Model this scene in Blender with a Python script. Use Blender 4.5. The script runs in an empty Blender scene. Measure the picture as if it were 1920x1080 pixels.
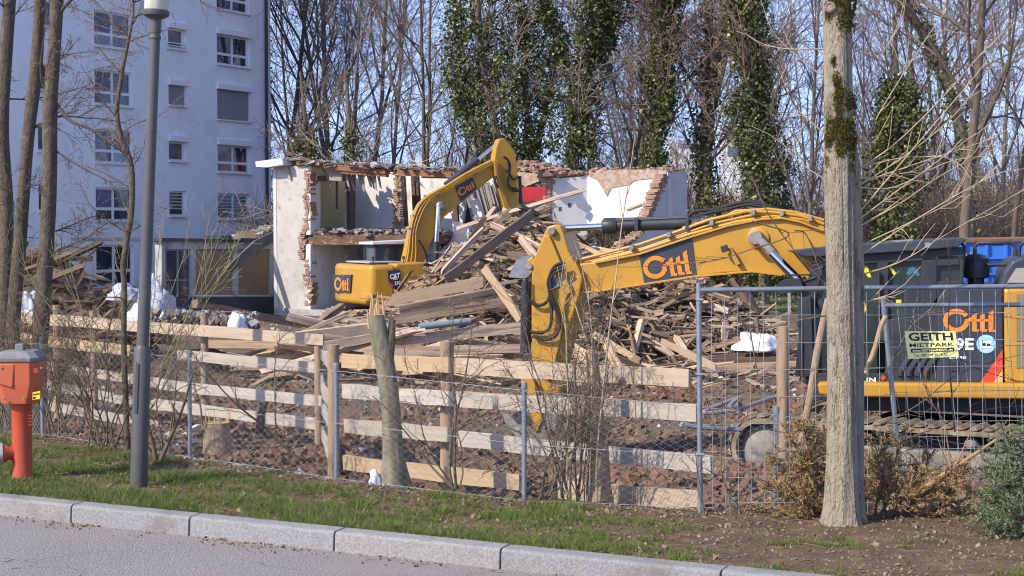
import bpy, math, random
import numpy as np
from mathutils import Vector, Matrix, noise
R = math.radians
SC = bpy.context.scene
COL = SC.collection

# ------------------------------------------------------------ camera, sky, sun, exposure
F = 3078.0
PITCH = math.atan(115 / F)
H = 2.3
cam = bpy.data.cameras.new('camera')
cam.sensor_width = 36
cam.lens = 36 * F / 1920
cam.clip_start = 0.2
cam.clip_end = 6000
cam_o = bpy.data.objects.new('camera', cam)
COL.objects.link(cam_o)
cam_o.location = (0, 0, H)
cam_o.rotation_euler = (math.pi / 2 - PITCH, 0, 0)
SC.camera = cam_o

SUN_AZ, SUN_EL = R(55), R(38)          # azimuth to the left of straight behind the camera
sun_dir = Vector((-math.sin(SUN_AZ) * math.cos(SUN_EL), -math.cos(SUN_AZ) * math.cos(SUN_EL), math.sin(SUN_EL)))
w = bpy.data.worlds.new('World')
SC.world = w
w.use_nodes = True
nt = w.node_tree
sky = nt.nodes.new('ShaderNodeTexSky')
sky.sky_type = 'NISHITA'
sky.sun_disc = False
sky.sun_elevation = SUN_EL
sky.sun_rotation = math.atan2(sun_dir.x, sun_dir.y)
sky.air_density = 1.2
sky.dust_density = 0.4
sky.ozone_density = 2.0
skc = nt.nodes.new('ShaderNodeTexCoord')          # the low sky is as clear as the sky a little higher up
skv = nt.nodes.new('ShaderNodeVectorMath'); skv.operation = 'MULTIPLY_ADD'
skv.inputs[1].default_value = (1, 1, .80); skv.inputs[2].default_value = (0, 0, .20)
skn = nt.nodes.new('ShaderNodeVectorMath'); skn.operation = 'NORMALIZE'
nt.links.new(skc.outputs['Generated'], skv.inputs[0]); nt.links.new(skv.outputs[0], skn.inputs[0]); nt.links.new(skn.outputs[0], sky.inputs['Vector'])
tint = nt.nodes.new('ShaderNodeMix')
tint.data_type = 'RGBA'; tint.blend_type = 'MULTIPLY'
tint.inputs['Factor'].default_value = 1.0
tint.inputs['B'].default_value = (1.0, .90, 1.06, 1)
nt.links.new(sky.outputs[0], tint.inputs['A'])
nt.links.new(tint.outputs['Result'], nt.nodes['Background'].inputs[0])
nt.nodes['Background'].inputs[1].default_value = 0.15
sl = bpy.data.lights.new('sun', 'SUN')
sl.energy = 3.1
sl.angle = R(0.5)
sl.color = (1.0, 0.92, 0.765)
so = bpy.data.objects.new('sun', sl)
COL.objects.link(so)
so.rotation_euler = sun_dir.to_track_quat('Z', 'Y').to_euler()
so.location = (-20, -20, 40)
SC.view_settings.view_transform = 'Standard'
SC.view_settings.look = 'None'
SC.view_settings.exposure = 0.95
SC.view_settings.gamma = 1.0
SC.cycles.filter_width = 1.1
SC.cycles.use_denoising = True
SC.cycles.denoiser = 'OPENIMAGEDENOISE'
SC.cycles.denoising_prefilter = 'ACCURATE'
SC.cycles.max_bounces = 6
SC.cycles.transparent_max_bounces = 16

# ------------------------------------------------------------ geometry helpers
CA, SA = math.cos(PITCH), math.sin(PITCH)
CAM = Vector((0, 0, H))
def ray(px, py):
    u = (px - 960) / F
    v = (540 - py) / F
    return Vector((u, CA + v * SA, -SA + v * CA))
def P(px, py, Y):
    d = ray(px, py)
    return CAM + d * (Y / d.y)
def G(px, py, z=0.0):
    d = ray(px, py)
    return CAM + d * ((z - H) / d.z)
class Plane:
    """a vertical plane in the place: e runs along it, n points away from the camera"""
    def __init__(s, o, ang):
        s.o = Vector((o[0], o[1], 0))
        s.e = Vector((math.cos(ang), math.sin(ang), 0))
        s.n = Vector((-s.e.y, s.e.x, 0))
    def at(s, px, py, k=0.0):
        d = ray(px, py)
        t = ((s.o - CAM).dot(s.n) + k) / d.dot(s.n)
        return CAM + d * t
    def s(s_, px, k=0.0):
        return (s_.at(px, 425, k) - s_.o).dot(s_.e)
    def pt(s_, a, z, k=0.0):
        p = s_.o + s_.e * a + s_.n * k
        return Vector((p.x, p.y, z))

ORG = {}
def link(o):
    COL.objects.link(o)
    return o
def props(o, label=None, cat=None, group=None, kind=None):
    if label: o['label'] = label
    if cat: o['category'] = cat
    if group: o['group'] = group
    if kind: o['kind'] = kind
    return o
def thing(name, label, cat, loc, group=None):
    o = bpy.data.objects.new(name, None)
    o.empty_display_size = 0.2
    link(o)
    o.location = loc
    ORG[o.name] = Vector(loc)
    return props(o, label, cat, group)
def place_mesh(me, name, mat, parent, origin):
    o = bpy.data.objects.new(name, me)
    if isinstance(mat, (list, tuple)):
        for m in mat: me.materials.append(m)
    elif mat: me.materials.append(mat)
    link(o)
    if parent is not None:
        o.parent = parent
    else:
        o.location = origin
    ORG[o.name] = origin
    return o
class MB:
    def __init__(s):
        s.v = []; s.f = []; s.mi = []
    def add(s, vs, fs, mi=0):
        b = len(s.v)
        s.v.extend([Vector(p) for p in vs])
        s.f.extend([[i + b for i in f] for f in fs])
        s.mi.extend([mi] * len(fs))
        return s
    def prism(s, pts, off, mi=0):
        pts = [Vector(p) for p in pts]
        n = len(pts)
        nr = Vector((0, 0, 0))
        for i in range(n):
            a, b = pts[i], pts[(i + 1) % n]
            nr += (a - pts[0]).cross(b - pts[0])
        if nr.dot(off) > 0: pts.reverse()
        b = [p + off for p in pts]
        fs = [list(range(n)), list(range(2 * n - 1, n - 1, -1))]
        for i in range(n):
            j = (i + 1) % n
            fs.append([j, i, n + i, n + j])
        return s.add(pts + b, fs, mi)
    def pp(s, pl, pxs, k0, k1, mi=0):
        return s.prism([pl.at(x, y, k0) for x, y in pxs], pl.n * (k1 - k0), mi)
    def box(s, c, size, M=None, mi=0, jit=0, rng=None):
        c = Vector(c)
        x, y, z = [q / 2 for q in size]
        vs = [Vector(p) for p in ((-x,-y,-z),(x,-y,-z),(x,y,-z),(-x,y,-z),(-x,-y,z),(x,-y,z),(x,y,z),(-x,y,z))]
        if jit:
            vs = [p + Vector([rng.uniform(-jit, jit) for _ in range(3)]) for p in vs]
        if M is not None: vs = [M @ p for p in vs]
        return s.add([c + p for p in vs], [[0,3,2,1],[4,5,6,7],[0,1,5,4],[1,2,6,5],[2,3,7,6],[3,0,4,7]], mi)
    def lbox(s, pl, a0, a1, z0, z1, k0, k1, mi=0):
        return s.prism([pl.pt(a0, z0, k0), pl.pt(a1, z0, k0), pl.pt(a1, z1, k0), pl.pt(a0, z1, k0)], pl.n * (k1 - k0), mi)
    def tube(s, pts, r, n=8, cap=True, mi=0):
        pts = [Vector(p) for p in pts]
        m = len(pts)
        rs = r if isinstance(r, (list, tuple)) else [r] * m
        d0 = (pts[1] - pts[0]).normalized()
        a = d0.orthogonal().normalized()
        vs = []
        for i in range(m):
            d = (pts[min(i + 1, m - 1)] - pts[max(i - 1, 0)])
            if d.length < 1e-9: d = d0
            d.normalize()
            a = (a - d * a.dot(d))
            if a.length < 1e-6: a = d.orthogonal()
            a.normalize()
            b = d.cross(a)
            for j in range(n):
                t = 2 * math.pi * j / n
                vs.append(pts[i] + (a * math.cos(t) + b * math.sin(t)) * rs[i])
        fs = []
        for i in range(m - 1):
            for j in range(n):
                k = (j + 1) % n
                fs.append([i * n + j, i * n + k, (i + 1) * n + k, (i + 1) * n + j])
        if cap:
            fs.append(list(range(n - 1, -1, -1)))
            fs.append(list(range((m - 1) * n, m * n)))
        return s.add(vs, fs, mi)
    def lathe(s, prof, c, n=24, mi=0, axis=None):
        """prof: (radius, height) pairs about axis (default z) from point c"""
        c = Vector(c)
        ax = Vector(axis).normalized() if axis is not None else Vector((0, 0, 1))
        a = ax.orthogonal().normalized(); b = ax.cross(a)
        vs = []; fs = []
        for r, h in prof:
            for j in range(n):
                t = 2 * math.pi * j / n
                vs.append(c + ax * h + (a * math.cos(t) + b * math.sin(t)) * max(r, 1e-4))
        for i in range(len(prof) - 1):
            for j in range(n):
                k = (j + 1) % n
                fs.append([i * n + j, i * n + k, (i + 1) * n + k, (i + 1) * n + j])
        fs.append(list(range(n - 1, -1, -1)))
        fs.append(list(range((len(prof) - 1) * n, len(prof) * n)))
        return s.add(vs, fs, mi)
    def build(s, name, mat, parent=None, origin=None, smooth=False, bevel=0.0, seg=2, angle=35):
        if parent is not None:
            origin = ORG[parent.name]
        elif origin is None:
            lo = [min(p[i] for p in s.v) for i in range(3)]
            hi = [max(p[i] for p in s.v) for i in range(3)]
            origin = Vector(((lo[0] + hi[0]) / 2, (lo[1] + hi[1]) / 2, lo[2]))
        origin = Vector(origin)
        me = bpy.data.meshes.new(name)
        me.from_pydata([tuple(p - origin) for p in s.v], [], s.f)
        if smooth:
            me.polygons.foreach_set('use_smooth', [True] * len(me.polygons))
            try: me.set_sharp_from_angle(angle=R(angle))
            except Exception: pass
        o = place_mesh(me, name, mat, parent, origin)
        if any(s.mi): me.polygons.foreach_set('material_index', s.mi)
        me.update()
        if bevel:
            b = o.modifiers.new('bevel', 'BEVEL')
            b.width = bevel; b.segments = seg; b.limit_method = 'ANGLE'; b.angle_limit = R(30)
        return o
def np_mesh(name, V, Fc, smooth=False):
    """V (n,3) array, Fc (m,k) uniform faces"""
    me = bpy.data.meshes.new(name)
    V = np.asarray(V, np.float32); Fc = np.asarray(Fc, np.int32)
    m, k = Fc.shape
    me.vertices.add(len(V)); me.vertices.foreach_set('co', V.ravel())
    me.loops.add(m * k); me.loops.foreach_set('vertex_index', Fc.ravel())
    me.polygons.add(m); me.polygons.foreach_set('loop_start', np.arange(0, m * k, k, dtype=np.int32))
    try: me.polygons.foreach_set('loop_total', np.full(m, k, np.int32))
    except Exception: pass
    me.update(calc_edges=True)
    me.validate()
    me.polygons.foreach_set('use_smooth', np.full(len(me.polygons), smooth))
    return me
def np_obj(name, V, Fc, mat, parent=None, origin=(0, 0, 0), smooth=False):
    if parent is not None: origin = ORG[parent.name]
    origin = Vector(origin)
    V = np.asarray(V, float) - np.array(origin)
    return place_mesh(np_mesh(name, V, Fc, smooth), name, mat, parent, origin)
def tubes_np(lines):
    """lines: list of (pts (k,3), radii (k,), sides) -> V, quads"""
    VV = []; FF = []; b = 0
    for pts, rad, n in lines:
        pts = np.asarray(pts, float); k = len(pts)
        d = np.gradient(pts, axis=0)
        d /= np.linalg.norm(d, axis=1)[:, None] + 1e-9
        tot = pts[-1] - pts[0]
        ref = np.zeros(3); ref[np.argmin(np.abs(tot))] = 1
        a = np.cross(d, ref); a /= np.linalg.norm(a, axis=1)[:, None] + 1e-9
        c = np.cross(d, a)
        t = np.arange(n) * 2 * np.pi / n
        rad = np.asarray(rad, float)
        v = pts[:, None, :] + rad[:, None, None] * (np.cos(t)[None, :, None] * a[:, None, :] + np.sin(t)[None, :, None] * c[:, None, :])
        VV.append(v.reshape(-1, 3))
        i = np.arange(k - 1)[:, None]; j = np.arange(n)[None, :]; jj = (j + 1) % n
        q = np.stack([i * n + j, i * n + jj, (i + 1) * n + jj, (i + 1) * n + j], -1).reshape(-1, 4) + b
        FF.append(q); b += k * n
    return np.concatenate(VV), np.concatenate(FF)
def leaves_np(C, size, rs, aspect=0.8, up=0.3):
    """leaf quads at centres C (n,3); size scalar or (n,)"""
    n = len(C)
    size = np.broadcast_to(np.asarray(size, float), (n,))[:, None]
    nr = rs.normal(size=(n, 3)); nr[:, 2] += up
    nr /= np.linalg.norm(nr, axis=1)[:, None]
    a = np.cross(nr, rs.normal(size=(n, 3))); a /= np.linalg.norm(a, axis=1)[:, None] + 1e-9
    b = np.cross(nr, a)
    a = a * size / 2; b = b * size / 2 * aspect
    V = np.stack([C - a, C + b * 1.0 - a * 0.15, C + a, C - b * 1.0 - a * 0.15], 1).reshape(-1, 3)
    Fc = np.arange(4 * n).reshape(n, 4)
    return V, Fc
def catmull(pts, n=6):
    pts = [Vector(p) for p in pts]
    if len(pts) < 3: return pts
    ext = [pts[0] * 2 - pts[1]] + pts + [pts[-1] * 2 - pts[-2]]
    out = []
    for i in range(1, len(ext) - 2):
        p0, p1, p2, p3 = ext[i - 1:i + 3]
        for j in range(n):
            t = j / n
            out.append(0.5 * ((2 * p1) + (p2 - p0) * t + (2 * p0 - 5 * p1 + 4 * p2 - p3) * t * t + (3 * p1 - p0 - 3 * p2 + p3) * t ** 3))
    out.append(pts[-1])
    return out

# ------------------------------------------------------------ materials
def M(name, c1, c2=None, rough=0.8, scale=6.0, bump=0.0, bscale=None, metal=0.0, dirt=None, dscale=2.0, dlo=0.5, dhi=0.65,
      objvar=0.0, island=None, stretch=None, spec=0.4, detail=6.0, coat=0.0, trans=0.0, grain=0.0, crack=None):
    m = bpy.data.materials.new(name)
    m.use_nodes = True
    t = m.node_tree; N = t.nodes; L = t.links
    bs = N['Principled BSDF']
    bs.inputs['Roughness'].default_value = rough
    bs.inputs['Metallic'].default_value = metal
    bs.inputs['Specular IOR Level'].default_value = spec
    if coat: bs.inputs['Coat Weight'].default_value = coat
    tc = N.new('ShaderNodeTexCoord')
    src = tc.outputs['Object']
    if stretch:
        mp = N.new('ShaderNodeMapping'); mp.inputs['Scale'].default_value = stretch
        L.new(src, mp.inputs['Vector']); src = mp.outputs['Vector']
    if objvar:
        oi = N.new('ShaderNodeObjectInfo')
        av = N.new('ShaderNodeVectorMath'); av.operation = 'MULTIPLY_ADD'
        cb = N.new('ShaderNodeCombineXYZ')
        for i in range(3): L.new(oi.outputs['Random'], cb.inputs[i])
        L.new(cb.outputs[0], av.inputs[0]); av.inputs[1].default_value = (37, 53, 71); L.new(src, av.inputs[2])
        src = av.outputs[0]
    def nz(sc, det=detail):
        n = N.new('ShaderNodeTexNoise'); n.inputs['Scale'].default_value = sc
        n.inputs['Detail'].default_value = det; n.inputs['Roughness'].default_value = 0.62
        L.new(src, n.inputs['Vector']); return n.outputs['Fac']
    def mix(a, b, f, blend='MIX'):
        x = N.new('ShaderNodeMix'); x.data_type = 'RGBA'; x.blend_type = blend
        for sock, v in ((x.inputs['A'], a), (x.inputs['B'], b)):
            if isinstance(v, tuple): sock.default_value = (*v, 1) if len(v) == 3 else v
            else: L.new(v, sock)
        if isinstance(f, float): x.inputs['Factor'].default_value = f
        else: L.new(f, x.inputs['Factor'])
        return x.outputs['Result']
    def ramp(f, lo, hi):
        r = N.new('ShaderNodeMapRange'); r.inputs['From Min'].default_value = lo; r.inputs['From Max'].default_value = hi
        L.new(f, r.inputs['Value']); return r.outputs['Result']
    col = tuple(c1)
    n1 = None
    if c2 is not None:
        n1 = nz(scale)
        col = mix(tuple(c1), tuple(c2), ramp(n1, 0.33, 0.67))
    if island:
        g = N.new('ShaderNodeNewGeometry')
        cr = N.new('ShaderNodeValToRGB'); cr.color_ramp.interpolation = 'LINEAR'
        el = cr.color_ramp.elements
        for i, c in enumerate(island):
            e = el[i] if i < 2 else el.new(0.5)
            e.position = i / (len(island) - 1); e.color = (*c, 1)
        el[1].position = 1 / (len(island) - 1)
        L.new(g.outputs['Random Per Island'], cr.inputs['Fac'])
        col = cr.outputs['Color'] if c2 is None else mix(col, cr.outputs['Color'], 0.6)
    if dirt is not None:
        col = mix(col, tuple(dirt), ramp(nz(dscale, 8.0), dlo, dhi))
    if crack:
        cc, cs, cst, clo, chi = crack
        mp2 = N.new('ShaderNodeMapping'); mp2.inputs['Scale'].default_value = cst; L.new(tc.outputs['Object'], mp2.inputs['Vector'])
        cn = N.new('ShaderNodeTexNoise'); cn.inputs['Scale'].default_value = cs; cn.inputs['Detail'].default_value = 5; L.new(mp2.outputs[0], cn.inputs['Vector'])
        ab = N.new('ShaderNodeMath'); ab.operation = 'SUBTRACT'; ab.inputs[1].default_value = .5; L.new(cn.outputs['Fac'], ab.inputs[0])
        a2 = N.new('ShaderNodeMath'); a2.operation = 'ABSOLUTE'; L.new(ab.outputs[0], a2.inputs[0])
        col = mix(tuple(cc), col, ramp(a2.outputs[0], clo, chi))
    if grain:
        sp = nz(220.0, 2.0)
        col = mix(col, (0.02, 0.02, 0.02), ramp(sp, 0.5, 0.5 + 1 / grain))
    if objvar:
        hs = N.new('ShaderNodeHueSaturation')
        L.new(col, hs.inputs['Color']) if not isinstance(col, tuple) else hs.inputs['Color'].__setattr__('default_value', (*col, 1))
        r = N.new('ShaderNodeMapRange'); r.inputs['To Min'].default_value = 1 - objvar; r.inputs['To Max'].default_value = 1 + objvar
        L.new(oi.outputs['Random'], r.inputs['Value']); L.new(r.outputs[0], hs.inputs['Value'])
        r2 = N.new('ShaderNodeMath'); r2.operation = 'MULTIPLY'; r2.inputs[1].default_value = 7.31
        r3 = N.new('ShaderNodeMath'); r3.operation = 'FRACT'
        r4 = N.new('ShaderNodeMapRange'); r4.inputs['To Min'].default_value = 0.75; r4.inputs['To Max'].default_value = 1.15
        L.new(oi.outputs['Random'], r2.inputs[0]); L.new(r2.outputs[0], r3.inputs[0]); L.new(r3.outputs[0], r4.inputs['Value'])
        L.new(r4.outputs[0], hs.inputs['Saturation'])
        col = hs.outputs['Color']
    if isinstance(col, tuple): bs.inputs['Base Color'].default_value = (*col, 1)
    else: L.new(col, bs.inputs['Base Color'])
    if bump:
        bp = N.new('ShaderNodeBump'); bp.inputs['Strength'].default_value = min(1.0, bump * 10)
        bp.inputs['Distance'].default_value = 0.06 * min(1, bump * 4 + .3)
        L.new(nz(bscale or scale * 3), bp.inputs['Height']); L.new(bp.outputs[0], bs.inputs['Normal'])
    if trans:
        bs.inputs['Transmission Weight'].default_value = trans
    return m

yellow = M('yellow_paint', (.48, .245, .019), (.41, .205, .017), rough=.42, scale=1.5, dirt=(.27, .175, .06), dscale=2.4, dlo=.56, dhi=.82, bump=.006, bscale=30, spec=.5, stretch=(1.6, 1.6, .6))
slate = M('slate_paint', (.030, .036, .050), (.044, .050, .064), rough=.42, scale=2, dirt=(.10, .095, .085), dscale=3, dlo=.6, dhi=.9)
blackp = M('black_paint', (.020, .022, .027), (.038, .039, .043), rough=.5, scale=3, dirt=(.09, .08, .07), dscale=4, dlo=.6, dhi=.9)
rubber = M('rubber', (.012, .012, .013), (.025, .024, .023), rough=.7, scale=8)
chrome = M('chrome', (.62, .63, .66), rough=.16, metal=1.0)
steel = M('galvanised_steel', (.30, .33, .36), (.22, .24, .27), rough=.42, scale=14, metal=.55, dirt=(.33, .34, .35), dscale=9, dlo=.55, dhi=.75)
wiremat = M('zinc_wire', (.42, .43, .42), (.28, .29, .28), rough=.5, scale=20, metal=.3)
orange = M('orange_decal', (.95, .23, .015), rough=.45)
whitep = M('white_decal', (.75, .75, .74), rough=.5)
redp = M('red_decal', (.75, .06, .02), rough=.45)
tan = M('tan_decal', (.6, .36, .13), rough=.5)
ltblue = M('blue_decal', (.28, .60, .80), rough=.5)
glass_dark = M('dark_glass', (.012, .015, .02), rough=.06, spec=.8)
glass_cab = M('cab_glass', (.03, .05, .05), (.012, .02, .022), rough=.08, scale=2.5, spec=.9)
glass_teal = M('teal_glass', (.045, .085, .085), (.02, .04, .045), rough=.12, scale=2, spec=.7)
dusty_steel = M('dusty_steel', (.30, .28, .25), (.16, .14, .12), rough=.8, scale=5, dirt=(.07, .06, .05), dscale=3, bump=.02)
trackmat = M('muddy_track_steel', (.25, .175, .10), (.11, .085, .06), rough=.75, scale=7, dirt=(.36, .28, .19), dscale=5, dlo=.5, dhi=.7, bump=.02)
facade = M('white_render', (.86, .86, .865), (.80, .80, .81), rough=.9, scale=.35, bump=.008, bscale=30, dirt=(.68, .68, .69), dscale=.7, dlo=.52, dhi=.8)
winframe = M('white_window_frame', (.78, .78, .78), rough=.45)
shutter_g = M('grey_shutter', (.26, .26, .27), (.22, .22, .23), rough=.6, scale=1, stretch=(.1, .1, 30), bump=.01)
plaster = M('old_white_plaster', (.48, .455, .40), (.39, .365, .315), rough=.92, scale=1.6, dirt=(.24, .205, .155), dscale=3.2, dlo=.57, dhi=.76, bump=.02, bscale=9)
plaster_in = M('white_interior_plaster', (.62, .60, .57), (.54, .525, .50), rough=.9, scale=1.2, dirt=(.40, .37, .32), dscale=2.6, dlo=.58, dhi=.80, bump=.01)
plaster_stain = M('stained_interior_plaster', (.74, .69, .62), (.56, .53, .49), rough=.92, scale=1.3, dirt=(.25, .22, .19), dscale=2.2, dlo=.56, dhi=.78, bump=.02, stretch=(1, 1, .45))
plaster_g = M('grey_render', (.56, .545, .535), (.48, .47, .46), rough=.92, scale=1.2, dirt=(.26, .26, .27), dscale=3, dlo=.58, dhi=.8, bump=.015)
olive = M('olive_wall', (.52, .46, .25), (.45, .40, .21), rough=.9, scale=1.0)
brickm = M('broken_brick', (.44, .32, .24), (.36, .23, .16), rough=.92, scale=6, island=[(.32, .16, .095), (.40, .25, .165), (.24, .115, .07), (.48, .40, .32), (.42, .33, .25), (.20, .12, .08)], bump=.03)
mortar = M('rough_masonry', (.46, .39, .31), (.34, .26, .19), rough=.95, scale=5, dirt=(.33, .20, .14), dscale=6, dlo=.45, dhi=.6, bump=.06, bscale=12)
concrete = M('concrete', (.42, .40, .37), (.33, .31, .28), rough=.92, scale=3, bump=.02, dirt=(.23, .21, .19), dscale=3)
kerbm = M('granite_kerb', (.315, .305, .29), (.19, .183, .172), rough=.85, scale=55, bump=.05, bscale=60, dirt=(.15, .14, .125), dscale=2.2, dlo=.52, dhi=.75, objvar=.06)
wood_new = M('fresh_board', (.46, .335, .205), (.36, .255, .15), rough=.8, scale=3, stretch=(.5, 9, 9), bump=.008, dirt=(.30, .18, .09), dscale=1.4, dlo=.62, dhi=.8, objvar=.10)
wood_grey = M('greyed_board', (.43, .37, .29), (.34, .285, .22), rough=.85, scale=3, stretch=(.5, 9, 9), bump=.008, dirt=(.34, .27, .2), dscale=1.3, dlo=.6, dhi=.8, objvar=.10)
wood_heap = M('old_timber', (.52, .36, .22), (.33, .21, .125), rough=.88, scale=3.5, stretch=(.4, 7, 7), bump=.04, dirt=(.085, .055, .04), dscale=2.2, dlo=.50, dhi=.70, objvar=.5)
wood_dark = M('dark_timber', (.17, .11, .07), (.085, .055, .038), rough=.9, scale=3, stretch=(.5, 7, 7), bump=.02, dirt=(.3, .2, .12), dscale=2.2, dlo=.6, dhi=.75, objvar=.4)
beamm = M('roof_beam_wood', (.30, .14, .06), (.16, .075, .035), rough=.85, scale=3, stretch=(2, 2, 6), bump=.02, dirt=(.08, .05, .035), dscale=2, dlo=.55, dhi=.7)
lathm = M('grey_lath', (.30, .27, .24), (.19, .17, .15), rough=.9, scale=4, stretch=(8, 8, .6), bump=.015)
postm = M('post_wood', (.38, .27, .175), (.24, .165, .105), rough=.88, scale=5, stretch=(7, 7, .6), bump=.02, dirt=(.12, .09, .065), dscale=2, dlo=.6, dhi=.8)
plywood = M('plywood', (.29, .22, .145), (.22, .165, .105), rough=.85, scale=7, stretch=(3, 3, .8), dirt=(.13, .10, .07), dscale=1.4, dlo=.6, dhi=.9)
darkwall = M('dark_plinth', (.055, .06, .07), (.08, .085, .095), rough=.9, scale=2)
gutterm = M('slate_sheet', (.10, .105, .115), (.065, .07, .075), rough=.7, scale=3)
sheet = M('white_sheeting', (.46, .48, .52), (.34, .36, .40), rough=.55, scale=6, bump=.03, bscale=9)
redcont = M('red_panel', (.40, .014, .018), (.28, .010, .014), rough=.5, scale=2)
bluecont = M('blue_container', (.035, .15, .52), (.05, .19, .58), rough=.5, scale=1.5, dirt=(.20, .09, .045), dscale=2.2, dlo=.60, dhi=.68)
rust = M('rust', (.26, .12, .06), (.16, .07, .04), rough=.9, scale=6)
lampm = M('lamp_post_paint', (.092, .087, .083), (.076, .072, .069), rough=.5, scale=4, dirt=(.14, .135, .13), dscale=5, dlo=.6, dhi=.85)
lampglass = M('lantern_glass', (.62, .61, .50), (.46, .45, .36), rough=.25, scale=5, stretch=(6, 6, .5), spec=.6)
hydrantm = M('hydrant_red', (.46, .075, .030), (.40, .062, .026), rough=.45, scale=3, dirt=(.48, .12, .06), dscale=6, dlo=.6, dhi=.8, spec=.45)
hydranto = M('hydrant_orange', (.50, .115, .045), (.45, .098, .04), rough=.5, scale=3, dirt=(.5, .12, .05), dscale=7, dlo=.62, dhi=.8)
castgrey = M('cast_grey', (.21, .21, .205), (.15, .15, .148), rough=.75, scale=14, bump=.02, bscale=40)
signyel = M('sign_yellow', (.86, .83, .34), rough=.5)
signblk = M('sign_black', (.02, .02, .02), rough=.5)
yellowlab = M('label_yellow', (.8, .55, .03), rough=.5)
mossm = M('moss', (.05, .055, .01), rough=.95, island=[(.045, .055, .010), (.09, .085, .015), (.03, .03, .008), (.13, .085, .02)])
bark_fg = M('grey_bark', (.39, .33, .24), (.28, .232, .16), rough=.94, scale=7, stretch=(2, 2, .8), bump=.09, bscale=30, crack=((.11, .09, .065), 4, (3.2, 3.2, .5), .001, .016), dirt=(.10, .095, .06), dscale=4.5, dlo=.56, dhi=.74)
bark_lf = M('brown_bark', (.135, .105, .072), (.075, .058, .04), rough=.92, scale=8, stretch=(2, 2, 1.0), bump=.07, bscale=18, crack=((.03, .025, .02), 8, (1.2, 1.2, 3.0), .003, .014), dirt=(.20, .175, .12), dscale=5, dlo=.60, dhi=.74)
bark_wood = M('wood_bark', (.15, .118, .086), (.09, .07, .052), rough=.95, scale=3, stretch=(3, 3, .6), bump=.03, objvar=.18)
twigm = M('twigs', (.15, .11, .085), rough=.95, island=[(.12, .092, .068), (.235, .18, .135), (.16, .118, .092)], objvar=.12)
twig_fg = M('shrub_twigs', (.17, .125, .08), (.10, .07, .045), rough=.9, scale=12)
twig_pale = M('pale_shoots', (.46, .36, .23), (.34, .26, .16), rough=.85, scale=9)
twig_green = M('green_shoots', (.26, .25, .09), (.20, .19, .075), rough=.85, scale=9)
ivym = M('ivy_leaves', (.05, .08, .02), rough=.42, island=[(.036, .050, .013), (.080, .095, .024), (.13, .135, .040), (.05, .066, .018), (.17, .165, .056), (.065, .08, .02)], spec=.45)
needle_b = M('brown_needles', (.2, .12, .05), rough=.8, island=[(.34, .21, .085), (.20, .15, .06), (.44, .29, .13), (.13, .115, .045), (.31, .19, .075)])
needle_g = M('green_needles', (.06, .1, .04), rough=.6, island=[(.10, .145, .065), (.17, .22, .10), (.24, .29, .145), (.11, .16, .07)])
orangeleaf = M('dry_leaves', (.25, .12, .04), rough=.9, island=[(.22, .11, .04), (.30, .16, .06), (.16, .085, .035)])
litterm = M('litter', (.2, .14, .09), rough=.95, island=[(.16, .105, .065), (.30, .22, .145), (.09, .06, .04), (.42, .34, .25), (.20, .135, .08)])
grassm = M('grass_blades', (.08, .14, .02), rough=.6, island=[(.05, .088, .013), (.105, .145, .026), (.165, .195, .045), (.09, .125, .02), (.26, .215, .09), (.075, .11, .017), (.125, .16, .03)], spec=.3)
soil = M('lawn_soil', (.135, .082, .044), (.085, .050, .027), rough=.97, scale=2.2, bump=.08, bscale=20, dirt=(.19, .13, .065), dscale=6, dlo=.5, dhi=.68)
sitesoil = M('site_soil', (.155, .112, .072), (.088, .064, .041), rough=.97, scale=1.3, bump=.10, bscale=14, dirt=(.22, .105, .06), dscale=1.1, dlo=.54, dhi=.70)
farsoil = M('wood_floor', (.11, .085, .05), (.07, .075, .025), rough=.97, scale=.6, bump=.08, bscale=6)
asphalt = M('asphalt', (.245, .222, .196), (.20, .182, .162), rough=.9, scale=1.1, bump=.08, bscale=75, dirt=(.46, .42, .37), dscale=70, dlo=.49, dhi=.58, crack=((.13, .12, .105), .30, (1, 1, 1), .0003, .0013))
rubblem = M('brick_rubble', (.18, .095, .058), (.11, .072, .047), scale=5, rough=.97, island=[(.27, .11, .06), (.14, .105, .072), (.23, .165, .115), (.10, .075, .053), (.31, .15, .085), (.24, .12, .07), (.37, .31, .25), (.20, .095, .055)])
rubblew = M('plaster_rubble', (.5, .45, .4), rough=.95, island=[(.40, .36, .31), (.28, .24, .20), (.58, .55, .51), (.36, .23, .16), (.22, .18, .145), (.30, .26, .21)])
gravelm = M('gravel', (.2, .17, .14), rough=.97, island=[(.13, .096, .06), (.19, .148, .10), (.085, .063, .041), (.27, .225, .17), (.11, .08, .05), (.17, .10, .06)])
debrism = M('roof_debris', (.2, .18, .16), rough=.9, island=[(.09, .075, .065), (.20, .14, .095), (.26, .25, .25), (.13, .08, .05), (.05, .045, .045), (.16, .12, .09), (.40, .38, .36)])
farconc = M('pale_concrete', (.62, .62, .64), (.54, .54, .57), rough=.9, scale=1)
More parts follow.
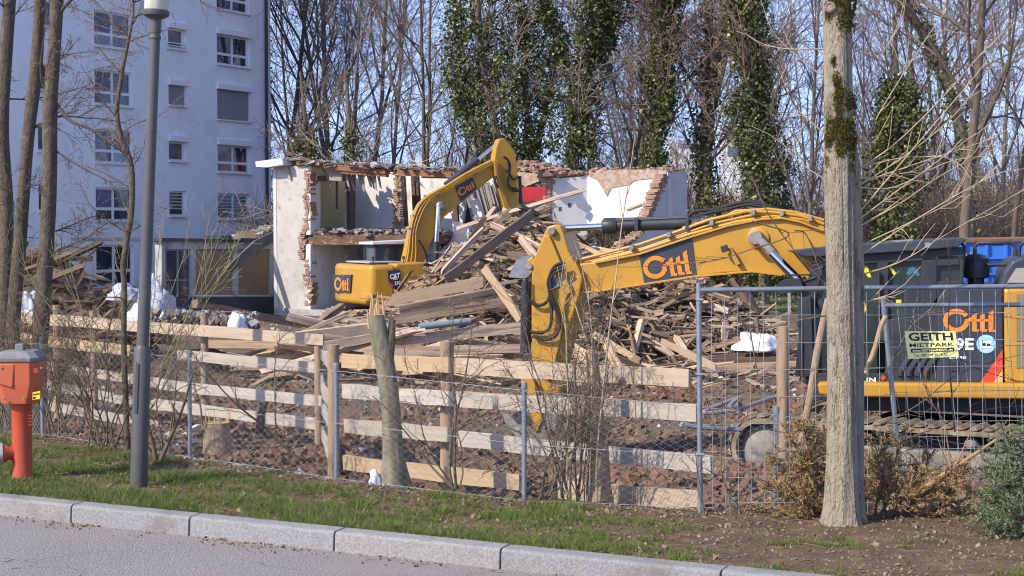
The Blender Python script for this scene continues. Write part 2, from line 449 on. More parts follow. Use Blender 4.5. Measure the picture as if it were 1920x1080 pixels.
# ------------------------------------------------------------ the ground
KA, KB = G(0, 929, 0.0), G(1480, 1077, 0.0)          # inner edge of the kerb
KD = (KB - KA).normalized(); KN = Vector((-KD.y, KD.x, 0))   # KN points to the lawn
def kerb_q(x, y): return (Vector((x, y, 0)) - Vector((KA.x, KA.y, 0))).dot(KN)
FX = [-60, -5.1, -3.2, -1.6, .1, 2.1, 6, 60]; FY = [60, 18, 16.3, 14.9, 13.7, 13.3, 13.3, 13.3]
def fence_y(x): return float(np.interp(x, FX, FY))
def ground_z(x, y, rough=True):
    q = (y - fence_y(x)) * .85
    z = float(np.interp(q, [-50, -.1, .35, 1.0, 2.2, 5.2, 7.5, 10, 1e6], [0, 0, -.14, -.32, -.48, -.64, -.92, -1.0, -1.0]))
    if rough:
        v = Vector((x, y, 0))
        z += .015 * noise.noise(v * 1.7) + .008 * noise.noise(v * 6)
        if q > 1.0 and y < 65:
            s = min(1, (q - 1) / 2)
            z += s * (.09 * noise.noise(v * .55) + .05 * noise.noise(v * 2.3) + .02 * noise.noise(v * 7))
    return z
def ground():
    def axis(a, b, st, lo, hi):
        m = list(np.arange(a, b, st))
        l = []; p = a; d = st
        while p > lo: d *= 1.35; p -= d; l.append(p)
        h = []; p = m[-1]; d = st
        while p < hi: d *= 1.35; p += d; h.append(p)
        return l[::-1] + m + h
    xs = axis(-9, 8, .12, -2500, 2500); ys = axis(9.5, 31, .12, -400, 3500)
    V = []
    for y in ys:
        for x in xs:
            z = ground_z(x, y)
            if kerb_q(x, y) < -.01: z = -.34
            V.append((x, y, z))
    nx = len(xs); Fc = []; mi = []
    for j in range(len(ys) - 1):
        for i in range(nx - 1):
            Fc.append((j * nx + i, j * nx + i + 1, (j + 1) * nx + i + 1, (j + 1) * nx + i))
            cx, cy = (xs[i] + xs[i + 1]) / 2, (ys[j] + ys[j + 1]) / 2
            q = (cy - fence_y(cx))
            mi.append(0 if q < .7 + .5 * noise.noise(Vector((cx * 1.3, cy * 1.3, 4))) else (2 if cy > 63 else 1))
    o = np_obj('ground', V, Fc, [soil, sitesoil, farsoil], smooth=True)
    o.data.polygons.foreach_set('material_index', mi)
    props(o, kind='structure')
    # road surface below the kerb
    W = .155
    a = Vector((KA.x, KA.y, 0)) - KN * (W - .03)
    mb = MB()
    p = [a - KD * 300, a + KD * 300, a + KD * 300 - KN * 60, a - KD * 300 - KN * 60]
    mb.prism([Vector((q.x, q.y, -.135)) for q in p], Vector((0, 0, -.05)))
    props(mb.build('road', asphalt, origin=(0, 0, -.135)), kind='structure')
    # kerb stones; joints where the photograph has them
    js = [-420, -190, 158, 378, 648, 957, 1366, 1790, 2230]
    ys_ = lambda x: 929 + (1077 - 929) * x / 1480
    s = [(G(x, ys_(x), 0) - KA).dot(KD) for x in js]
    names = ['long kerb stone at the left edge, before the first joint', 'kerb stone left of the lamp post, first full one in view',
             'kerb stone below the lamp post, between two open joints', 'kerb stone in the middle of the row under bright grass tufts',
             'kerb stone right of the middle of the row', 'kerb stone running out of the bottom edge of the photo', 'last kerb stone at the bottom right']
    rg = random.Random(3)
    for i in range(len(s) - 1):
        m = MB()
        a0, a1 = s[i] + .007, s[i + 1] - .007
        K = Vector((KA.x, KA.y, 0))
        A = K + KD * a0; B = K + KD * a1
        dz = rg.uniform(-.004, .004)
        prof = [(0, .02), (-W + .02, .012), (-W, -.004), (-W - .018, -.30), (0, -.30)]
        n = 14; vs = []
        for t in range(n + 1):
            c = A.lerp(B, t / n)
            for q, (k, z) in enumerate(prof):
                jx = rg.uniform(-.003, .003) if q in (1, 2) else 0
                vs.append(c + KN * (k + jx) + Vector((0, 0, z + dz + (jx if q < 3 else 0))))
        fs = []
        np_ = len(prof)
        for t in range(n):
            for q in range(np_):
                r = (q + 1) % np_
                fs.append([t * np_ + q, t * np_ + r, (t + 1) * np_ + r, (t + 1) * np_ + q])
        fs.append(list(range(np_ - 1, -1, -1))); fs.append([n * np_ + q for q in range(np_)])
        m.add(vs, fs)
        o = m.build('kerb_stone', kerbm, bevel=.006)
        props(o, names[min(max(i - 1, 0), len(names) - 1)] if i else 'far left kerb stone, its end only just reaching the frame', 'kerb stone', 'kerb stones along the road')
ground()

# ------------------------------------------------------------ white apartment building
VA = math.atan2(.889, .459)      # direction that runs into depth
UA = VA - math.pi / 2            # direction along the house fronts
def apartment():
    W = Plane((-14.9, 88), VA)
    root = thing('apartment_building', 'white rendered apartment block with roller shutter boxes behind the rubble heap', 'building', W.pt(-12, -1.2))
    cols = {
        'a': (73, 104, [(2, 50), (120, 170), (236, 284), (345, 396)]),
        'b': (180, 250, [(-90, -22), (24, 90), (133, 198), (244, 306), (352, 414), (459, 535)]),
        'c': (318, 350, [(-60, -10), (44, 92), (150, 198), (255, 302), (358, 405)]),
        'd': (409, 470, [(-48, 22), (58, 124), (160, 226), (263, 324), (363, 411)])}
    closed = {('c', 2), ('d', 2)}
    boxed = {('c', 1), ('c', 2), ('c', 3), ('d', 1), ('d', 2), ('d', 3), ('d', 0)}
    wins = []
    for c, (x0, x1, rows) in cols.items():
        s0, s1 = W.s(x0), W.s(x1); xm = (x0 + x1) / 2
        for r, (y0, y1) in enumerate(rows):
            wins.append((c, r, s0, s1, W.at(xm, y1).z, W.at(xm, y0).z))
    S0, S1 = -17.5, W.s(509); Z0, Z1 = -1.6, 19.5
    ss = sorted({S0, S1} | {q for w_ in wins for q in w_[2:4]}); zs = sorted({Z0, Z1} | {q for w_ in wins for q in w_[4:6]})
    m = MB()
    for i in range(len(ss) - 1):
        for j in range(len(zs) - 1):
            cs, cz = (ss[i] + ss[i + 1]) / 2, (zs[j] + zs[j + 1]) / 2
            if any(w_[2] < cs < w_[3] and w_[4] < cz < w_[5] for w_ in wins): continue
            m.add([W.pt(ss[i], zs[j]), W.pt(ss[i + 1], zs[j]), W.pt(ss[i + 1], zs[j + 1]), W.pt(ss[i], zs[j + 1])], [[0, 1, 2, 3]])
    D = 12
    for a, b, k0, k1 in ((S0, S0, D, 0), (S1, S1, 0, D), (S1, S0, D, D)):
        m.add([W.pt(a, Z0, k0), W.pt(b, Z0, k1), W.pt(b, Z1, k1), W.pt(a, Z1, k0)], [[0, 1, 2, 3]])
    m.add([W.pt(S0, Z1), W.pt(S1, Z1), W.pt(S1, Z1, D), W.pt(S0, Z1, D)], [[0, 1, 2, 3]])
    for _, _, a, b, z0, z1 in wins:
        q = [W.pt(a, z0), W.pt(b, z0), W.pt(b, z1), W.pt(a, z1)]; r = [p + W.n * .22 for p in q]
        m.add(q + r, [[0, 4, 5, 1], [1, 5, 6, 2], [2, 6, 7, 3], [3, 7, 4, 0]])
    m.build('wall', facade, root)
    mr = MB(); mr.lbox(W, S0 - .3, S1 + .3, Z1, Z1 + .35, -.3, D + .3); mr.build('roof', slate, root)
    p = MB(); sp = W.s(498)
    p.tube([W.pt(sp, -1, -.12), W.pt(sp, Z1, -.12)], .09, 8)
    pipe = p.build('downpipe', slate, root)
    br = MB(); z = .5
    while z < 14: br.lbox(W, sp + .55, sp + .62, z, z + .12, -.04, 0); z += .75
    br.build('corner_trim', slate, root)
    glassv = [M('window_glass', (.02, .025, .04), (.045, .055, .085), rough=.05, scale=.8, spec=.9),
              M('window_glass_pale', (.05, .06, .085), (.10, .11, .15), rough=.05, scale=.9, spec=.9),  # a paler tone of glass, picked at random for some panes
              M('window_glass_red', (.23, .035, .018), (.13, .02, .012), rough=.08, scale=2, spec=.8)]
    rg = random.Random(5)
    for c, r, a, b, z0, z1 in wins:
        f = MB(); wd = .09; box = (c, r) in boxed
        top = z1 - (.30 if box else 0)
        k0, k1 = .10, .18
        f.lbox(W, a, a + wd, z0, top, k0, k1); f.lbox(W, b - wd * (2.0 if c in 'cd' else 1), b, z0, top, k0, k1)
        f.lbox(W, a + wd, b - wd, z0, z0 + wd, k0 + .004, k1); f.lbox(W, a + wd, b - wd, top - wd, top, k0 + .004, k1)
        if (c, r) not in closed:
            if c in 'bd' :
                mid = (a + b) / 2
                f.lbox(W, mid - .07, mid + .07, z0 + wd, top - wd, k0 + .008, k1)
                if not (c == 'd' and r == 4):
                    zm = z0 + (top - z0) * .36
                    f.lbox(W, a + wd, b - wd, zm - .07, zm + .07, k0 + .012, k1 - .004)
            elif c == 'c' and r == 1:
                pass
        win = f.build('window', winframe, root)
        s_ = MB(); s_.lbox(W, a - .08, b + .08, z0 - .07, z0, -.14, .2); s_.build('sill', winframe, win)
        if box:
            x = MB(); x.lbox(W, a - .07, b + .07, top, z1 + .02, -.16, .12); x.build('shutter_box', winframe, win, bevel=.03)
        if (c, r) in closed:
            x = MB(); x.lbox(W, a + wd, b - wd, z0 + .05, top, .05, .09); x.build('roller_shutter', shutter_g, win)
        g = MB()
        g.lbox(W, a + .02, b - .02, z0 + .02, z1 - .02, .15, .17)
        g.build('pane', glassv[rg.choice([0, 0, 1])], win)
        if c == 'd' and r == 3:
            g = MB(); g.lbox(W, a + wd, b - wd, z0 + .1, z0 + (top - z0) * .55, .143, .147); g.build('red_blind', glassv[2], win)
        if c == 'd' and r == 4 or c == 'c' and r == 4:
            g = MB(); z = z0 + .35
            while z < top - .1: g.lbox(W, a + wd, b - wd, z, z + .07, .140, .146); z += .17
            g.build('blind', M('blind_slats', (.42, .46, .46), rough=.7), win)
        if c == 'b' and r in (2, 4, 1):
            g = MB(); g.lbox(W, a + .12, a + (b - a) * .46, z0 + (top - z0) * .42, top - .12, .140, .146); g.build('curtain', M('net_curtain', (.10, .11, .17), (.16, .17, .24), rough=.5, scale=2), win)
        if c == 'c' and r == 1:
            g = MB()
            for q in (.12, .26): g.tube([W.pt(a - .05, z0 + q, -.06), W.pt(b + .05, z0 + q, -.06)], .03, 6)
            g.build('window_rail', winframe, win)
apartment()

# ------------------------------------------------------------ the ruin
A0 = (-8.95, 61.5)
FR = Plane(A0, UA)                      # front of the house
rg = random.Random(11)
def bricks(mb, pl, path, k0, k1, wmin=.10, wmax=.30, step=.085, rng=rg):
    """a torn masonry edge: courses of broken bricks along a pixel path on plane pl"""
    pts = [pl.at(x, y, k0) for x, y in path]
    ss = [((p - pl.o).dot(pl.e), p.z) for p in pts]
    z0, z1 = min(q[1] for q in ss), max(q[1] for q in ss)
    order = sorted(ss, key=lambda q: q[1])
    z = z0
    while z < z1:
        a = float(np.interp(z, [q[1] for q in order], [q[0] for q in order]))
        w0 = rng.uniform(wmin, wmax); w1 = rng.uniform(wmin, wmax)
        k = k0 - rng.uniform(.0, .05)
        mb.lbox(pl, a - w0, a + .01, z, z + step * .86, k, k1)
        mb.lbox(pl, a + .02, a + w1, z, z + step * .86, k + rng.uniform(-.03, .05), k1)
        z += step
def rubble_edge(mb, pl, path, k0, k1, n, size, rng=rg, up=.1):
    """lumps lying along a broken top edge"""
    pts = [pl.at(x, y, k0) for x, y in path]
    L = [(pts[i + 1] - pts[i]).length for i in range(len(pts) - 1)]
    for _ in range(n):
        i = rng.choices(range(len(L)), L)[0]
        p = pts[i].lerp(pts[i + 1], rng.random()) + pl.n * rng.uniform(0, k1 - k0)
        s = size * rng.uniform(.4, 1.2)
        Mx = Matrix.Rotation(rng.uniform(0, 6.3), 3, 'Z') @ Matrix.Rotation(rng.uniform(-.4, .4), 3, 'X')
        mb.box(p + Vector((0, 0, rng.uniform(-.02, up))), (s * 1.6, s, s * .6), Mx, jit=s * .18, rng=rng)
house = thing('demolished_house', 'half demolished two storey house with torn brick walls and a ripped roof', 'ruin', (-2, 60, -1))
# left pier of the front wall
mb = MB()
mb.pp(FR, [(512, 311), (574, 311), (571, 330), (577, 347), (570, 372), (574, 398), (572, 425), (561, 441), (564, 458), (559, 478), (574, 494), (572, 520), (578, 545), (574, 566), (584, 584), (583, 602), (515, 598)], 0, .34)
mb.build('front_wall', plaster, house)
mb = MB(); bricks(mb, FR, [(575, 318), (579, 345), (573, 372), (578, 398), (575, 425), (564, 441), (567, 458), (563, 478), (577, 494), (575, 520), (581, 545), (577, 572)], -.015, .36, .05, .19)
mb.build('torn_brick_edge', brickm, house)
mb = MB(); mb.pp(FR, [(514, 577), (720, 588), (720, 640), (514, 604)], -.12, .5); mb.build('plinth', concrete, house)
mb = MB(); mb.pp(FR, [(512, 300), (517, 300), (520, 600), (514, 600)], -.02, 6.0); mb.build('end_wall', plaster_g, house)
# side wall of the left room, running in depth (seen obliquely), with a wide opening
SL = Plane(FR.pt(FR.s(582), 0, 0).xy, VA)
mb = MB(); mb.pp(SL, [(582, 312), (601, 312), (601, 440), (582, 440)], 0, .2); mb.pp(SL, [(601, 312), (668, 312), (668, 337), (601, 335)], 0, .2)
mb.pp(SL, [(655, 337), (668, 337), (668, 440), (655, 438)], .002, .2)
mb.build('side_wall', plaster_stain, house)
mb = MB(); mb.pp(SL, [(575, 318), (690, 318), (690, 455), (575, 455)], 1.2, 1.3); mb.build('far_room_wall', olive, house)
mb = MB(); mb.pp(SL, [(597, 330), (660, 328), (660, 340), (597, 340)], -.05, .12); mb.pp(SL, [(656, 318), (667, 318), (667, 440), (656, 440)], -.03, .12)
mb.pp(SL, [(631, 338), (634, 338), (634, 392), (631, 392)], -.08, -.04)
mb.build('door_frame', wood_dark, house)
mb = MB(); rubble_edge(mb, SL, [(600, 432), (656, 436)], .05, 1.0, 60, .22); mb.build('room_rubble', debrism, house)
# back walls of the left rooms
KB4 = 4.2
mb = MB(); mb.pp(FR, [(664, 312), (744, 318), (741, 345), (746, 365), (738, 398), (744, 425), (752, 445), (660, 446)], KB4, KB4 + .24); mb.build('back_wall', plaster_in, house)
mb = MB(); bricks(mb, FR, [(743, 322), (746, 345), (744, 372), (747, 398), (744, 422), (752, 444)], KB4 - .02, KB4 + .26, .06, .22); mb.build('torn_partition_edge', brickm, house)
mb = MB(); mb.pp(SL, [(582, 458), (672, 458), (672, 590), (582, 592)], 0, .2); mb.build('lower_side_wall', plaster_stain, house)
mb = MB(); mb.pp(FR, [(668, 458), (860, 458), (860, 575), (668, 575)], KB4, KB4 + .24); mb.build('lower_back_wall', plaster_stain, house)
# rooms beyond (deeper)
mb = MB(); mb.pp(FR, [(746, 328), (872, 328), (864, 350), (872, 380), (864, 440), (746, 445)], 6.6, 6.8)
mb.build('rear_room_wall', plaster_stain, house)
mb = MB(); mb.pp(FR, [(868, 330), (930, 328), (930, 430), (900, 436), (868, 420)], 7.4, 7.6)
mb.build('rear_room_wall', plaster_stain, house)
mb = MB(); mb.pp(FR, [(862, 345), (912, 343), (918, 425), (866, 430)], 7.0, 7.3); mb.build('dark_doorway', darkwall, house)  # solid dark slab, its colour stands in for the shade inside the opening
mb = MB()
for x0, x1 in ((752, 757), (770, 776), (779, 783), (848, 853)):
    mb = MB(); mb.pp(FR, [(x0, 330), (x1, 330), (x1 + 6, 425), (x0 + 5, 425)], 5.6, 5.75)
    mb.build('stud', wood_dark, house)
# floor between the storeys
mb = MB(); mb.pp(FR, [(576, 440), (772, 441), (772, 459), (576, 459)], .1, KB4)
mb.build('upper_floor', M('floor_edge', (.16, .085, .05), (.075, .05, .035), rough=.95, scale=5, stretch=(1, 1, 4), bump=.05, dirt=(.35, .22, .13), dscale=3, dlo=.55, dhi=.68), house)
mb = MB(); rubble_edge(mb, FR, [(578, 441), (772, 442)], .0, 3.5, 260, .16, up=.22); mb.build('floor_debris', debrism, house)
# roof: white fascia slab, boards and beams along the front edge, thin torn deck
mb = MB(); mb.pp(FR, [(478, 303), (529, 296), (531, 309), (500, 314), (480, 313)], -.5, 3.5); mb.build('roof_slab', M('weathered_fascia', (.60, .59, .56), (.46, .45, .43), rough=.9, scale=3), house, bevel=.01)
for q in ([(524, 301), (560, 298), (580, 306), (620, 310), (619, 317), (560, 309), (526, 310)], [(578, 303), (722, 318), (722, 326), (640, 320), (578, 312)], [(640, 312), (724, 321), (723, 332), (640, 325)], [(745, 318), (852, 322), (852, 333), (745, 329)], [(790, 324), (880, 326), (880, 335), (790, 334)]):
    mb = MB(); mb.pp(FR, q, .02 + rg.uniform(0, .15), .30 + rg.uniform(0, .1)); mb.build('roof_beam', beamm, house)
mb = MB()
for _ in range(620):
    px = rg.uniform(540, 960); py = 301 + (px - 540) * .045 + rg.uniform(-3, 7)
    p = FR.at(px, py, rg.uniform(-.2, 3.2))
    p.z = FR.at(px, py, 0).z - .02
    s = rg.uniform(.06, .34)
    Mx = Matrix.Rotation(rg.uniform(0, 6.3), 3, 'Z') @ Matrix.Rotation(rg.gauss(0, .22), 3, 'X') @ Matrix.Rotation(rg.gauss(0, .15), 3, 'Y')
    mb.box(p, (s * 1.7, s * .8, rg.uniform(.015, .07)), Mx, jit=.03, rng=rg)
mb.build('roof_debris', debrism, house)
for _ in range(34):
    mb = MB()
    px = rg.uniform(530, 900); py = 300 + (px - 540) * .045
    p = FR.at(px, py, rg.uniform(-.2, 1.2)); d = Vector((rg.gauss(0, 1), rg.gauss(0, .6), rg.gauss(.05, .22))).normalized()
    mb.tube([p, p + d * rg.uniform(.4, 1.5)], rg.uniform(.012, .028), 4)
    mb.build('loose_batten', rg.choice([wood_new, beamm, lathm]), house)
mb = MB(); mb.pp(FR, [(533, 308), (538, 309), (545, 335), (541, 336)], -.1, -.06); mb.build('hanging_board', wood_new, house)
# laths hanging from the torn ceiling
for x0, y0, x1, y1, w0 in [(643, 318, 652, 352, 6), (650, 318, 662, 358, 7), (640, 316, 648, 345, 6), (668, 322, 676, 352, 7), (676, 323, 680, 360, 6), (686, 324, 693, 352, 7), (692, 325, 700, 356, 6), (698, 326, 703, 358, 6), (706, 327, 712, 354, 5), (604, 316, 618, 349, 4), (772, 333, 790, 352, 5), (776, 332, 795, 355, 4)]:
    mb = MB(); k = rg.uniform(.3, .9)
    mb.pp(FR, [(x0, y0), (x0 + w0, y0), (x1 + w0 * .6, y1), (x1, y1 - 3)], k, k + .03)
    mb.build('hanging_lath', lathm, house)
mb = MB(); mb.pp(FR, [(616, 312), (643, 314), (640, 340), (617, 338)], .35, .42); mb.build('ceiling_panel', M('ceiling_scrap', (.33, .27, .21), (.24, .19, .15), rough=.95, scale=5), house)
# bundle of laths leaning behind the second excavator's stick
for i in range(19):
    x = 868 + i * 4.7 + rg.uniform(-2, 2)
    mb = MB(); k = 5.0 + rg.uniform(-.5, .3)
    mb.pp(FR, [(x, 345 + rg.uniform(-8, 8)), (x + 4, 345), (x + 22 + rg.uniform(-3, 5), 412), (x + 18, 414)], k, k + .04)
    mb.build('leaning_lath', lathm, house)
mb = MB(); mb.pp(FR, [(878, 374), (893, 372), (908, 412), (892, 414)], 3.6, 3.8); mb.build('fallen_slab', plaster_in, house)
# right hand rooms
BK = 5.25
mb = MB(); mb.pp(FR, [(1099, 328), (1252, 322), (1256, 430), (1100, 432)], BK, BK + .3); mb.build('back_wall', plaster_in, house)
mb = MB(); mb.pp(FR, [(1104, 318), (1250, 318), (1249, 328), (1225, 334), (1190, 338), (1180, 346), (1146, 352), (1138, 368), (1128, 350), (1118, 336), (1104, 330)], BK - .03, BK + .32); mb.build('bare_masonry', mortar, house)
mb = MB(); rubble_edge(mb, FR, [(1100, 320), (1250, 318)], BK - .02, BK + .3, 70, .11); mb.build('broken_wall_top', brickm, house)
cor = FR.pt(10.5, 0, BK)
SR = Plane(cor.xy, R(14))                    # partition, its plane skewed toward the sun to catch grazing light
mb = MB(); mb.pp(SR, [(1036, 336), (1101, 330), (1101, 440), (1028, 470), (1026, 430), (1035, 400), (1030, 380), (1036, 360)], 0, .24); mb.build('partition_wall', plaster_in, house)
mb = MB(); bricks(mb, SR, [(1031, 322), (1033, 345), (1030, 372), (1031, 395), (1024, 415), (1020, 440)], -.02, .26, .03, .18); mb.build('torn_partition_edge', brickm, house)
mb = MB(); rubble_edge(mb, SR, [(1030, 330), (1101, 326)], -.02, .26, 80, .12); mb.build('broken_wall_top', brickm, house)
SG = Plane(FR.pt(13.7, 0, 0).xy, VA)      # gable wall facing right, grey render
pg = [(1252, 330), (1262, 322), (1288, 321), (1289, 585), (1137, 640), (1137, 490), (1150, 476), (1178, 464), (1190, 448), (1208, 440), (1214, 415), (1222, 398), (1229, 372), (1238, 352)]
mb = MB(); mb.pp(SG, pg, 0, .30); mb.build('gable_wall', plaster_g, house)
mb = MB(); mb.pp(SG, [(1136, 572), (1290, 578), (1290, 606), (1136, 700)], -.06, .3); mb.build('gable_plinth', plaster_g, house)
mb = MB(); bricks(mb, SG, [(1250, 328), (1240, 352), (1231, 372), (1222, 398), (1213, 418), (1203, 440)], -.01, .32, .12, .40); bricks(mb, SG, [(1200, 441), (1176, 462), (1146, 477), (1140, 520)], -.01, .32, .1, .3)
mb.build('torn_brick_edge', brickm, house)
mb = MB(); rubble_edge(mb, SG, [(1250, 324), (1288, 320)], -.02, .3, 30, .13); rubble_edge(mb, SG, [(1140, 486), (1205, 440)], -.05, .3, 40, .16); mb.build('broken_gable_top', brickm, house)
mb = MB()
for x, y in ((1258, 552), (1250, 560), (1050, 392), (1068, 385)):
    pl = SG if x > 1200 else SR
    mb.lbox(pl, pl.s(x) - .06, pl.s(x) + .06, pl.at(x, y).z - .08, pl.at(x, y).z + .08, -.006 if x > 1200 else -.004, .1)
mb.build('wall_hole', darkwall, house)
# middle stretch: wall stump, rear wall in rubble
mb = MB(); rubble_edge(mb, FR, [(966, 312), (1030, 330)], 3.5, 5.5, 240, .16, up=.26); mb.build('broken_rear_wall', brickm, house)
mb = MB(); rubble_edge(mb, FR, [(750, 322), (860, 330)], 4.5, 6.0, 90, .14); mb.build('broken_rear_wall', brickm, house)
mb = MB(); mb.pp(FR, [(968, 322), (1028, 328), (1028, 345), (1010, 340), (985, 350), (968, 340)], 5.0, 5.4); mb.build('bare_masonry', mortar, house)
mb = MB(); mb.pp(FR, [(828, 470), (872, 476), (866, 520), (870, 560), (828, 560)], 2.0, 2.3); mb.pp(FR, [(848, 414), (880, 425), (876, 470), (846, 462)], 3.0, 3.3); mb.build('wall_stump', plaster_in, house)
mb = MB(); mb.pp(FR, [(868, 455), (900, 440), (935, 470), (925, 560), (868, 560)], 1.6, 2.2); mb.build('masonry_stump', mortar, house)
# gauge: the board stuck on the right back wall
t = FR.at(1180, 390, BK - .2)
mb = MB(); mb.prism([FR.at(1172, 392, BK - .06), FR.at(1202, 381, BK - .06), FR.at(1203, 384, BK - .06), FR.at(1176, 394, BK - .06)], FR.n * .05)
props(mb.build('splintered_board', wood_new), 'thin splintered board caught on the bright white back wall', 'board')
mb = MB(); mb.pp(FR, [(862, 350), (1024, 350), (1024, 377), (862, 382)], 8.2, 8.35)
o = props(mb.build('red_skip', redcont), 'bright red skip standing behind the gap in the ruin', 'skip')
mb = MB(); mb.pp(FR, [(862, 380), (1024, 377), (1024, 415), (862, 418)], 8.22, 8.33); mb.build('lower_side', blackp, o)
mb = MB(); mb.pp(FR, [(862, 340), (1024, 337), (1024, 342), (862, 345)], 8.15, 8.4); mb.build('top_rim', redcont, o)

# ------------------------------------------------------------ low annex left of the ruin
AN = Plane((-9.24, 63.5), VA)
annex = thing('low_annex', 'low flat roofed annex with boarded windows between apartment block and ruin', 'building', AN.pt(-3.3, -1))
mb = MB()
mb.pp(AN, [(303, 452), (512, 455), (512, 467), (303, 467)], 0, .3)
for a, b in ((303, 309), (357, 367), (437, 447), (506, 516)): mb.pp(AN, [(a, 467), (b, 467), (b, 556), (a, 556)], .004, .3)
mb.build('wall', M('annex_render', (.44, .43, .41), (.35, .34, .33), rough=.92, scale=2, dirt=(.25, .24, .23), dscale=2), annex)
mb = MB(); mb.pp(AN, [(303, 446), (512, 450), (512, 455), (303, 452)], -.12, 4); mb.build('roof', slate, annex)
mb = MB(); mb.pp(AN, [(303, 556), (516, 556), (516, 610), (303, 610)], -.03, .3); mb.build('plinth', darkwall, annex)
for a, b in ((367, 437), (447, 506)):
    mb = MB(); mb.pp(AN, [(a, 467), (b, 467), (b, 553), (a, 553)], .07, .10); pn = mb.build('boarded_window', plywood, annex)
    mb = MB(); mb.pp(AN, [(a, 553), (b, 553), (b, 556), (a, 556)], -.02, .1); mb.build('sill', farconc, pn)
mb = MB()
for a, b, c, d in ((309, 312, 467, 556), (332, 335, 467, 556), (354, 357, 467, 556)): mb.pp(AN, [(a, c), (b, c), (b, d), (a, d)], .05, .12)
for c, d in ((467, 470), (524, 527)): mb.pp(AN, [(312, c), (354, c), (354, d), (312, d)], .055, .115)
dr = mb.build('glazed_door', M('grey_door_frame', (.2, .21, .23), rough=.6), annex)
mb = MB(); mb.pp(AN, [(310, 468), (356, 468), (356, 556), (310, 556)], .09, .1); mb.build('pane', M('door_glass', (.035, .04, .06), (.07, .075, .10), rough=.08, scale=1.2, spec=.8), dr)
mb = MB()
for _ in range(90):
    px = 512 - abs(rg.gauss(0, 30)); py = 449 - max(0, (px - 440)) * .36 * rg.random()
    p = AN.at(px, py, rg.uniform(-.1, 1.5)); s = rg.uniform(.1, .45)
    mb.box(p, (s * 1.5, s, s * .4), Matrix.Rotation(rg.uniform(0, 6), 3, 'Z') @ Matrix.Rotation(rg.gauss(0, .3), 3, 'X'), jit=.05, rng=rg)
mb.build('roof_debris', debrism, annex)
mb = MB(); mb.pp(AN, [(424, 503), (436, 510), (460, 488), (514, 452), (514, 434), (478, 452)], -.9, -.8)
o = mb.build('fallen_roof_sheet', gutterm, bevel=.01); props(o, 'long dark metal roof sheet hanging down across the boarded windows', 'roof sheet')
mb = MB(); mb.pp(AN, [(416, 442), (434, 441), (436, 450), (417, 450)], -.2, .6); props(mb.build('concrete_block', slate), 'dark block lying on the annex roof edge', 'block')
# far white buildings beyond the wood
fb = thing('office_building', 'pale concrete office block with a glazed corner far beyond the trees', 'building', (17, 140, -1))
FP = Plane((17, 140), R(-12))
mb = MB(); mb.pp(FP, [(1348, 262), (1390, 262), (1390, 440), (1348, 440)], 0, 10); mb.pp(FP, [(1390, 268), (1430, 268), (1430, 440), (1390, 440)], 2, 10); mb.build('wall', farconc, fb)
mb = MB(); mb.pp(FP, [(1358, 236), (1384, 234), (1384, 262), (1358, 262)], .4, 8); mb.build('penthouse', M('penthouse_cladding', (.20, .24, .30), rough=.4), fb)
mb = MB(); mb.pp(FP, [(1364, 276), (1386, 276), (1386, 293), (1364, 293)], -.05, .1); mb.build('window', glassv_far := M('far_glass', (.10, .13, .18), rough=.15, spec=.8), fb)
mb = MB(); mb.pp(FP, [(1360, 243), (1382, 241), (1382, 258), (1360, 258)], .3, .45); mb.build('window', glassv_far, fb)
fb = thing('terrace_building', 'low pale building glimpsed between trunks left of the office block', 'building', (12, 140, -1))
mb = MB(); mb.pp(FP, [(1250, 262), (1312, 262), (1312, 430), (1250, 430)], 3, 12); mb.build('wall', farconc, fb)
mb = MB(); mb.pp(FP, [(1272, 263), (1306, 263), (1306, 276), (1272, 276)], 2.9, 3.2); mb.build('window_band', M('far_band', (.22, .27, .36), rough=.3), fb)
# ------------------------------------------------------------ lettering
def text_shape(body, bold=0.0, sx=1.0):
    cu = bpy.data.curves.new('lettering', 'FONT'); cu.body = body; cu.offset = bold; cu.resolution_u = 2
    o = bpy.data.objects.new('lettering', cu); COL.objects.link(o)
    dg = bpy.context.evaluated_depsgraph_get(); dg.update()
    me = bpy.data.meshes.new_from_object(o.evaluated_get(dg))
    V = [v.co.copy() for v in me.vertices]; Fc = [list(p.vertices) for p in me.polygons]
    bpy.data.objects.remove(o); bpy.data.curves.remove(cu); bpy.data.meshes.remove(me)
    x0 = min(v.x for v in V); x1 = max(v.x for v in V); y0 = min(v.y for v in V); y1 = max(v.y for v in V)
    return [((v.x - x0) / (x1 - x0), (v.y - y0) / (y1 - y0)) for v in V], Fc
def on_quad(mb, pl, quad, shape, k, mi=0):
    """put a unit-square 2D shape on the quad (bl, br, tr, tl in photo pixels) of plane pl"""
    V, Fc = shape
    c = [pl.at(x, y, k) for x, y in quad]
    out = [c[0].lerp(c[1], u).lerp(c[3].lerp(c[2], u), v) for u, v in V]
    fs = []
    for f in Fc:
        if len(f) < 3: continue
        a = (out[f[1]] - out[f[0]]).cross(out[f[2]] - out[f[0]])
        fs.append(f[::-1] if a.dot(pl.n) > 0 else f)
    mb.add(out, fs, mi)
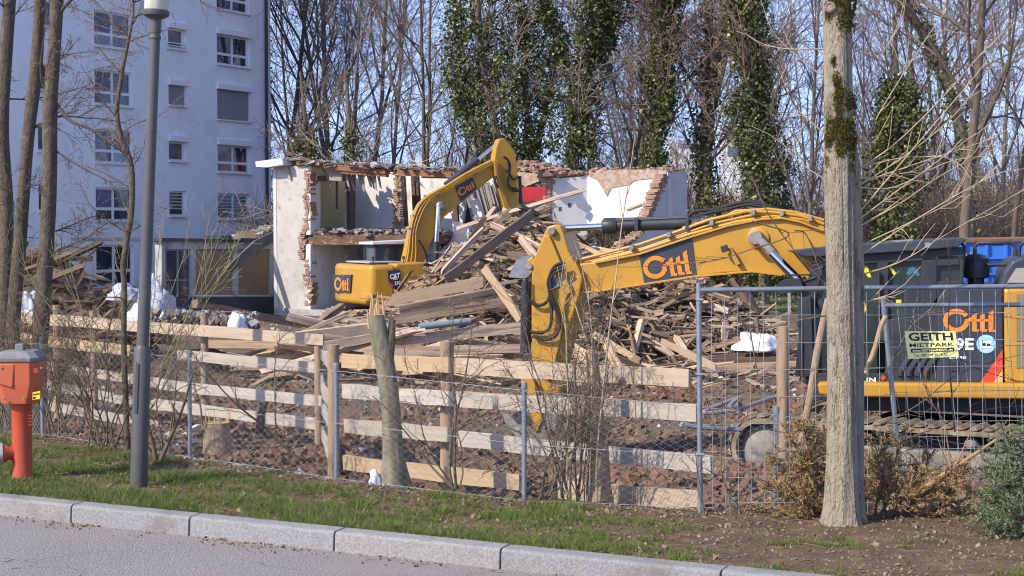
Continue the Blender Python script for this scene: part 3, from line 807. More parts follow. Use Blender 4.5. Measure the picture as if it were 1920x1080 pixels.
def logo_shape():
    V = []; Fc = []
    def poly(p):
        b = len(V); V.extend(p); Fc.append(list(range(b, b + len(p))))
    # the ring with its notch: an annulus open at the right
    cx, cy, ro, ri = .255, .5, .255, .16
    n = 40; a0, a1 = R(46), R(346)
    for i in range(n):
        s, t = a0 + (a1 - a0) * i / n, a0 + (a1 - a0) * (i + 1) / n
        ey = .5 / .255
        poly([(cx + ri * math.cos(s), cy + ri * ey * math.sin(s)), (cx + ro * math.cos(s), cy + ro * ey * math.sin(s)),
              (cx + ro * math.cos(t), cy + ro * ey * math.sin(t)), (cx + ri * math.cos(t), cy + ri * ey * math.sin(t))])
    poly([(.365, .80), (.43, .86), (.49, .80), (.45, .68), (.40, .66)])      # the barb at the top of the notch
    poly([(.40, .45), (.47, .36), (.51, .50), (.44, .54)])
    poly([(.43, .56), (.43, .46), (.90, .46), (.90, .56)])
    def t(x):
        poly([(x, .12), (x + .085, .12), (x + .085, .80), (x, .72)])
        poly([(x + .005, .04), (x + .12, .02), (x + .135, .12), (x, .12)])
    t(.56); t(.715)
    poly([(.875, .10), (.965, .10), (.965, .95), (.875, .88)]); poly([(.88, .02), (1.0, .02), (1.0, .10), (.875, .10)])
    poly([(.48, .56), (.56, .56), (.56, .64), (.50, .62)])
    return V, Fc
LOGO = logo_shape()

# ------------------------------------------------------------ the near excavator
PR = Plane((P(1300, 470, 22).x, 22), R(-14))
ex = thing('excavator', 'large yellow tracked excavator at the right, its arm stretched left behind the fence', 'excavator', (5, 21, -.9))
boom_px = [(1060, 547), (1107, 548), (1307, 518), (1360, 511), (1410, 509), (1467, 517), (1540, 540), (1600, 560), (1612, 520), (1590, 460), (1545, 433), (1500, 416), (1467, 409), (1427, 411), (1367, 423), (1300, 443), (1200, 476), (1120, 491), (1087, 494), (1057, 498), (1048, 515), (1046, 535)]
mb = MB(); mb.pp(PR, boom_px, .25, .9)
bm = mb.build('boom', yellow, ex, bevel=.02)
mb = MB()      # welded flange strips and the boss
mb.pp(PR, [(1060, 545), (1107, 546), (1307, 516), (1410, 507), (1467, 515), (1467, 518), (1410, 511), (1307, 520), (1107, 550), (1060, 549)], .19, .95)
mb.pp(PR, [(1115, 491), (1200, 474), (1300, 441), (1367, 421), (1427, 409), (1467, 407), (1500, 414), (1545, 431), (1545, 435), (1500, 418), (1467, 411), (1427, 413), (1367, 425), (1300, 445), (1200, 478), (1115, 495)], .19, .95)
mb.build('boom_flange', yellow, bm, bevel=.006)
mb = MB(); c = PR.at(1421, 446, .2)
mb.lathe([(.15, .06), (.145, .02), (.135, .015)], c, 20, axis=PR.n); mb.build('pin_boss', yellow, bm, smooth=True)
mb = MB(); mb.lathe([(.10, 0), (.10, .20), (.085, .215)], PR.at(1419, 446, .22), 18, axis=-PR.n); mb.build('pin', dusty_steel, bm, smooth=True)
mb = MB()
mb.pp(PR, [(1198, 476), (1297, 446), (1306, 518), (1208, 531)], .236, .25); lp = mb.build('logo_panel', slate, bm)
mb = MB(); on_quad(mb, PR, [(1209, 525), (1298, 514), (1290, 466), (1203, 485)], LOGO, .228); mb.build('logo', orange, bm)
# stick: a broad plate box
stick_px = [(1022, 434), (1026, 425), (1040, 421), (1051, 423), (1057, 438), (1066, 470), (1073, 484), (1084, 500), (1092, 520), (1086, 552), (1076, 585), (1058, 640), (1046, 690), (1048, 738), (1022, 738), (998, 690), (997, 633), (996, 560), (997, 495), (1010, 462)]
mb = MB(); mb.pp(PR, stick_px, .12, .95)
st = mb.build('stick', yellow, ex, bevel=.02)
mb = MB(); mb.pp(PR, [(1020, 442), (1030, 441), (1073, 545), (1062, 556), (1050, 640), (1040, 681), (997, 678), (997, 495)], .06, .12); mb.build('stick_plate', yellow, st, bevel=.012)
for x, y, r in ((1037, 434, .055), (1043, 530, .085), (995, 500, .05), (1000, 690, .05), (1030, 705, .06)):
    mb = MB(); mb.lathe([(r, 0), (r, .09), (r * .8, .11)], PR.at(x, y, .14), 16, axis=-PR.n); mb.build('pin', dusty_steel, st, smooth=True)
mb = MB()
mb.pp(PR, [(988, 488), (1000, 480), (1004, 508), (992, 514)], .2, .7); mb.build('cylinder_lug', yellow, st, bevel=.01)
# arm cylinder along the top of the boom
mb = MB(); mb.tube([PR.at(1130, 424, .45), PR.at(1332, 417, .45)], .085, 20); cy = mb.build('arm_cylinder', blackp, ex, smooth=True)
mb = MB(); mb.tube([PR.at(1042, 429, .45), PR.at(1131, 425, .45)], .048, 18); mb.build('rod', chrome, cy, smooth=True)
mb = MB(); mb.lathe([(.10, 0), (.115, .03), (.115, .16), (.1, .2)], PR.at(1131, 424, .45), 20, axis=PR.e); mb.lathe([(.1, 0), (.105, .02), (.105, .12), (.09, .14)], PR.at(1316, 417, .45), 18, axis=PR.e)
mb.build('cylinder_head', blackp, cy, smooth=True)
mb = MB()
for q in (0, 1): mb.tube([PR.at(1138, 414 - q * 3, .40 + q * .1), PR.at(1200, 412 - q * 2, .40 + q * .1), PR.at(1290, 408 - q * 2, .40 + q * .1)], .018, 8)
for x in (1190, 1285): mb.pp(PR, [(x, 408), (x + 6, 408), (x + 6, 432), (x, 432)], .32, .36)
mb.build('cylinder_pipe', slate, cy)
mb = MB(); mb.pp(PR, [(1322, 405), (1345, 408), (1360, 426), (1340, 435), (1318, 432)], .38, .6); mb.build('cylinder_bracket', yellow, cy, bevel=.01)
# boom cylinder
mb = MB(); mb.tube([PR.at(1424, 452, .05), PR.at(1502, 530, -.05)], .058, 18); bc = mb.build('boom_cylinder', chrome, ex, smooth=True)
mb = MB(); mb.tube([PR.at(1424, 450, .05), PR.at(1447, 474, .02)], .062, 18); mb.build('rod_end', dusty_steel, bc, smooth=True)
mb = MB(); mb.tube([PR.at(1499, 527, -.05), PR.at(1560, 590, -.1)], .095, 18); mb.build('barrel', blackp, bc, smooth=True)
# hard pipes on the boom
for q in ([(1060, 494), (1090, 486), (1200, 458), (1270, 434), (1330, 412), (1400, 396), (1450, 398), (1500, 404), (1545, 420)],
          [(1062, 498), (1130, 484), (1210, 464), (1282, 438), (1340, 418), (1420, 401), (1470, 401), (1545, 427)],
          [(1110, 492), (1200, 470), (1290, 440), (1380, 416), (1450, 405), (1510, 412), (1545, 431)],
          [(1280, 428), (1300, 418), (1340, 414), (1380, 396), (1440, 392), (1490, 398), (1545, 413)]):
    mb = MB(); mb.tube([PR.at(x, y, .30 + .1 * (q[0][0] % 7) / 7) for x, y in q], .022, 8); mb.build('hydraulic_pipe', yellow, ex, smooth=True)
for x, y in ((1250, 440), (1330, 418), (1408, 398), (1462, 400), (1515, 410), (1180, 464)):
    mb = MB(); mb.pp(PR, [(x, y - 4), (x + 7, y - 5), (x + 7, y + 4), (x, y + 5)], .24, .44); mb.build('pipe_clamp', steel, bm)
for q in ([(1283, 420), (1300, 398), (1340, 392), (1380, 382), (1410, 378), (1440, 386)], [(1300, 416), (1330, 398), (1380, 388), (1420, 382), (1470, 396)], [(1290, 424), (1310, 404), (1360, 394), (1400, 384), (1450, 392)],
          [(987, 524), (988, 552), (998, 568), (1014, 572), (1028, 562), (1033, 540), (1032, 515), (1042, 498), (1058, 492)],
          [(994, 622), (1012, 624), (1028, 618), (1034, 600), (1033, 570), (1030, 545), (1028, 528), (1036, 508), (1056, 498)],
          [(998, 630), (1020, 636), (1038, 632), (1048, 618), (1050, 600), (1044, 584), (1036, 562), (1031, 530), (1040, 512), (1060, 502)]):
    mb = MB(); mb.tube(catmull([PR.at(x, y, -.02 if y > 450 else .45) for x, y in q]), .024, 8); mb.build('hydraulic_hose', rubber, ex, smooth=True)
mb = MB(); mb.tube([PR.at(988, 528, .4), PR.at(985, 672, .4)], .075, 16); bk = mb.build('bucket_cylinder', blackp, ex, smooth=True)
mb = MB(); mb.tube([PR.at(985, 668, .4), PR.at(986, 715, .4)], .045, 14); mb.build('rod', chrome, bk, smooth=True)
mb = MB(); mb.pp(PR, [(980, 664), (1000, 660), (1004, 690), (986, 694)], .25, .5); mb.build('cylinder_head', blackp, bk, bevel=.02)
# linkage and bucket
mb = MB(); mb.pp(PR, [(974, 706), (990, 700), (1004, 718), (1012, 745), (1000, 752), (984, 735)], .2, .34); mb.pp(PR, [(1018, 725), (1052, 725), (1050, 748), (1022, 748)], .15, .85); mb.build('bucket_link', yellow, ex, bevel=.012)
mb = MB()
bpx = [(1000, 742), (1052, 742), (1054, 770), (1040, 806), (1005, 824), (965, 816), (946, 788), (953, 776), (972, 796), (1000, 802), (1018, 782), (1012, 760)]
mb.pp(PR, bpx, -.05, 0); mb.pp(PR, bpx, 1.15, 1.2)
arc = [(1052, 742), (1054, 770), (1040, 806), (1005, 824), (965, 816), (946, 788)]
for i in range(len(arc) - 1):
    a, b = arc[i], arc[i + 1]
    p = [PR.at(*a, 0), PR.at(*b, 0)]; q = [x + PR.n * 1.15 for x in p]
    up = Vector((0, 0, .03))
    mb.add(p + q[::-1], [[0, 1, 2, 3]]); mb.add([x + up for x in p + q[::-1]], [[3, 2, 1, 0]])
bu = mb.build('bucket', dusty_steel, ex)
mb = MB(); mb.pp(PR, [(992, 770), (1014, 768), (1017, 785), (1008, 808), (1000, 806)], -.09, -.05); mb.build('side_plate', yellow, bu)
mb = MB()
for i in range(5):
    k = .0 + i * .27
    mb.pp(PR, [(946, 786), (958, 780), (936, 766)], k, k + .09)
mb.build('tooth', dusty_steel, bu)
# work light on the boom
mb = MB(); mb.pp(PR, [(1350, 462), (1362, 458), (1366, 470), (1354, 474)], .08, .16); wl = mb.build('work_light', blackp, ex, bevel=.01)
mb = MB(); mb.pp(PR, [(1364, 466), (1370, 464), (1388, 494), (1380, 498)], .14, .25); mb.build('bracket', M('dull_yellow_bracket', (.36, .22, .05), rough=.6), wl)
# house: cab
PC = Plane((P(1650, 600, 21.2).x, 21.2), R(-14))
mb = MB()
cabpx = [(1545, 478), (1600, 474), (1806, 463), (1808, 718), (1512, 720), (1500, 640), (1502, 560), (1522, 500)]
def frame_poly(mb, pl, outer, k0, k1): mb.pp(pl, outer, k0, k1)
# pillars and panels leave the window openings free
for q in ([(1522, 486), (1545, 478), (1806, 463), (1807, 486), (1545, 498), (1520, 506)], [(1520, 506), (1545, 497), (1530, 560), (1524, 640), (1530, 720), (1512, 720), (1500, 640), (1502, 560)],
          [(1645, 486), (1666, 485), (1666, 640), (1645, 640)], [(1728, 482), (1757, 480), (1757, 560), (1728, 600)], [(1800, 478), (1807, 478), (1807, 540), (1800, 540)], [(1757, 528), (1807, 526), (1807, 560), (1757, 560)],
          [(1660, 600), (1728, 590), (1770, 560), (1770, 718), (1660, 718)], [(1530, 700), (1660, 700), (1660, 719), (1530, 719)], [(1757, 478), (1800, 478), (1800, 497), (1757, 500)]):
    mb.pp(PC, q, 0, .12)
mb.pp(PC, [(1548, 486), (1790, 474), (1790, 700), (1530, 700)], 1.45, 1.5)
mb.pp(PC, [(1600, 610), (1720, 600), (1760, 715), (1560, 715)], .3, 1.4)
cb = mb.build('cab', blackp, ex, bevel=.012)
for q, nm, mt in (([(1545, 497), (1645, 487), (1645, 700), (1530, 700), (1524, 640), (1530, 560)], 'door_window', glass_cab), ([(1666, 486), (1728, 483), (1728, 600), (1666, 602)], 'side_window', glass_cab), ([(1757, 499), (1800, 497), (1800, 528), (1757, 528)], 'rear_window', glass_cab)):
    mb = MB(); mb.pp(PC, q, .07, .075); mb.build(nm, mt, cb)
mb = MB(); mb.pp(PC, [(1699, 512), (1704, 503), (1712, 500), (1720, 505), (1725, 516), (1720, 518), (1712, 511), (1704, 518)], .06, .068); mb.build('container_glimpse', M('blue_container_glimpse', (.04, .13, .22), rough=.4), cb)  # painted blue glimpse of the container behind, as the cab glass is opaque
mb = MB(); mb.pp(PC, [(1700, 522), (1712, 516), (1722, 530), (1722, 590), (1694, 590)], .056, .062); mb.build('seat', blackp, cb, bevel=.02)
mb = MB()
for q in ([(1613, 500), (1626, 499), (1634, 520), (1628, 520)], [(1617, 536), (1628, 535), (1626, 540), (1617, 541)], [(1616, 560), (1620, 556), (1624, 580), (1620, 590)], [(1668, 497), (1680, 512), (1676, 516), (1668, 506)], [(1680, 562), (1690, 562), (1690, 568), (1680, 568)]):
    mb.pp(PC, q, .062, .069)
mb.build('warning_sticker', yellowlab, cb)
mb = MB(); mb.pp(PC, [(1475, 470), (1484, 469), (1545, 462), (1800, 446), (1813, 448), (1797, 463), (1720, 470), (1610, 477), (1545, 480), (1512, 482)], -.10, 1.6); mb.build('roof_guard', slate, cb, bevel=.015)
mb = MB(); mb.pp(PC, [(1660, 456), (1712, 452), (1712, 449), (1660, 453)], .1, 1.4); mb.pp(PC, [(1734, 455), (1744, 454), (1744, 464), (1734, 465)], -.112, -.10); mb.build('guard_fitting', steel, cb)
mb = MB(); mb.tube([PC.at(1648, 510, -.05), PC.at(1648, 600, -.05)], .02, 8); mb.tube([PC.at(1620, 690, -.04), PC.at(1648, 690, -.04)], .015, 8); mb.build('grab_handle', blackp, cb)
mb = MB(); mb.pp(PC, [(1453, 538), (1470, 524), (1500, 522), (1506, 538), (1488, 549), (1460, 551)], -.1, .1); mb.tube([PC.at(1500, 530, 0), PC.at(1530, 520, 0)], .02, 6); mb.tube([PC.at(1470, 522, 0), PC.at(1472, 516, 0), PC.at(1520, 515, 0)], .012, 6); mb.build('mirror', blackp, cb, bevel=.03)
mb = MB()
for q in ([(1496, 560), (1520, 556), (1526, 700), (1500, 712)], [(1500, 600), (1508, 600), (1508, 690), (1502, 690)]): mb.pp(PC, q, -.06, .2)
mb.pp(PC, [(1494, 602), (1500, 601), (1500, 612), (1494, 613)], -.07, -.055)
for i in range(4): mb.tube([PC.at(1497 + i * 2, 640, -.09), PC.at(1492 + i * 3, 705, -.09)], .012, 6)
mb.build('front_guard', blackp, cb, bevel=.01)
for i in range(4):
    mb = MB(); x = 1688 + i * 16
    mb.tube(catmull([PC.at(x, 704, -.02), PC.at(x + 3, 692, -.02), PC.at(x + 34, 648, -.02)], 4), .042, 8); mb.build('vent_louvre', slate, cb, smooth=True)
# engine side panels
mb = MB(); mb.pp(PC, [(1757, 562), (1772, 541), (1880, 540), (1881, 717), (1757, 718)], -.03, 2.4); bp_ = mb.build('side_panel', slate, ex, bevel=.02)
mb = MB(); mb.pp(PC, [(1882, 541), (2070, 536), (2090, 560), (2092, 700), (2070, 722), (1883, 718)], -.035, 2.4); cw = mb.build('rear_body', yellow, ex, bevel=.04)
mb = MB()
for x0, y0, x1, y1 in ((1906, 552, 1990, 590), (1906, 596, 1990, 640), (1906, 646, 1990, 690)): mb.pp(PC, [(x0, y0), (x1, y0 - 1), (x1, y1 - 1), (x0, y1)], -.045, -.03)
mb.build('grille', M('dusty_grille', (.24, .19, .12), (.15, .12, .08), rough=.8, scale=4, stretch=(1, 1, 60)), cw)
mb = MB(); mb.pp(PC, [(1925, 700), (1940, 699), (1940, 712), (1925, 713)], -.06, -.03); mb.build('latch', blackp, cw)
mb = MB(); on_quad(mb, PC, [(1768, 623), (1866, 623), (1866, 579), (1768, 579)], LOGO, -.036); mb.build('logo', orange, ex)
mb = MB(); on_quad(mb, PC, [(1758, 657), (1826, 657), (1826, 634), (1758, 634)], text_shape('329E', .035), -.036); mb.build('lettering', whitep, ex)
mb = MB(); on_quad(mb, PC, [(1780, 673), (1812, 673), (1812, 668), (1780, 668)], text_shape('L-ME', .02), -.036); mb.build('lettering', whitep, ex)
mb = MB(); c = PC.at(1849, 645, -.034); mb.lathe([(.118, 0), (.118, .004)], c, 28, axis=-PC.n); sk = mb.build('round_sticker', ltblue, ex)
mb = MB(); mb.pp(PC, [(1838, 640), (1859, 639), (1859, 652), (1838, 653)], -.042, -.038); mb.build('sticker_panel', whitep, sk)
mb = MB(); mb.pp(PC, [(1841, 643), (1848, 643), (1848, 648), (1841, 648)], -.045, -.042); mb.pp(PC, [(1850, 644), (1857, 644), (1857, 648), (1850, 648)], -.045, -.042); mb.build('sticker_mark', signblk, sk)
mb = MB()
for i in range(30):
    if 13 < i < 17 or 28 < i: continue
    a = i / 30 * 2 * math.pi; mb.box(c + PC.e * (.095 * math.cos(a)) + Vector((0, 0, .095 * math.sin(a))) - PC.n * .006, (.012, .003, .012))
mb.build('sticker_ring', whitep, sk)
mb = MB(); mb.pp(PC, [(1838, 717), (1862, 717), (1880, 690), (1880, 655)], -.038, -.032); mb.build('red_stripe', redp, ex)
mb = MB(); mb.pp(PC, [(1863, 717), (1880, 717), (1880, 692)], -.038, -.032); mb.build('tan_stripe', tan, ex)
mb = MB(); mb.pp(PC, [(1783, 678), (1798, 677), (1798, 696), (1783, 697)], -.045, -.03); mb.build('door_latch', blackp, ex, bevel=.01)
mb = MB(); on_quad(mb, PC, [(1566, 716), (1642, 716), (1642, 708), (1566, 708)], text_shape('ZEPPELIN', .03), -.006); mb.build('dealer_lettering', whitep, cb)
mb = MB(); mb.lathe([(.03, 0), (.03, .004)], PC.at(1656, 708, -.004), 16, axis=-PC.n); mb.build('round_badge', redp, cb)
mb = MB(); pr = [(1532, 719), (1538, 717), (2100, 721), (2100, 752), (1560, 744), (1536, 740)]
mb.pp(PC, pr, -.20, .4); mb.build('deck_skirt', yellow, ex, bevel=.035, seg=3)
mb = MB(); mb.pp(PC, [(1516, 722), (1534, 720), (1545, 745), (1530, 748), (1518, 740)], -.15, .3); mb.build('skirt_end', blackp, ex, bevel=.02)
mb = MB(); mb.pp(PC, [(1560, 742), (2060, 748), (2060, 775), (1600, 770)], .3, 2.2); mb.build('slew_deck', blackp, ex)
# air cleaner, hood, rails
mb = MB(); c = PC.at(1830, 540, .45); mb.lathe([(.10, 0), (.10, .12), (.165, .14), (.17, .30), (.15, .36), (.155, .38), (.11, .43), (.02, .45)], c, 24); mb.build('air_cleaner', blackp, ex, smooth=True, angle=50)
mb = MB(); mb.pp(PC, [(1872, 540), (1880, 510), (1896, 488), (1916, 480), (2050, 478), (2060, 540)], .1, 1.9); hd = mb.build('engine_hood', slate, ex, bevel=.05, seg=3)
mb = MB(); mb.pp(PC, [(1888, 530), (1905, 503), (1990, 498), (1990, 530)], .085, .11); mb.build('hood_mesh', M('hood_mesh', (.36, .33, .28), (.25, .23, .2), rough=.8, scale=50), hd)
for q in ([(1828, 540), (1828, 462), (1834, 456), (1895, 455), (1903, 462), (1904, 480)], [(1806, 500), (1808, 462), (1803, 456)], [(1910, 480), (1912, 462), (1918, 456), (1980, 455), (1986, 480)], [(1850, 497), (1905, 495)]):
    mb = MB(); mb.tube([PC.at(x, y, .3) for x, y in q], .026, 8); mb.build('handrail', blackp, ex, smooth=True)
# undercarriage: two tracks at an angle to the upper body
TA = R(-30)
def track(C, name, root, L0, L1, r, width, zc, pl_ang, detail=True):
    pl = Plane(C, pl_ang)
    def outline(rr, n=14):
        pts = []
        for i in range(n + 1):
            a = math.pi / 2 + math.pi * i / n; pts.append((L0 + rr * math.cos(a), zc + rr * math.sin(a)))
        for i in range(n + 1):
            a = -math.pi / 2 + math.pi * i / n; pts.append((L1 + rr * math.cos(a), zc + rr * math.sin(a)))
        return pts
    mb = MB(); o, i_ = outline(r), outline(r - .06); n = len(o)
    fr = [pl.pt(a, z, 0) for a, z in o] + [pl.pt(a, z, 0) for a, z in i_]; bk_ = [p + pl.n * width for p in fr]
    fs = []
    for q in range(n):
        s = (q + 1) % n
        fs += [[q, s, n + s, n + q], [2 * n + q, 3 * n + q, 3 * n + s, 2 * n + s], [q, 2 * n + q, 2 * n + s, s], [n + q, n + s, 3 * n + s, 3 * n + q]]
    mb.add(fr + bk_, fs)
    # grousers, one per shoe
    per = [(o[q], o[(q + 1) % n]) for q in range(n)]
    tot = sum(math.dist(*p) for p in per); cnt = int(tot / .17); t = 0; q = 0; acc = 0
    for c in range(cnt):
        d = c * tot / cnt
        while acc + math.dist(*per[q]) < d: acc += math.dist(*per[q]); q += 1
        a, b = per[q]; f = (d - acc) / max(math.dist(a, b), 1e-6)
        x, z = a[0] + (b[0] - a[0]) * f, a[1] + (b[1] - a[1]) * f
        dx, dz = (b[0] - a[0]), (b[1] - a[1]); l = math.hypot(dx, dz); dx /= l; dz /= l; nx, nz = dz, -dx
        nx, nz = -nx, -nz
        if (x - (L0 + L1) / 2) * nx + (z - zc) * nz < 0: nx, nz = -nx, -nz
        pts = [(x - dx * .07 + nx * .02, z - dz * .07 + nz * .02), (x + dx * .05 + nx * .01, z + dz * .05 + nz * .01), (x + dx * .02 + nx * .055, z + dz * .02 + nz * .055), (x - dx * .02 + nx * .055, z - dz * .02 + nz * .055)]
        mb.prism([pl.pt(u, v, -.01) for u, v in pts], pl.n * (width + .02))
    tr = mb.build(name, trackmat, root)
    if detail:
        for L in (L0, L1):
            m = MB(); m.lathe([(r - .07, 0), (r - .07, .05), (r - .16, .09), (.12, .10)], pl.pt(L, zc, width * .35), 24, axis=-pl.n)
            m.build('idler', dusty_steel, tr, smooth=True)
        m = MB(); m.prism([pl.pt(a, z, .12) for a, z in [(L0 + .35, zc - .22), (L1 - .25, zc - .22), (L1 - .3, zc + .12), (L0 + 1.1, zc + .12), (L0 + .35, zc + .02)]], pl.n * (width * .6)); m.build('track_frame', dusty_steel, tr, bevel=.03)
        m = MB()
        for i in range(7):
            a = L0 + .55 + (L1 - L0 - 1.0) * i / 6; m.lathe([(.10, 0), (.10, .08), (.05, .1)], pl.pt(a, zc - .25, .16), 14, axis=-pl.n)
        for a in (L0 + 1.3, L1 - 1.2): m.lathe([(.07, 0), (.07, .08), (.04, .1)], pl.pt(a, zc + .24, .16), 14, axis=-pl.n)
        m.build('roller', dusty_steel, tr)
    return tr
TC = P(1425, 842, 21.3)
Tp = Plane((TC.x, TC.y), TA)
track((TC.x, TC.y), 'track', ex, 0, 3.9, .40, .6, TC.z, TA)
q = Vector((TC.x, TC.y, 0)) + Tp.n * 2.55
track((q.x, q.y), 'track', ex, 0, 3.9, .40, .6, TC.z, TA, detail=False)
mb = MB(); mb.lbox(Tp, .9, 3.0, TC.z - .1, TC.z + .3, .5, 2.7); mb.build('car_body', blackp, ex, bevel=.05)

# ------------------------------------------------------------ the far excavator on the timber heap
TH = R(25)
C0 = P(697, 535, 47.0)
S_ = Plane((C0.x, C0.y), TH)             # right side, facing the camera
e2, n2 = S_.e, S_.n
Q_ = Plane((C0.x, C0.y), TH + math.pi / 2 - math.pi)   # rear face (runs away to the left)
ey = thing('excavator', 'smaller looking yellow excavator behind the timber heap, arm raised over the ruin', 'excavator', (C0.x, C0.y, -1))
zt, zb = P(697, 497, 47).z, P(697, 573, 47).z
def L2(a, k, z):                           # a along heading, k across (away), z
    p = Vector((C0.x, C0.y, 0)) + e2 * a + n2 * k; p.z = z; return p
mb = MB()
plan = [(0, .0), (-.16, .4), (-.24, 1.05), (-.27, 1.6), (-.24, 2.2), (-.16, 2.75), (0, 3.12), (.75, 3.12), (.75, 0)]
mb.prism([L2(a, k, zb) for a, k in plan], Vector((0, 0, zt - zb)))
mb.build('counterweight', yellow, ey, bevel=.13, seg=4, smooth=True)
mb = MB(); mb.prism([L2(a, 0, z) for a, z in ((.76, zb + .05), (2.45, zb + .22), (2.2, zt - .02), (1.6, zt + .07), (.76, zt + .03))], n2 * 2.7); hs = mb.build('engine_housing', yellow, ey, bevel=.05, seg=3)
mb = MB()
for a in (.755, 1.75): mb.prism([L2(a, -.004, z) for z in (zb + .1, zt - .05)] + [L2(a + .02, -.004, zt - .05), L2(a + .02, -.004, zb + .1)], n2 * .01)
mb.build('panel_seam', blackp, hs)
mb = MB(); mb.prism([L2(a, -.01, z) for a, z in ((2.25, zt - .02), (2.7, zt - .25), (3.0, zb + .25), (2.47, zb + .2))], n2 * 1.0); mb.build('front_step', slate, ey, bevel=.03)
# raised panel, moulding and logo on the rear
R2 = Plane((L2(-.262, 1.6, 0).x, L2(-.262, 1.6, 0).y), TH - math.pi / 2)
mb = MB(); mb.pp(R2, [(623, 515), (658, 515), (656, 549), (628, 549)], -.03, .12); mb.build('logo_panel', slate, ey, bevel=.01)
mb = MB(); on_quad(mb, R2, [(627, 545), (654, 545), (654, 520), (627, 520)], LOGO, -.045); mb.build('logo', orange, ey)
mb = MB(); mb.pp(R2, [(672, 560), (680, 551), (697, 549), (697, 556), (690, 562)], -.06, .1); mb.build('counterweight_step', yellow, ey, bevel=.03)
mb = MB(); mb.pp(S_, [(727, 508), (750, 505), (752, 536), (737, 540), (729, 533)], -.02, .0); cp = mb.build('decal_panel', slate, ey)
mb = MB(); on_quad(mb, S_, [(731, 524), (750, 521), (750, 511), (731, 514)], text_shape('CAT', .05), -.028); mb.build('lettering', whitep, cp)
mb = MB(); mb.pp(S_, [(737, 525), (746, 524), (741.5, 518.5)], -.034, -.029); mb.build('triangle_mark', M('decal_yellow', (.85, .5, .02), rough=.5), cp)
mb = MB(); on_quad(mb, S_, [(740, 535), (751, 533), (751, 526), (740, 528)], text_shape('330', .03), -.028); mb.build('lettering', whitep, cp)
mb = MB(); mb.pp(S_, [(729, 528), (737, 535), (737, 540), (729, 533)], -.028, -.021); mb.build('red_corner', redp, cp)
mb = MB(); mb.prism([L2(a, k, zt + .03) for a, k in ((.1, .5), (.1, 2.6), (1.3, 2.6), (1.3, .9))], Vector((0, 0, .05))); mb.build('hood_deck', M('grey_deck', (.33, .33, .33), rough=.6), ey, bevel=.02)
for a, k in ((.1, .15), (.1, 2.5), (1.1, .3)):
    mb = MB(); mb.tube([L2(a, k, zt), L2(a, k, zt + .16)], .02, 6); mb.box(L2(a, k, zt + .2), (.08, .1, .08)); mb.build('rear_light', blackp, ey)
# cab
mb = MB()
ztc, z0c = P(730, 459, 48.8).z, zt - .3
for a0, a1 in ((.75, .85), (2.15, 2.3), (1.35, 1.42)):
    for k in (1.72, 2.66): mb.prism([L2(a0, k, z0c), L2(a1, k, z0c), L2(a1, k, ztc), L2(a0, k, ztc)], n2 * .09)
mb.prism([L2(.75, 1.72, z0c), L2(2.3, 1.72, z0c), L2(2.3, 1.72, zt + .1), L2(.75, 1.72, zt + .1)], n2 * 1.0)
mb.prism([L2(.75, 1.72, ztc - .1), L2(2.3, 1.72, ztc - .1), L2(2.3, 1.72, ztc), L2(.75, 1.72, ztc)], n2 * 1.0)
cb2 = mb.build('cab', blackp, ey)
mb = MB(); mb.prism([L2(.62, 1.6, ztc + .01), L2(2.5, 1.6, ztc + .09), L2(2.5, 2.8, ztc + .09), L2(.62, 2.8, ztc + .01)], Vector((0, 0, .07))); mb.build('cab_roof', M('white_cab_roof', (.6, .6, .6), rough=.4), cb2)
mb = MB()
mb.prism([L2(.78, 1.8, zt + .1), L2(.78, 2.66, zt + .1), L2(.78, 2.66, ztc - .1), L2(.78, 1.8, ztc - .1)], e2 * .02); mb.prism([L2(.85, 1.75, zt + .1), L2(2.2, 1.75, zt + .1), L2(2.2, 1.75, ztc - .1), L2(.85, 1.75, ztc - .1)], n2 * .02)
mb.build('cab_window', glass_teal, cb2)
# boom, stick
K_ = 1.25
bpx = [(760, 506), (754, 498), (768, 433), (776, 401), (787, 381), (805, 365), (836, 349), (872, 328), (925, 302), (938, 294), (951, 301), (952, 312), (943, 318), (872, 375), (836, 404), (823, 420), (810, 452), (802, 472), (790, 506)]
mb = MB(); mb.pp(S_, bpx, K_ - .3, K_ - .08); b2 = mb.build('boom', yellow, ey, bevel=.025)
spx = [(936, 262), (942, 259), (948, 261), (966, 284), (973, 344), (974, 404), (968, 420), (955, 420), (944, 372), (930, 330), (927, 300), (931, 275)]
mb = MB(); mb.pp(S_, spx, K_ - .34, K_ - .02); s2 = mb.build('stick', yellow, ey, bevel=.025)
mb = MB(); mb.pp(S_, [(926, 300), (934, 300), (934, 328), (966, 418), (955, 421), (930, 334)], K_ - .46, K_ - .36); mb.build('stick_edge_plate', yellow, s2, bevel=.02)
mb = MB(); mb.tube([S_.at(836, 347, K_), S_.at(896, 299, K_)], .10, 12); a2 = mb.build('arm_cylinder', slate, ey, smooth=True)
mb = MB(); mb.tube([S_.at(894, 301, K_), S_.at(938, 264, K_)], .055, 10); mb.build('rod', chrome, a2, smooth=True)
mb = MB(); mb.tube([S_.at(822, 386, K_ - .5), S_.at(818, 455, K_ - .5)], .07, 10); c2 = mb.build('boom_cylinder', chrome, ey, smooth=True)
mb = MB(); mb.tube([S_.at(818, 453, K_ - .5), S_.at(815, 522, K_ - .5)], .11, 12); mb.build('barrel', blackp, c2, smooth=True)
mb = MB(); mb.lathe([(.13, 0), (.13, .16), (.09, .2)], S_.at(822, 386, K_ - .3), 14, axis=-n2); mb.build('pin_boss', steel, c2, smooth=True)
mb = MB(); mb.pp(S_, [(854, 351), (886, 332), (894, 353), (865, 377)], K_ - .33, K_ - .3); mb.build('logo_panel', slate, b2)
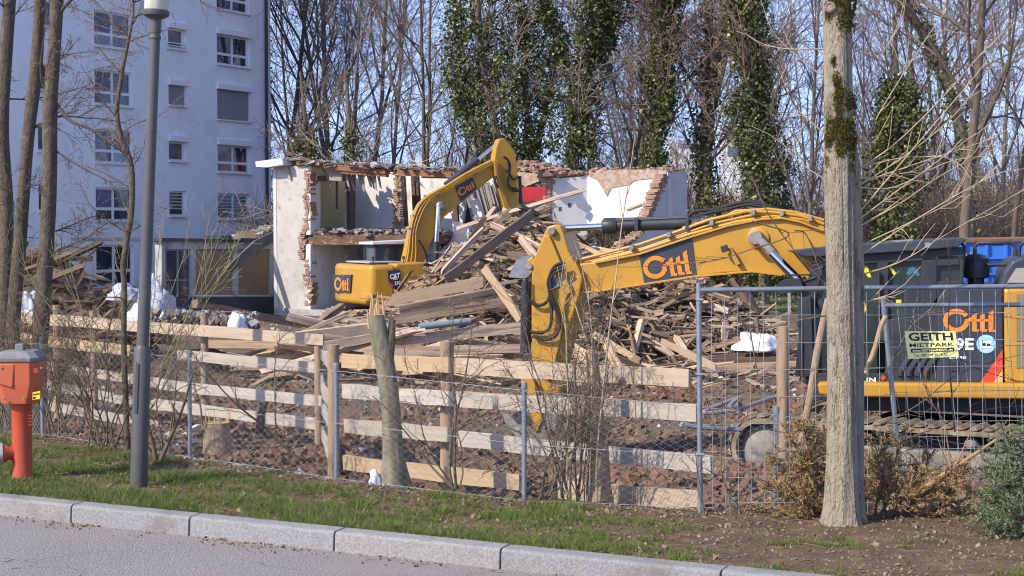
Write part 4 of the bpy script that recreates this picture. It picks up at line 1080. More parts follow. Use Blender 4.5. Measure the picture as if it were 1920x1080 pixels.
mb = MB(); on_quad(mb, S_, [(862, 370), (891, 351), (886, 339), (857, 355)], LOGO, K_ - .345); mb.build('logo', orange, b2)
for i in range(6):
    mb = MB(); o_ = i * 3.0 - 4
    q = [(757 + i * 4, 500), (763 + i * 3.4, 470), (771 + o_ * .8, 433), (779 + o_, 401), (790 + o_ * .8, 381 + o_ * .3), (808 + o_ * .3, 364 + i), (838, 347 + i * 1.6), (873, 325 + i * 1.6), (922, 300 + i * 1.6)]
    mb.tube(catmull([S_.at(x, y, K_ - .36 - .03 * (i % 2)) for x, y in q], 4), .032, 6); mb.build('hydraulic_pipe', yellow, ey, smooth=True)
for x, y in ((768, 428), (772, 438), (776, 404), (788, 384), (815, 362), (850, 342), (885, 322), (910, 308)):
    mb = MB(); mb.pp(S_, [(x - 2, y - 1), (x + 8, y - 2), (x + 8, y), (x - 2, y + 1)], K_ - .42, K_ - .3); mb.build('pipe_clamp', steel, b2)
for q in ([(948, 296), (955, 305), (956, 320), (950, 335), (954, 350), (970, 354)], [(944, 294), (952, 300), (954, 318), (952, 340), (960, 356), (972, 358)], [(950, 318), (962, 336), (972, 330)], [(930, 330), (928, 340), (934, 352)], [(790, 500), (800, 492), (796, 470), (785, 450)]):
    mb = MB(); mb.tube(catmull([S_.at(x, y, K_ - .5) for x, y in q], 5), .035, 6); mb.build('hydraulic_hose', rubber, ey, smooth=True)
mb = MB(); mb.tube([S_.at(972, 330, K_ - .2), S_.at(977, 420, K_ - .2)], .09, 8); mb.build('bucket_cylinder', blackp, ey, smooth=True)
mb = MB(); mb.prism([L2(1.9, .7, zb), L2(3.2, .7, zb), L2(3.0, .7, zt - .05), L2(2.1, .7, zt)], n2 * 1.2); mb.build('boom_foot', slate, ey)
TT = L2(-.5, .1, 0); track((TT.x, TT.y), 'track', ey, .3, 4.0, .40, .6, -.55, TH + R(6))
TT = L2(-.5, 2.1, 0); track((TT.x, TT.y), 'track', ey, .3, 4.0, .40, .6, -.55, TH + R(6), detail=False)
mb = MB(); mb.lathe([(.9, 0), (.9, .4)], L2(1.4, 1.3, -.4), 20); mb.build('slew_ring', blackp, ey)
# ------------------------------------------------------------ timber
def plank_mesh(name, L, w, t, rng, ragged=.04, n=7):
    vs = []; fs = []
    sag = rng.uniform(-.012, .012) * L
    for i in range(n + 1):
        u = i / n; x = (u - .5) * L
        b = sag * (1 - (2 * u - 1) ** 2)
        for y, z in ((-t / 2, -w / 2), (t / 2, -w / 2), (t / 2, w / 2), (-t / 2, w / 2)):
            jx = rng.uniform(-ragged, ragged) * (1 if i in (0, n) else 0)
            vs.append((x + jx, y + b + rng.uniform(-.003, .003), z + rng.uniform(-.006, .006) * (w / .12)))
    for i in range(n):
        for j in range(4):
            k = (j + 1) % 4
            fs.append((i * 4 + j, i * 4 + k, (i + 1) * 4 + k, (i + 1) * 4 + j)[::-1])
    fs.append((0, 1, 2, 3)); fs.append((n * 4 + 3, n * 4 + 2, n * 4 + 1, n * 4))
    me = bpy.data.meshes.new(name); me.from_pydata(vs, [], fs); me.update()
    return me
def axes_matrix(p0, p1, up=Vector((0, 0, 1)), roll=0.0):
    x = (p1 - p0).normalized()
    z = (up - x * up.dot(x))
    if z.length < 1e-4: z = Vector((0, 1, 0))
    z.normalize(); y = z.cross(x)
    Mx = Matrix((x, y, z)).transposed() @ Matrix.Rotation(roll, 3, 'X')
    M4 = Mx.to_4x4(); M4.translation = (p0 + p1) / 2
    return M4
def plank(name, p0, p1, w, t, mat, parent=None, roll=0.0, rng=random.Random(7), ragged=.04):
    me = plank_mesh(name, (p1 - p0).length, w, t, rng, ragged)
    me.materials.append(mat)
    o = bpy.data.objects.new(name, me); link(o)
    m = axes_matrix(p0, p1, roll=roll)
    if parent is not None:
        o.parent = parent; m.translation = m.translation - ORG[parent.name]
    o.matrix_basis = m
    ORG[o.name] = (p0 + p1) / 2
    return o
# the mound below the timber
def mound(name, cx, cy, rx, ry, h, z0, mat, seed, n=46, lump=.25):
    V = []; Fc = []
    for j in range(n):
        for i in range(n):
            u, v = -1.15 + 2.3 * i / (n - 1), -1.15 + 2.3 * j / (n - 1)
            r = math.hypot(u, v)
            p = Vector((cx + u * rx, cy + v * ry, seed))
            z = h * max(0, 1 - r) ** .85 + lump * (noise.noise(p * .7) + .5 * noise.noise(p * 2.1) + .3 * noise.noise(p * 5)) * min(1, max(0, 1.2 - r) * 2)
            V.append((p.x, p.y, z0 + z - .25 * max(0, r - .9)))
    for j in range(n - 1):
        for i in range(n - 1): Fc.append((j * n + i, j * n + i + 1, (j + 1) * n + i + 1, (j + 1) * n + i))
    return np_obj(name, V, Fc, mat, None, (cx, cy, z0))
heapm = M('heap_earth', (.10, .075, .055), (.055, .04, .03), rough=1, scale=2, bump=.1, bscale=9, dirt=(.22, .17, .13), dscale=3, dlo=.55, dhi=.7)
mds = [(.3, 42, 4.4, 4.5, 3.55), (4.3, 42.5, 2.9, 3.5, 1.95), (-2.6, 39.5, 2.7, 2.5, 1.05)]
for i, (cx, cy, rx, ry, h) in enumerate(mds):
    props(mound('debris_mound', cx, cy, rx, ry, h, -1.05, heapm, 3 + i), ['highest dark debris mound under the timber, below the raised arm', 'lower right hand debris mound behind the near boom', 'low left hand debris mound beside the far excavator'][i], 'rubble mound', 'rubble mounds')
def mound_z(x, y):
    z = -1.05
    for cx, cy, rx, ry, h in mds:
        r = math.hypot((x - cx) / rx, (y - cy) / ry)
        z = max(z, -1.05 + h * max(0, 1 - r) ** .85)
    return z
rt = random.Random(21)
# named pieces, each where the photograph has it
for p0, p1, d0, d1, w_, t_, mat, nm, lab in [
    ((838, 522), (999, 400), 37.4, 39.2, .20, .15, wood_dark, 'timber_beam', 'very long dark beam slanting up over the heap to the raised stick'),
    ((829, 512), (905, 432), 37.8, 40.0, .16, .05, wood_heap, 'timber_plank', 'bright plank leaning left of the very long dark beam'),
    ((905, 498), (975, 598), 35.9, 35.3, .20, .06, wood_new, 'timber_plank', 'pale wide plank leaning down across the middle of the heap'),
    ((733, 562), (908, 528), 35.8, 36.2, .24, .06, wood_new, 'timber_plank', 'broad pale board lying beside the yellow machine body'),
    ((742, 600), (970, 562), 35.2, 36.0, .2, .1, wood_heap, 'timber_beam', 'long split beam lying below the broad pale board'),
    ((745, 582), (935, 546), 35.5, 36.2, .2, .12, wood_heap, 'timber_beam', 'worn beam between the broad pale board and a split beam'),
    ((560, 632), (700, 615), 34.4, 34.8, .22, .14, wood_new, 'timber_beam', 'pale squared beam at the far left end of the heap'),
    ((600, 650), (760, 622), 34.0, 34.4, .18, .16, wood_heap, 'timber_beam', 'rough log under the pale squared beam'),
    ((735, 640), (985, 612), 34.4, 34.8, .22, .15, wood_heap, 'timber_beam', 'long beam lying above the plank fence, broken end to the left'),
    ((690, 662), (1010, 652), 33.2, 33.2, .18, .12, wood_heap, 'timber_beam', 'lowest long beam of the heap behind the plank fence'),
    ((1110, 625), (1190, 672), 34.6, 34.2, .15, .06, wood_new, 'timber_plank', 'light batten lying right of the near stick'),
    ((1135, 640), (1160, 690), 34.0, 33.6, .22, .06, wood_heap, 'timber_plank', 'short board standing on end right of the near stick'),
    ((1240, 640), (1345, 690), 35.0, 33.0, .14, .05, wood_new, 'timber_plank', 'single light plank sliding off the right end of the heap'),
    ((1075, 655), (1108, 676), 33.4, 33.2, .26, .04, wood_heap, 'timber_plank', 'triangular board scrap right beside the near stick'),
    ((975, 445), (1018, 500), 38.6, 38.0, .2, .07, wood_heap, 'timber_plank', 'board sticking out at the heap top left of the near stick')]:
    props(plank(nm, P(*p0, d0), P(*p1, d1), w_, t_, mat, roll=rt.uniform(-.3, .3), ragged=.1), lab, 'timber', 'timbers in the demolition heap')
mb = MB(); mb.tube([P(786, 613, 34.3), P(882, 602, 34.6)], .075, 14); props(mb.build('drain_pipe', M('blue_grey_drain', (.22, .27, .29), (.17, .2, .22), rough=.5, scale=5), smooth=True), 'blue grey drain pipe lying among the beams of the heap', 'pipe')
mb = MB(); mb.prism([P(954, 520, 36.6), P(968, 490, 37.2), P(1000, 478, 37.6), (P(1012, 500, 37)), P(985, 522, 36.6)], Vector((0, .04, .03))); props(mb.build('roof_sheet', M('felt_sheet', (.20, .20, .21), (.13, .13, .14), rough=.85, scale=8)), 'grey roofing felt sheet lying on the heap left of the near stick', 'roof sheet')
# the others: a dozen kinds of piece, copied over the mounds
protos = []
for i in range(16):
    L = [1.5, 2.6, 3.4, 1.1, 2.0, 2.9, .9, 2.3][i % 8]; w_ = [.08, .11, .16, .065, .12, .19][i % 6]; t_ = [.025, .035, .06, .02, .10][i % 5]
    protos.append(plank_mesh('timber_piece', L, w_, t_, rt, .16 if L > 1 else .1))
for q, me in enumerate(protos): me.materials.append(wood_heap if q % 4 else wood_dark)
cnt = 0
while cnt < 255:
    if cnt < 165:
        x, y = rt.uniform(-4.7, 4.6), rt.uniform(34.6, 44)
    elif cnt < 225: x, y = rt.uniform(1.9, 7.0), rt.uniform(36.5, 43)
    else: x, y = rt.uniform(-5.0, .6), rt.uniform(34.2, 37)
    z = mound_z(x, y)
    if z < -1.0 and not (y < 36.5): continue
    if z < -1.04: z = ground_z(x, y) + .08
    if cnt >= 225: z += rt.uniform(0, .55)
    qx, qy = 960 + F * x / y, 425 - F * (z - 2.1) / y
    if 560 < qx < 800 and qy < 572: continue
    eps = .2
    g = Vector(((mound_z(x + eps, y) - mound_z(x - eps, y)) / (2 * eps), (mound_z(x, y + eps) - mound_z(x, y - eps)) / (2 * eps), 0))
    nrm = Vector((-g.x, -g.y, 1)).normalized()
    k = rt.randrange(16)
    if x > 2.4: k = rt.choice([0, 3, 4, 8, 12, 0, 4, 8, 12, 7, 14, 11])
    if x > 2.4: th = rt.gauss(-.7, .7)
    else: th = rt.gauss(.25, .6)
    if cnt >= 225: k = rt.choice([1, 2, 5, 9, 10, 13]); th = rt.gauss(.12, .16)
    d = Vector((math.cos(th), math.sin(th), 0)); d = (d - nrm * d.dot(nrm)).normalized()
    d = (d + nrm * rt.gauss(0, .22)).normalized()
    p = Vector((x, y, z + rt.uniform(.05, .42)))
    o = bpy.data.objects.new('timber_piece', protos[k]); link(o)
    o.matrix_basis = axes_matrix(p - d, p + d, up=nrm, roll=rt.gauss(0, .9))
    props(o, 'rough broken timber piece lying in the big heap with many like it', 'timber', 'timbers in the demolition heap')
    cnt += 1
# splinters, laths and scraps strewn over the mounds
mb = MB()
cnt = 0
while cnt < 2100:
    x, y = rt.uniform(-5.5, 7.5), rt.uniform(33.5, 44)
    z = mound_z(x, y); z = max(z, ground_z(x, y))
    if z < -.95 and rt.random() > .2: continue
    th = rt.gauss(.2, .75); l = rt.uniform(.25, 1.1) * rt.uniform(.5, 1.4); d = Vector((math.cos(th), math.sin(th), rt.gauss(.05, .3))).normalized()
    p = Vector((x, y, z + rt.uniform(.03, .45 if z > -.9 else .06)))
    mb.box(p, (l, rt.uniform(.012, .035), rt.uniform(.025, .09)), axes_matrix(p - d, p + d, roll=rt.gauss(0, .8)).to_3x3(), jit=.018, rng=rt); cnt += 1
props(mb.build('wood_scraps', M('splinters', (.4, .28, .17), (.28, .19, .115), scale=6, rough=.9, island=[(.46, .32, .19), (.30, .20, .125), (.20, .13, .085), (.60, .45, .28), (.36, .30, .24)])), kind='stuff')
# left heap beside the apartment block
lh = [(-11.8, 41, 3.4, 3.2, 2.55), (-13.6, 42, 2.8, 3.2, 2.9)]
hc = [(P(95, 470, 41).x, 41.5, 2.2, 3.0, 2.65), (P(15, 450, 41).x, 42, 1.9, 3.0, 2.75), (P(180, 540, 40).x, 40, 1.6, 2.2, 1.0)]
for i, (cx, cy, rx, ry, h) in enumerate(hc):
    props(mound('debris_mound', cx, cy, rx, ry, h, -1.0, heapm, 13 + i, n=34), ['dark debris mound behind the left hand tree trunks', 'dark debris mound at the left edge of the photo', 'low debris tail running right from the left heap'][i], 'rubble mound', 'rubble mounds')
for i in range(140):
    cx, cy, rx, ry, h = hc[[0, 0, 1, 2][i % 4]]
    a = rt.uniform(math.pi, 2 * math.pi) + rt.gauss(0, .3); rr = math.sqrt(rt.random()) * .95
    x, y = cx + rx * rr * math.cos(a), cy + ry * rr * math.sin(a)
    z = -1 + h * max(0, 1 - rr) ** .85
    th = rt.gauss(0, .8); d = Vector((math.cos(th), math.sin(th) * .5, rt.gauss(0, .4))).normalized()
    o = bpy.data.objects.new('dark_offcut', protos[rt.choice([0, 4, 8, 12])]); link(o)
    p = Vector((x, y, z + rt.uniform(.05, .3))); o.matrix_basis = axes_matrix(p - d, p + d, roll=rt.uniform(-1, 1))
    props(o, 'broken dark timber in the heap behind the left trees', 'timber offcut', 'timbers in the left heap')

# ------------------------------------------------------------ rubble strewn over the site
def chunks(name, pts, sizes, mat, seed, kind='stuff', parent=None):
    rs = np.random.RandomState(seed); n = len(pts)
    base = np.array([(-1,-1,-1),(1,-1,-1),(1,1,-1),(-1,1,-1),(-1,-1,1),(1,-1,1),(1,1,1),(-1,1,1)], float) * .5
    fc = np.array([(0,3,2,1),(4,5,6,7),(0,1,5,4),(1,2,6,5),(2,3,7,6),(3,0,4,7)])
    b = base[None] + rs.normal(0, .13, (n, 8, 3))
    b *= (sizes[:, None, None] * rs.uniform(.55, 1.35, (n, 1, 3)))
    q = rs.normal(size=(n, 4)); q /= np.linalg.norm(q, axis=1)[:, None]
    w_, x, y, z = q.T
    Rm = np.stack([1-2*(y*y+z*z),2*(x*y-z*w_),2*(x*z+y*w_),2*(x*y+z*w_),1-2*(x*x+z*z),2*(y*z-x*w_),2*(x*z-y*w_),2*(y*z+x*w_),1-2*(x*x+y*y)],1).reshape(n,3,3)
    b = np.einsum('nij,nkj->nki', Rm, b) + np.asarray(pts)[:, None, :]
    V = b.reshape(-1, 3); Fc = (fc[None] + np.arange(n)[:, None, None] * 8).reshape(-1, 4)
    o = np_obj(name, V, Fc, mat, parent)
    if kind: props(o, kind=kind)
    return o
rs = np.random.RandomState(5)
pts = []; sz = []
while len(pts) < 34000:
    x, y = rs.uniform(-8.5, 7), rs.uniform(13.5, 34)
    q = (y - fence_y(x))
    if q < .55: continue
    dn = .55 + 1.1 * noise.noise(Vector((x * .55, y * .4, 2))) + (.45 if -2.5 < x < 5.5 and y < 20 else -.25)
    if rs.rand() > dn * (1.3 - y / 45): continue
    s = float(np.clip(rs.lognormal(-3.45, .55), .010, .12))
    pts.append((x, y, ground_z(x, y) + s * .2)); sz.append(s)
chunks('brick_rubble', pts, np.array(sz), rubblem, 8)
pts = []; sz = []
while len(pts) < 2600:
    x, y = rs.uniform(-8.5, 7), rs.uniform(13.5, 56)
    if (y - fence_y(x)) < .4: continue
    if rs.rand() > .5 + noise.noise(Vector((x * .8, y * .6, 9))): continue
    s = float(np.clip(rs.lognormal(-3.75, .6), .010, .10)); pts.append((x, y, ground_z(x, y) + s * .2)); sz.append(s)
chunks('plaster_rubble', pts, np.array(sz), rubblew, 9)
pts = []; sz = []
while len(pts) < 22000:
    x, y = rs.uniform(-9, 8), rs.uniform(13.5, 40)
    if (y - fence_y(x)) < .6: continue
    if rs.rand() > (.75 + noise.noise(Vector((x * .7, y * .5, 19)))) * (1.2 - y / 60): continue
    s = float(np.clip(rs.lognormal(-3.7, .5), .010, .09)); pts.append((x, y, ground_z(x, y) + s * .2)); sz.append(s)
chunks('gravel', pts, np.array(sz), gravelm, 10)
# bank of rubble inside the ruin, below the missing front
def bank(name, pl, ridge, foot, k0, k1, n, smin, smax, mat, seed):
    rs = np.random.RandomState(seed); pts = []; sz = []
    for _ in range(n):
        x = rs.uniform(ridge[0][0], ridge[-1][0]); f = rs.rand() ** .8
        yt = np.interp(x, [q[0] for q in ridge], [q[1] for q in ridge]); yb = foot
        p = pl.at(x, yt + (yb - yt) * f + rs.normal(0, 2), k1 + (k0 - k1) * f)
        pts.append(tuple(p)); sz.append(rs.uniform(smin, smax) * (1 if rs.rand() < .93 else 2.2))
    return chunks(name, pts, np.array(sz), mat, seed)
props(bank('masonry_rubble', FR, [(752, 452), (800, 446), (830, 436), (870, 428), (930, 420), (1000, 432), (1050, 452), (1140, 470)], 580, -2.5, 4.5, 4200, .06, .26, rubblew, 31))
rid = [(700, 470), (752, 456), (800, 450), (830, 440), (870, 433), (930, 426), (1000, 436), (1050, 456), (1140, 476), (1180, 520)]
V = []; Fc = []; nI = 60; nJ = 24
for j in range(nJ):
    for i in range(nI):
        x = 700 + 480 * i / (nI - 1); f = j / (nJ - 1)
        yt = np.interp(x, [q[0] for q in rid], [q[1] for q in rid])
        p = FR.at(x, yt + 4 + (590 - yt) * f, 4.5 - 7 * f) + Vector((0, 0, .18 * noise.noise(Vector((x * .06, f * 9, 1)))))
        V.append(tuple(p))
for j in range(nJ - 1):
    for i in range(nI - 1): Fc.append((j * nI + i, (j + 1) * nI + i, (j + 1) * nI + i + 1, j * nI + i + 1))
props(np_obj('masonry_bank', V, Fc, mortar, None, FR.at(930, 590, 0)), kind='structure')
# loose pieces by the fences
pts = []; sz = []
for _ in range(1300):
    x = rs.uniform(-4.2, -1.0); y = fence_y(x) + abs(rs.normal(.75, .5)) + .2
    s = rs.uniform(.015, .07) * rs.uniform(.5, 1.3); pts.append((x, y, ground_z(x, y) + s * .35)); sz.append(s)
chunks('grey_stones', pts, np.array(sz), M('grey_stone', (.3, .3, .3), rough=.95, island=[(.22, .20, .18), (.12, .11, .10), (.46, .45, .43), (.09, .08, .075), (.16, .12, .09)]), 12)

# ------------------------------------------------------------ plank fences
def board(root, L, Rr, dL, dR, mat, rng, th=.034):
    """L, Rr: (x, ytop, ybottom) in the photo at the two ends"""
    a0, a1 = P(L[0], L[1], dL), P(L[0], L[2], dL); b0, b1 = P(Rr[0], Rr[1], dR), P(Rr[0], Rr[2], dR)
    h = ((a0 - a1).length + (b0 - b1).length) / 2
    return plank('board', (a0 + a1) / 2, (b0 + b1) / 2, h, th, mat, root, 0, rng, .006)
def post(root, x, yt, yb, d, r, mat=postm, rng=random.Random(4), name='post', lean=0, below=.4):
    t, b = P(x, yt, d), P(x, yb, d)
    b.x = t.x + lean; b.y = t.y
    n = 8; mb = MB()
    pts = [b.lerp(t, i / n) for i in range(n + 1)]; pts[0] = pts[0] - Vector((0, 0, below))
    mb.tube(pts, [r * rng.uniform(.93, 1.07) for _ in pts], 14)
    return mb.build(name, mat, root, smooth=True, angle=50)
rb = random.Random(9)
fa = thing('plank_fence', 'far run of the rough plank barrier, left of the broken trunk', 'plank fence', P(320, 800, 23))
for L, Rr, dl, dr, m in [((20, 584, 604), (607, 627, 648), 25.2, 21.9, wood_new), ((14, 622, 641), (245, 648, 668), 25.2, 23.85, wood_new), ((333, 656, 674), (601, 680, 700), 23.4, 22.0, wood_grey), ((80, 676, 694), (330, 715, 733), 24.9, 23.5, wood_grey), ((300, 712, 729), (604, 741, 764), 23.6, 21.95, wood_grey), ((80, 712, 728), (330, 758, 776), 24.95, 23.55, wood_grey), ((290, 748, 766), (603, 784, 807), 23.6, 22.0, wood_grey), ((68, 748, 764), (300, 790, 808), 25.0, 23.6, wood_grey)]:
    board(fa, L, Rr, dl, dr, m, rb)
for x, yt, yb, d in ((175, 582, 760, 24.2), (383, 586, 780, 23.15), (597, 648, 850, 21.9), (106, 572, 740, 24.6)): post(fa, x, yt, yb, d + .12, .058, rng=rb)
fb_ = thing('plank_fence', 'near run of the rough plank barrier, right of the corner post', 'plank fence', P(970, 930, 15.5))
for L, Rr, dl, dr, m in [((642, 664, 688), (905, 672, 702), 17.6, 16.0, wood_new), ((868, 673, 701), (1293, 692, 727), 16.2, 13.9, wood_new), ((643, 720, 746), (905, 738, 768), 17.6, 16.0, wood_grey), ((857, 734, 763), (1307, 759, 792), 16.25, 13.8, wood_grey), ((647, 786, 811), (850, 802, 830), 17.6, 16.3, wood_grey), ((861, 808, 837), (1335, 856, 888), 16.25, 13.7, wood_grey), ((645, 853, 880), (975, 890, 919), 17.6, 15.6, wood_new), ((1048, 900, 934), (1318, 921, 957), 15.2, 13.75, wood_new)]:
    board(fb_, L, Rr, dl, dr, m, rb)
for x, yt, yb, d, r in ((625, 646, 893, 17.65, .068), (838, 640, 905, 16.5, .072)): post(fb_, x, yt, yb, d + .13, r, rng=rb)
fc_ = thing('plank_fence', 'short return of the plank barrier joining the two long runs at the corner', 'plank fence', P(615, 880, 19.8))
for yl, yr, h in ((655, 690, 22), (700, 745, 24), (755, 800, 24), (800, 862, 26)):
    board(fc_, (604, yl, yl + h * .85), (624, yr, yr + h * 1.1), 21.7, 17.9, wood_grey, rb)
sp = thing('fence_post', 'lone round wooden post standing before the front of the near excavator', 'post', P(1468, 815, 14.6))
post(sp, 1469, 612, 830, 14.6, .052, rng=rb, below=.9)
sp2 = thing('prop_stick', 'leaning barked prop stick left of the big tree', 'stick', P(1500, 815, 14.4))
mb = MB(); mb.tube([P(1502, 830, 14.4), P(1520, 740, 14.4), P(1532, 660, 14.4), P(1546, 590, 14.4), P(1552, 560, 14.4)], [.032, .035, .034, .03, .026], 10); mb.build('stem', postm, sp2, smooth=True)
mb = MB(); mb.tube(catmull([P(1622, 700, 13.6), P(1640, 655, 13.6), P(1652, 612, 13.6), P(1662, 592, 13.6)]), .022, 8)
props(mb.build('prop_stick', M('peeled_stick', (.42, .27, .15), (.3, .19, .1), rough=.8, scale=9), smooth=True), 'short peeled stick wedged between the big tree and the leaning panel post', 'stick')

# ------------------------------------------------------------ chain link fence
cf = thing('chain_link_fence', 'low galvanised chain link fence along the verge', 'chain fence', (0, 13.7, 0))
CP = [(-60, 20.5), (78, 18.0), (355, 16.3), (630, 14.9), (983, 13.75), (1455, 13.35), (1940, 13.3)]
def c_top(px):  # top wire in the photo
    return float(np.interp(px, [-60, 78, 355, 630, 983, 1455, 1620, 1770, 1940], [632, 642, 669, 692, 728, 774, 793, 824, 850]))
pcs = []
for px, d in CP:
    t = P(px, c_top(px), d); pcs.append((t.x, t.y, t.z, ground_z(t.x, t.y, False)))
for i, (px, d) in enumerate(CP[1:6]):
    x, y, zt_, zb_ = pcs[i + 1]
    mb = MB(); mb.tube([Vector((x, y, zb_ - .3)), Vector((x, y, zt_ + .03))], .0215 if i < 4 else .022, 14); mb.lathe([(.027, -.005), (.027, .045), (.018, .055)], (x, y, zt_), 14); mb.build('post', steel, cf, smooth=True)
lines = []
segl = [math.dist(pcs[i][:2], pcs[i + 1][:2]) for i in range(len(pcs) - 1)]; tot = sum(segl)
acc = np.concatenate([[0], np.cumsum(segl)])
def on_fence(s, f):
    x = np.interp(s, acc, [p[0] for p in pcs]); y = np.interp(s, acc, [p[1] for p in pcs])
    zt_ = np.interp(s, acc, [p[2] for p in pcs]); zb_ = np.interp(s, acc, [p[3] for p in pcs])
    return (x, y - .024 + .012 * math.sin(s * 2.1 + f * 4), zb_ + .02 + (zt_ - zb_ - .03) * f)
cell = .054; nr_ = 15
for i in range(int(tot / cell)):
    s = i * cell
    p = []
    for j in range(2 * nr_ + 1):
        x = on_fence(s + (cell / 2 if (j + i) % 2 else -cell / 2) * 1.02, j / (2 * nr_))
        p.append((x[0], x[1] + (.003 if (i + j) % 2 else -.003), x[2]))
    lines.append((p, [.0016] * len(p), 4))
V, Fc = tubes_np(lines); np_obj('wire_mesh', V, Fc, wiremat, cf, smooth=True)
lines = []
for f in (.995, .52, .02): lines.append(([on_fence(s, f) for s in np.arange(0, tot, .15)], [.0024] * len(np.arange(0, tot, .15)), 4))
V, Fc = tubes_np(lines); np_obj('tension_wire', V, Fc, wiremat, cf)

# ------------------------------------------------------------ mobile site fence panels
def panel(pl, k, x0, x1, ytl, ytr, post_px, label, spacing, rowpx, y_bot, yg, mid=None):
    t = thing('site_fence_panel', label, 'fence panel', pl.at(post_px[0][0], post_px[1][1], k))
    mb = MB(); mb.tube([pl.at(post_px[0][0], post_px[0][1], k), pl.at(post_px[1][0], post_px[1][1], k)], .021, 14)
    fr = mb.build('frame_post', steel, t, smooth=True)
    mb = MB(); mb.tube([pl.at(x0 - 1, ytl, k), pl.at(x1, ytr, k)], .0205, 12); mb.build('top_rail', steel, t, smooth=True)
    L = []; x = x0 + spacing * .9; i = 0
    while x < x1:
        yt = ytl + (ytr - ytl) * (x - x0) / (x1 - x0)
        jx = math.sin(i * 1.7) * 1.0
        L.append(([pl.at(x + post_tilt(post_px, 0), yt, k), pl.at(x + jx + post_tilt(post_px, .5), (yt + yg) / 2, k - .01 * math.sin(x * .01)), pl.at(x + post_tilt(post_px, 1), yg, k)], [.0022] * 3, 4)); x += spacing; i += 1
    for n_, y in enumerate(rowpx):
        f = (y - ytl) / (yg - ytl)
        xs = np.linspace(x0 + post_tilt(post_px, f), x1, 14)
        L.append(([pl.at(a, y + (ytr - ytl) * (a - x0) / (x1 - x0) + 1.2 * math.sin(a * .012 + n_), k - .006) for a in xs], [.0024] * 14, 4))
    V, Fc = tubes_np([([tuple(q) for q in p], r, n) for p, r, n in L]); np_obj('wire_grid', V, Fc, wiremat, t)
    return t
def post_tilt(pp, f): return (pp[1][0] - pp[0][0]) * f
P1 = Plane((P(1312, 540, 13.1).x, 13.1), 0)
fp1 = panel(P1, 0, 1312, 1960, 544, 536, ((1310, 530), (1313, 967)), 'front steel mesh site fence panel with its post before the plank boards', 24.2, [594, 645, 694, 745, 795, 846, 897, 945], 960, 960)
mb = MB()
for y in (560, 700, 850): mb.pp(P1, [(1305, y), (1319, y), (1319, y + 3), (1305, y + 3)], -.026, .02)
mb.build('wire_tie', wiremat, fp1)
P2 = Plane((P(1655, 570, 13.75).x, 13.75), 0)
fp2 = panel(P2, 0, 1656, 1960, 573, 571, ((1655, 556), (1690, 905)), 'second mesh site fence panel behind the sign, its post leaning', 29, [650, 735, 820, 880], 890, 900)
# rental sign
sg = thing('rental_sign', 'pale yellow rental company sign wired to the steel mesh fence panel', 'sign', P1.at(1746, 672, -.03))
mb = MB(); mb.pp(P1, [(1696, 621), (1791, 621), (1798, 669), (1703, 673)], -.018, -.012); mb.build('board', signyel, sg)
def sq(u0, v0, u1, v1):   # fractions of the sign -> pixel quad (bl, br, tr, tl)
    def f(u, v):
        a = (1703 + 95 * u, 673 - 4 * u); b = (1696 + 95 * u, 621)
        return (a[0] + (b[0] - a[0]) * v, a[1] + (b[1] - a[1]) * v)
    return [f(u0, v0), f(u1, v0), f(u1, v1), f(u0, v1)]
mb = MB()
on_quad(mb, P1, sq(.06, .64, .94, .95), text_shape('GEITH', .028), -.0195)
on_quad(mb, P1, sq(.06, .42, .94, .56), text_shape('MIETPARK', .012), -.0195)
on_quad(mb, P1, sq(.12, .06, .78, .16), text_shape('Tel.: 089 / 99 39 15-50', .01), -.0195)
mb.pp(P1, sq(.07, .22, .93, .36), -.0195, -.0182)
mb.build('lettering', signblk, sg)
mb = MB(); on_quad(mb, P1, sq(.10, .245, .90, .335), text_shape('www.GEITHundNIGGL.de', .03), -.021); mb.build('web_address', signyel, sg)
# ------------------------------------------------------------ street lamp, hydrant
def lamp():
    b = G(260, 911, 0); d = b.y
    t = thing('street_lamp', 'dark grey street lamp post with a frosted cylinder lantern on the verge', 'street lamp', b)
    top = P(292, 36, d); mid = P(267.5, 650, d)
    mb = MB(); up = (mid - b).normalized()
    mb.lathe([(.078, -.15), (.076, .3), (.074, (mid - b).length - .03), (.060, (mid - b).length), (.056, (mid - b).length + .012)], b, 28, axis=up); mb.build('lower_post', lampm, t, smooth=True, angle=40)
    mb = MB(); mb.tube([mid, mid.lerp(top, .5), top], [.055, .050, .045], 26); mb.build('upper_post', lampm, t, smooth=True)
    mb = MB(); u2 = (top - mid).normalized()
    mb.lathe([(.050, -.12), (.052, -.02), (.052, .0), (.112, .03), (.117, .045), (.117, .075), (.108, .08)], top, 30, axis=u2); mb.lathe([(.051, -.175), (.053, -.17), (.053, -.15), (.05, -.145)], top, 24, axis=u2); mb.build('collar', lampm, t, smooth=True, angle=40)
    mb = MB(); mb.lathe([(.100, .08), (.104, .09), (.104, .55), (.09, .6)], top, 30, axis=u2); mb.build('lantern', lampglass, t, smooth=True, angle=40)
    mb = MB(); mb.lathe([(.13, .58), (.14, .6), (.135, .66), (.05, .70)], top, 30, axis=u2); mb.build('lantern_cap', lampm, t, smooth=True, angle=40)
    pl = Plane((b.x, b.y), 0)
    mb = MB(); mb.pp(pl, [(250.5, 773), (257, 776), (260.5, 682), (254, 679)], -.083, -.03); mb.build('service_door', lampm, t, bevel=.004)
lamp()
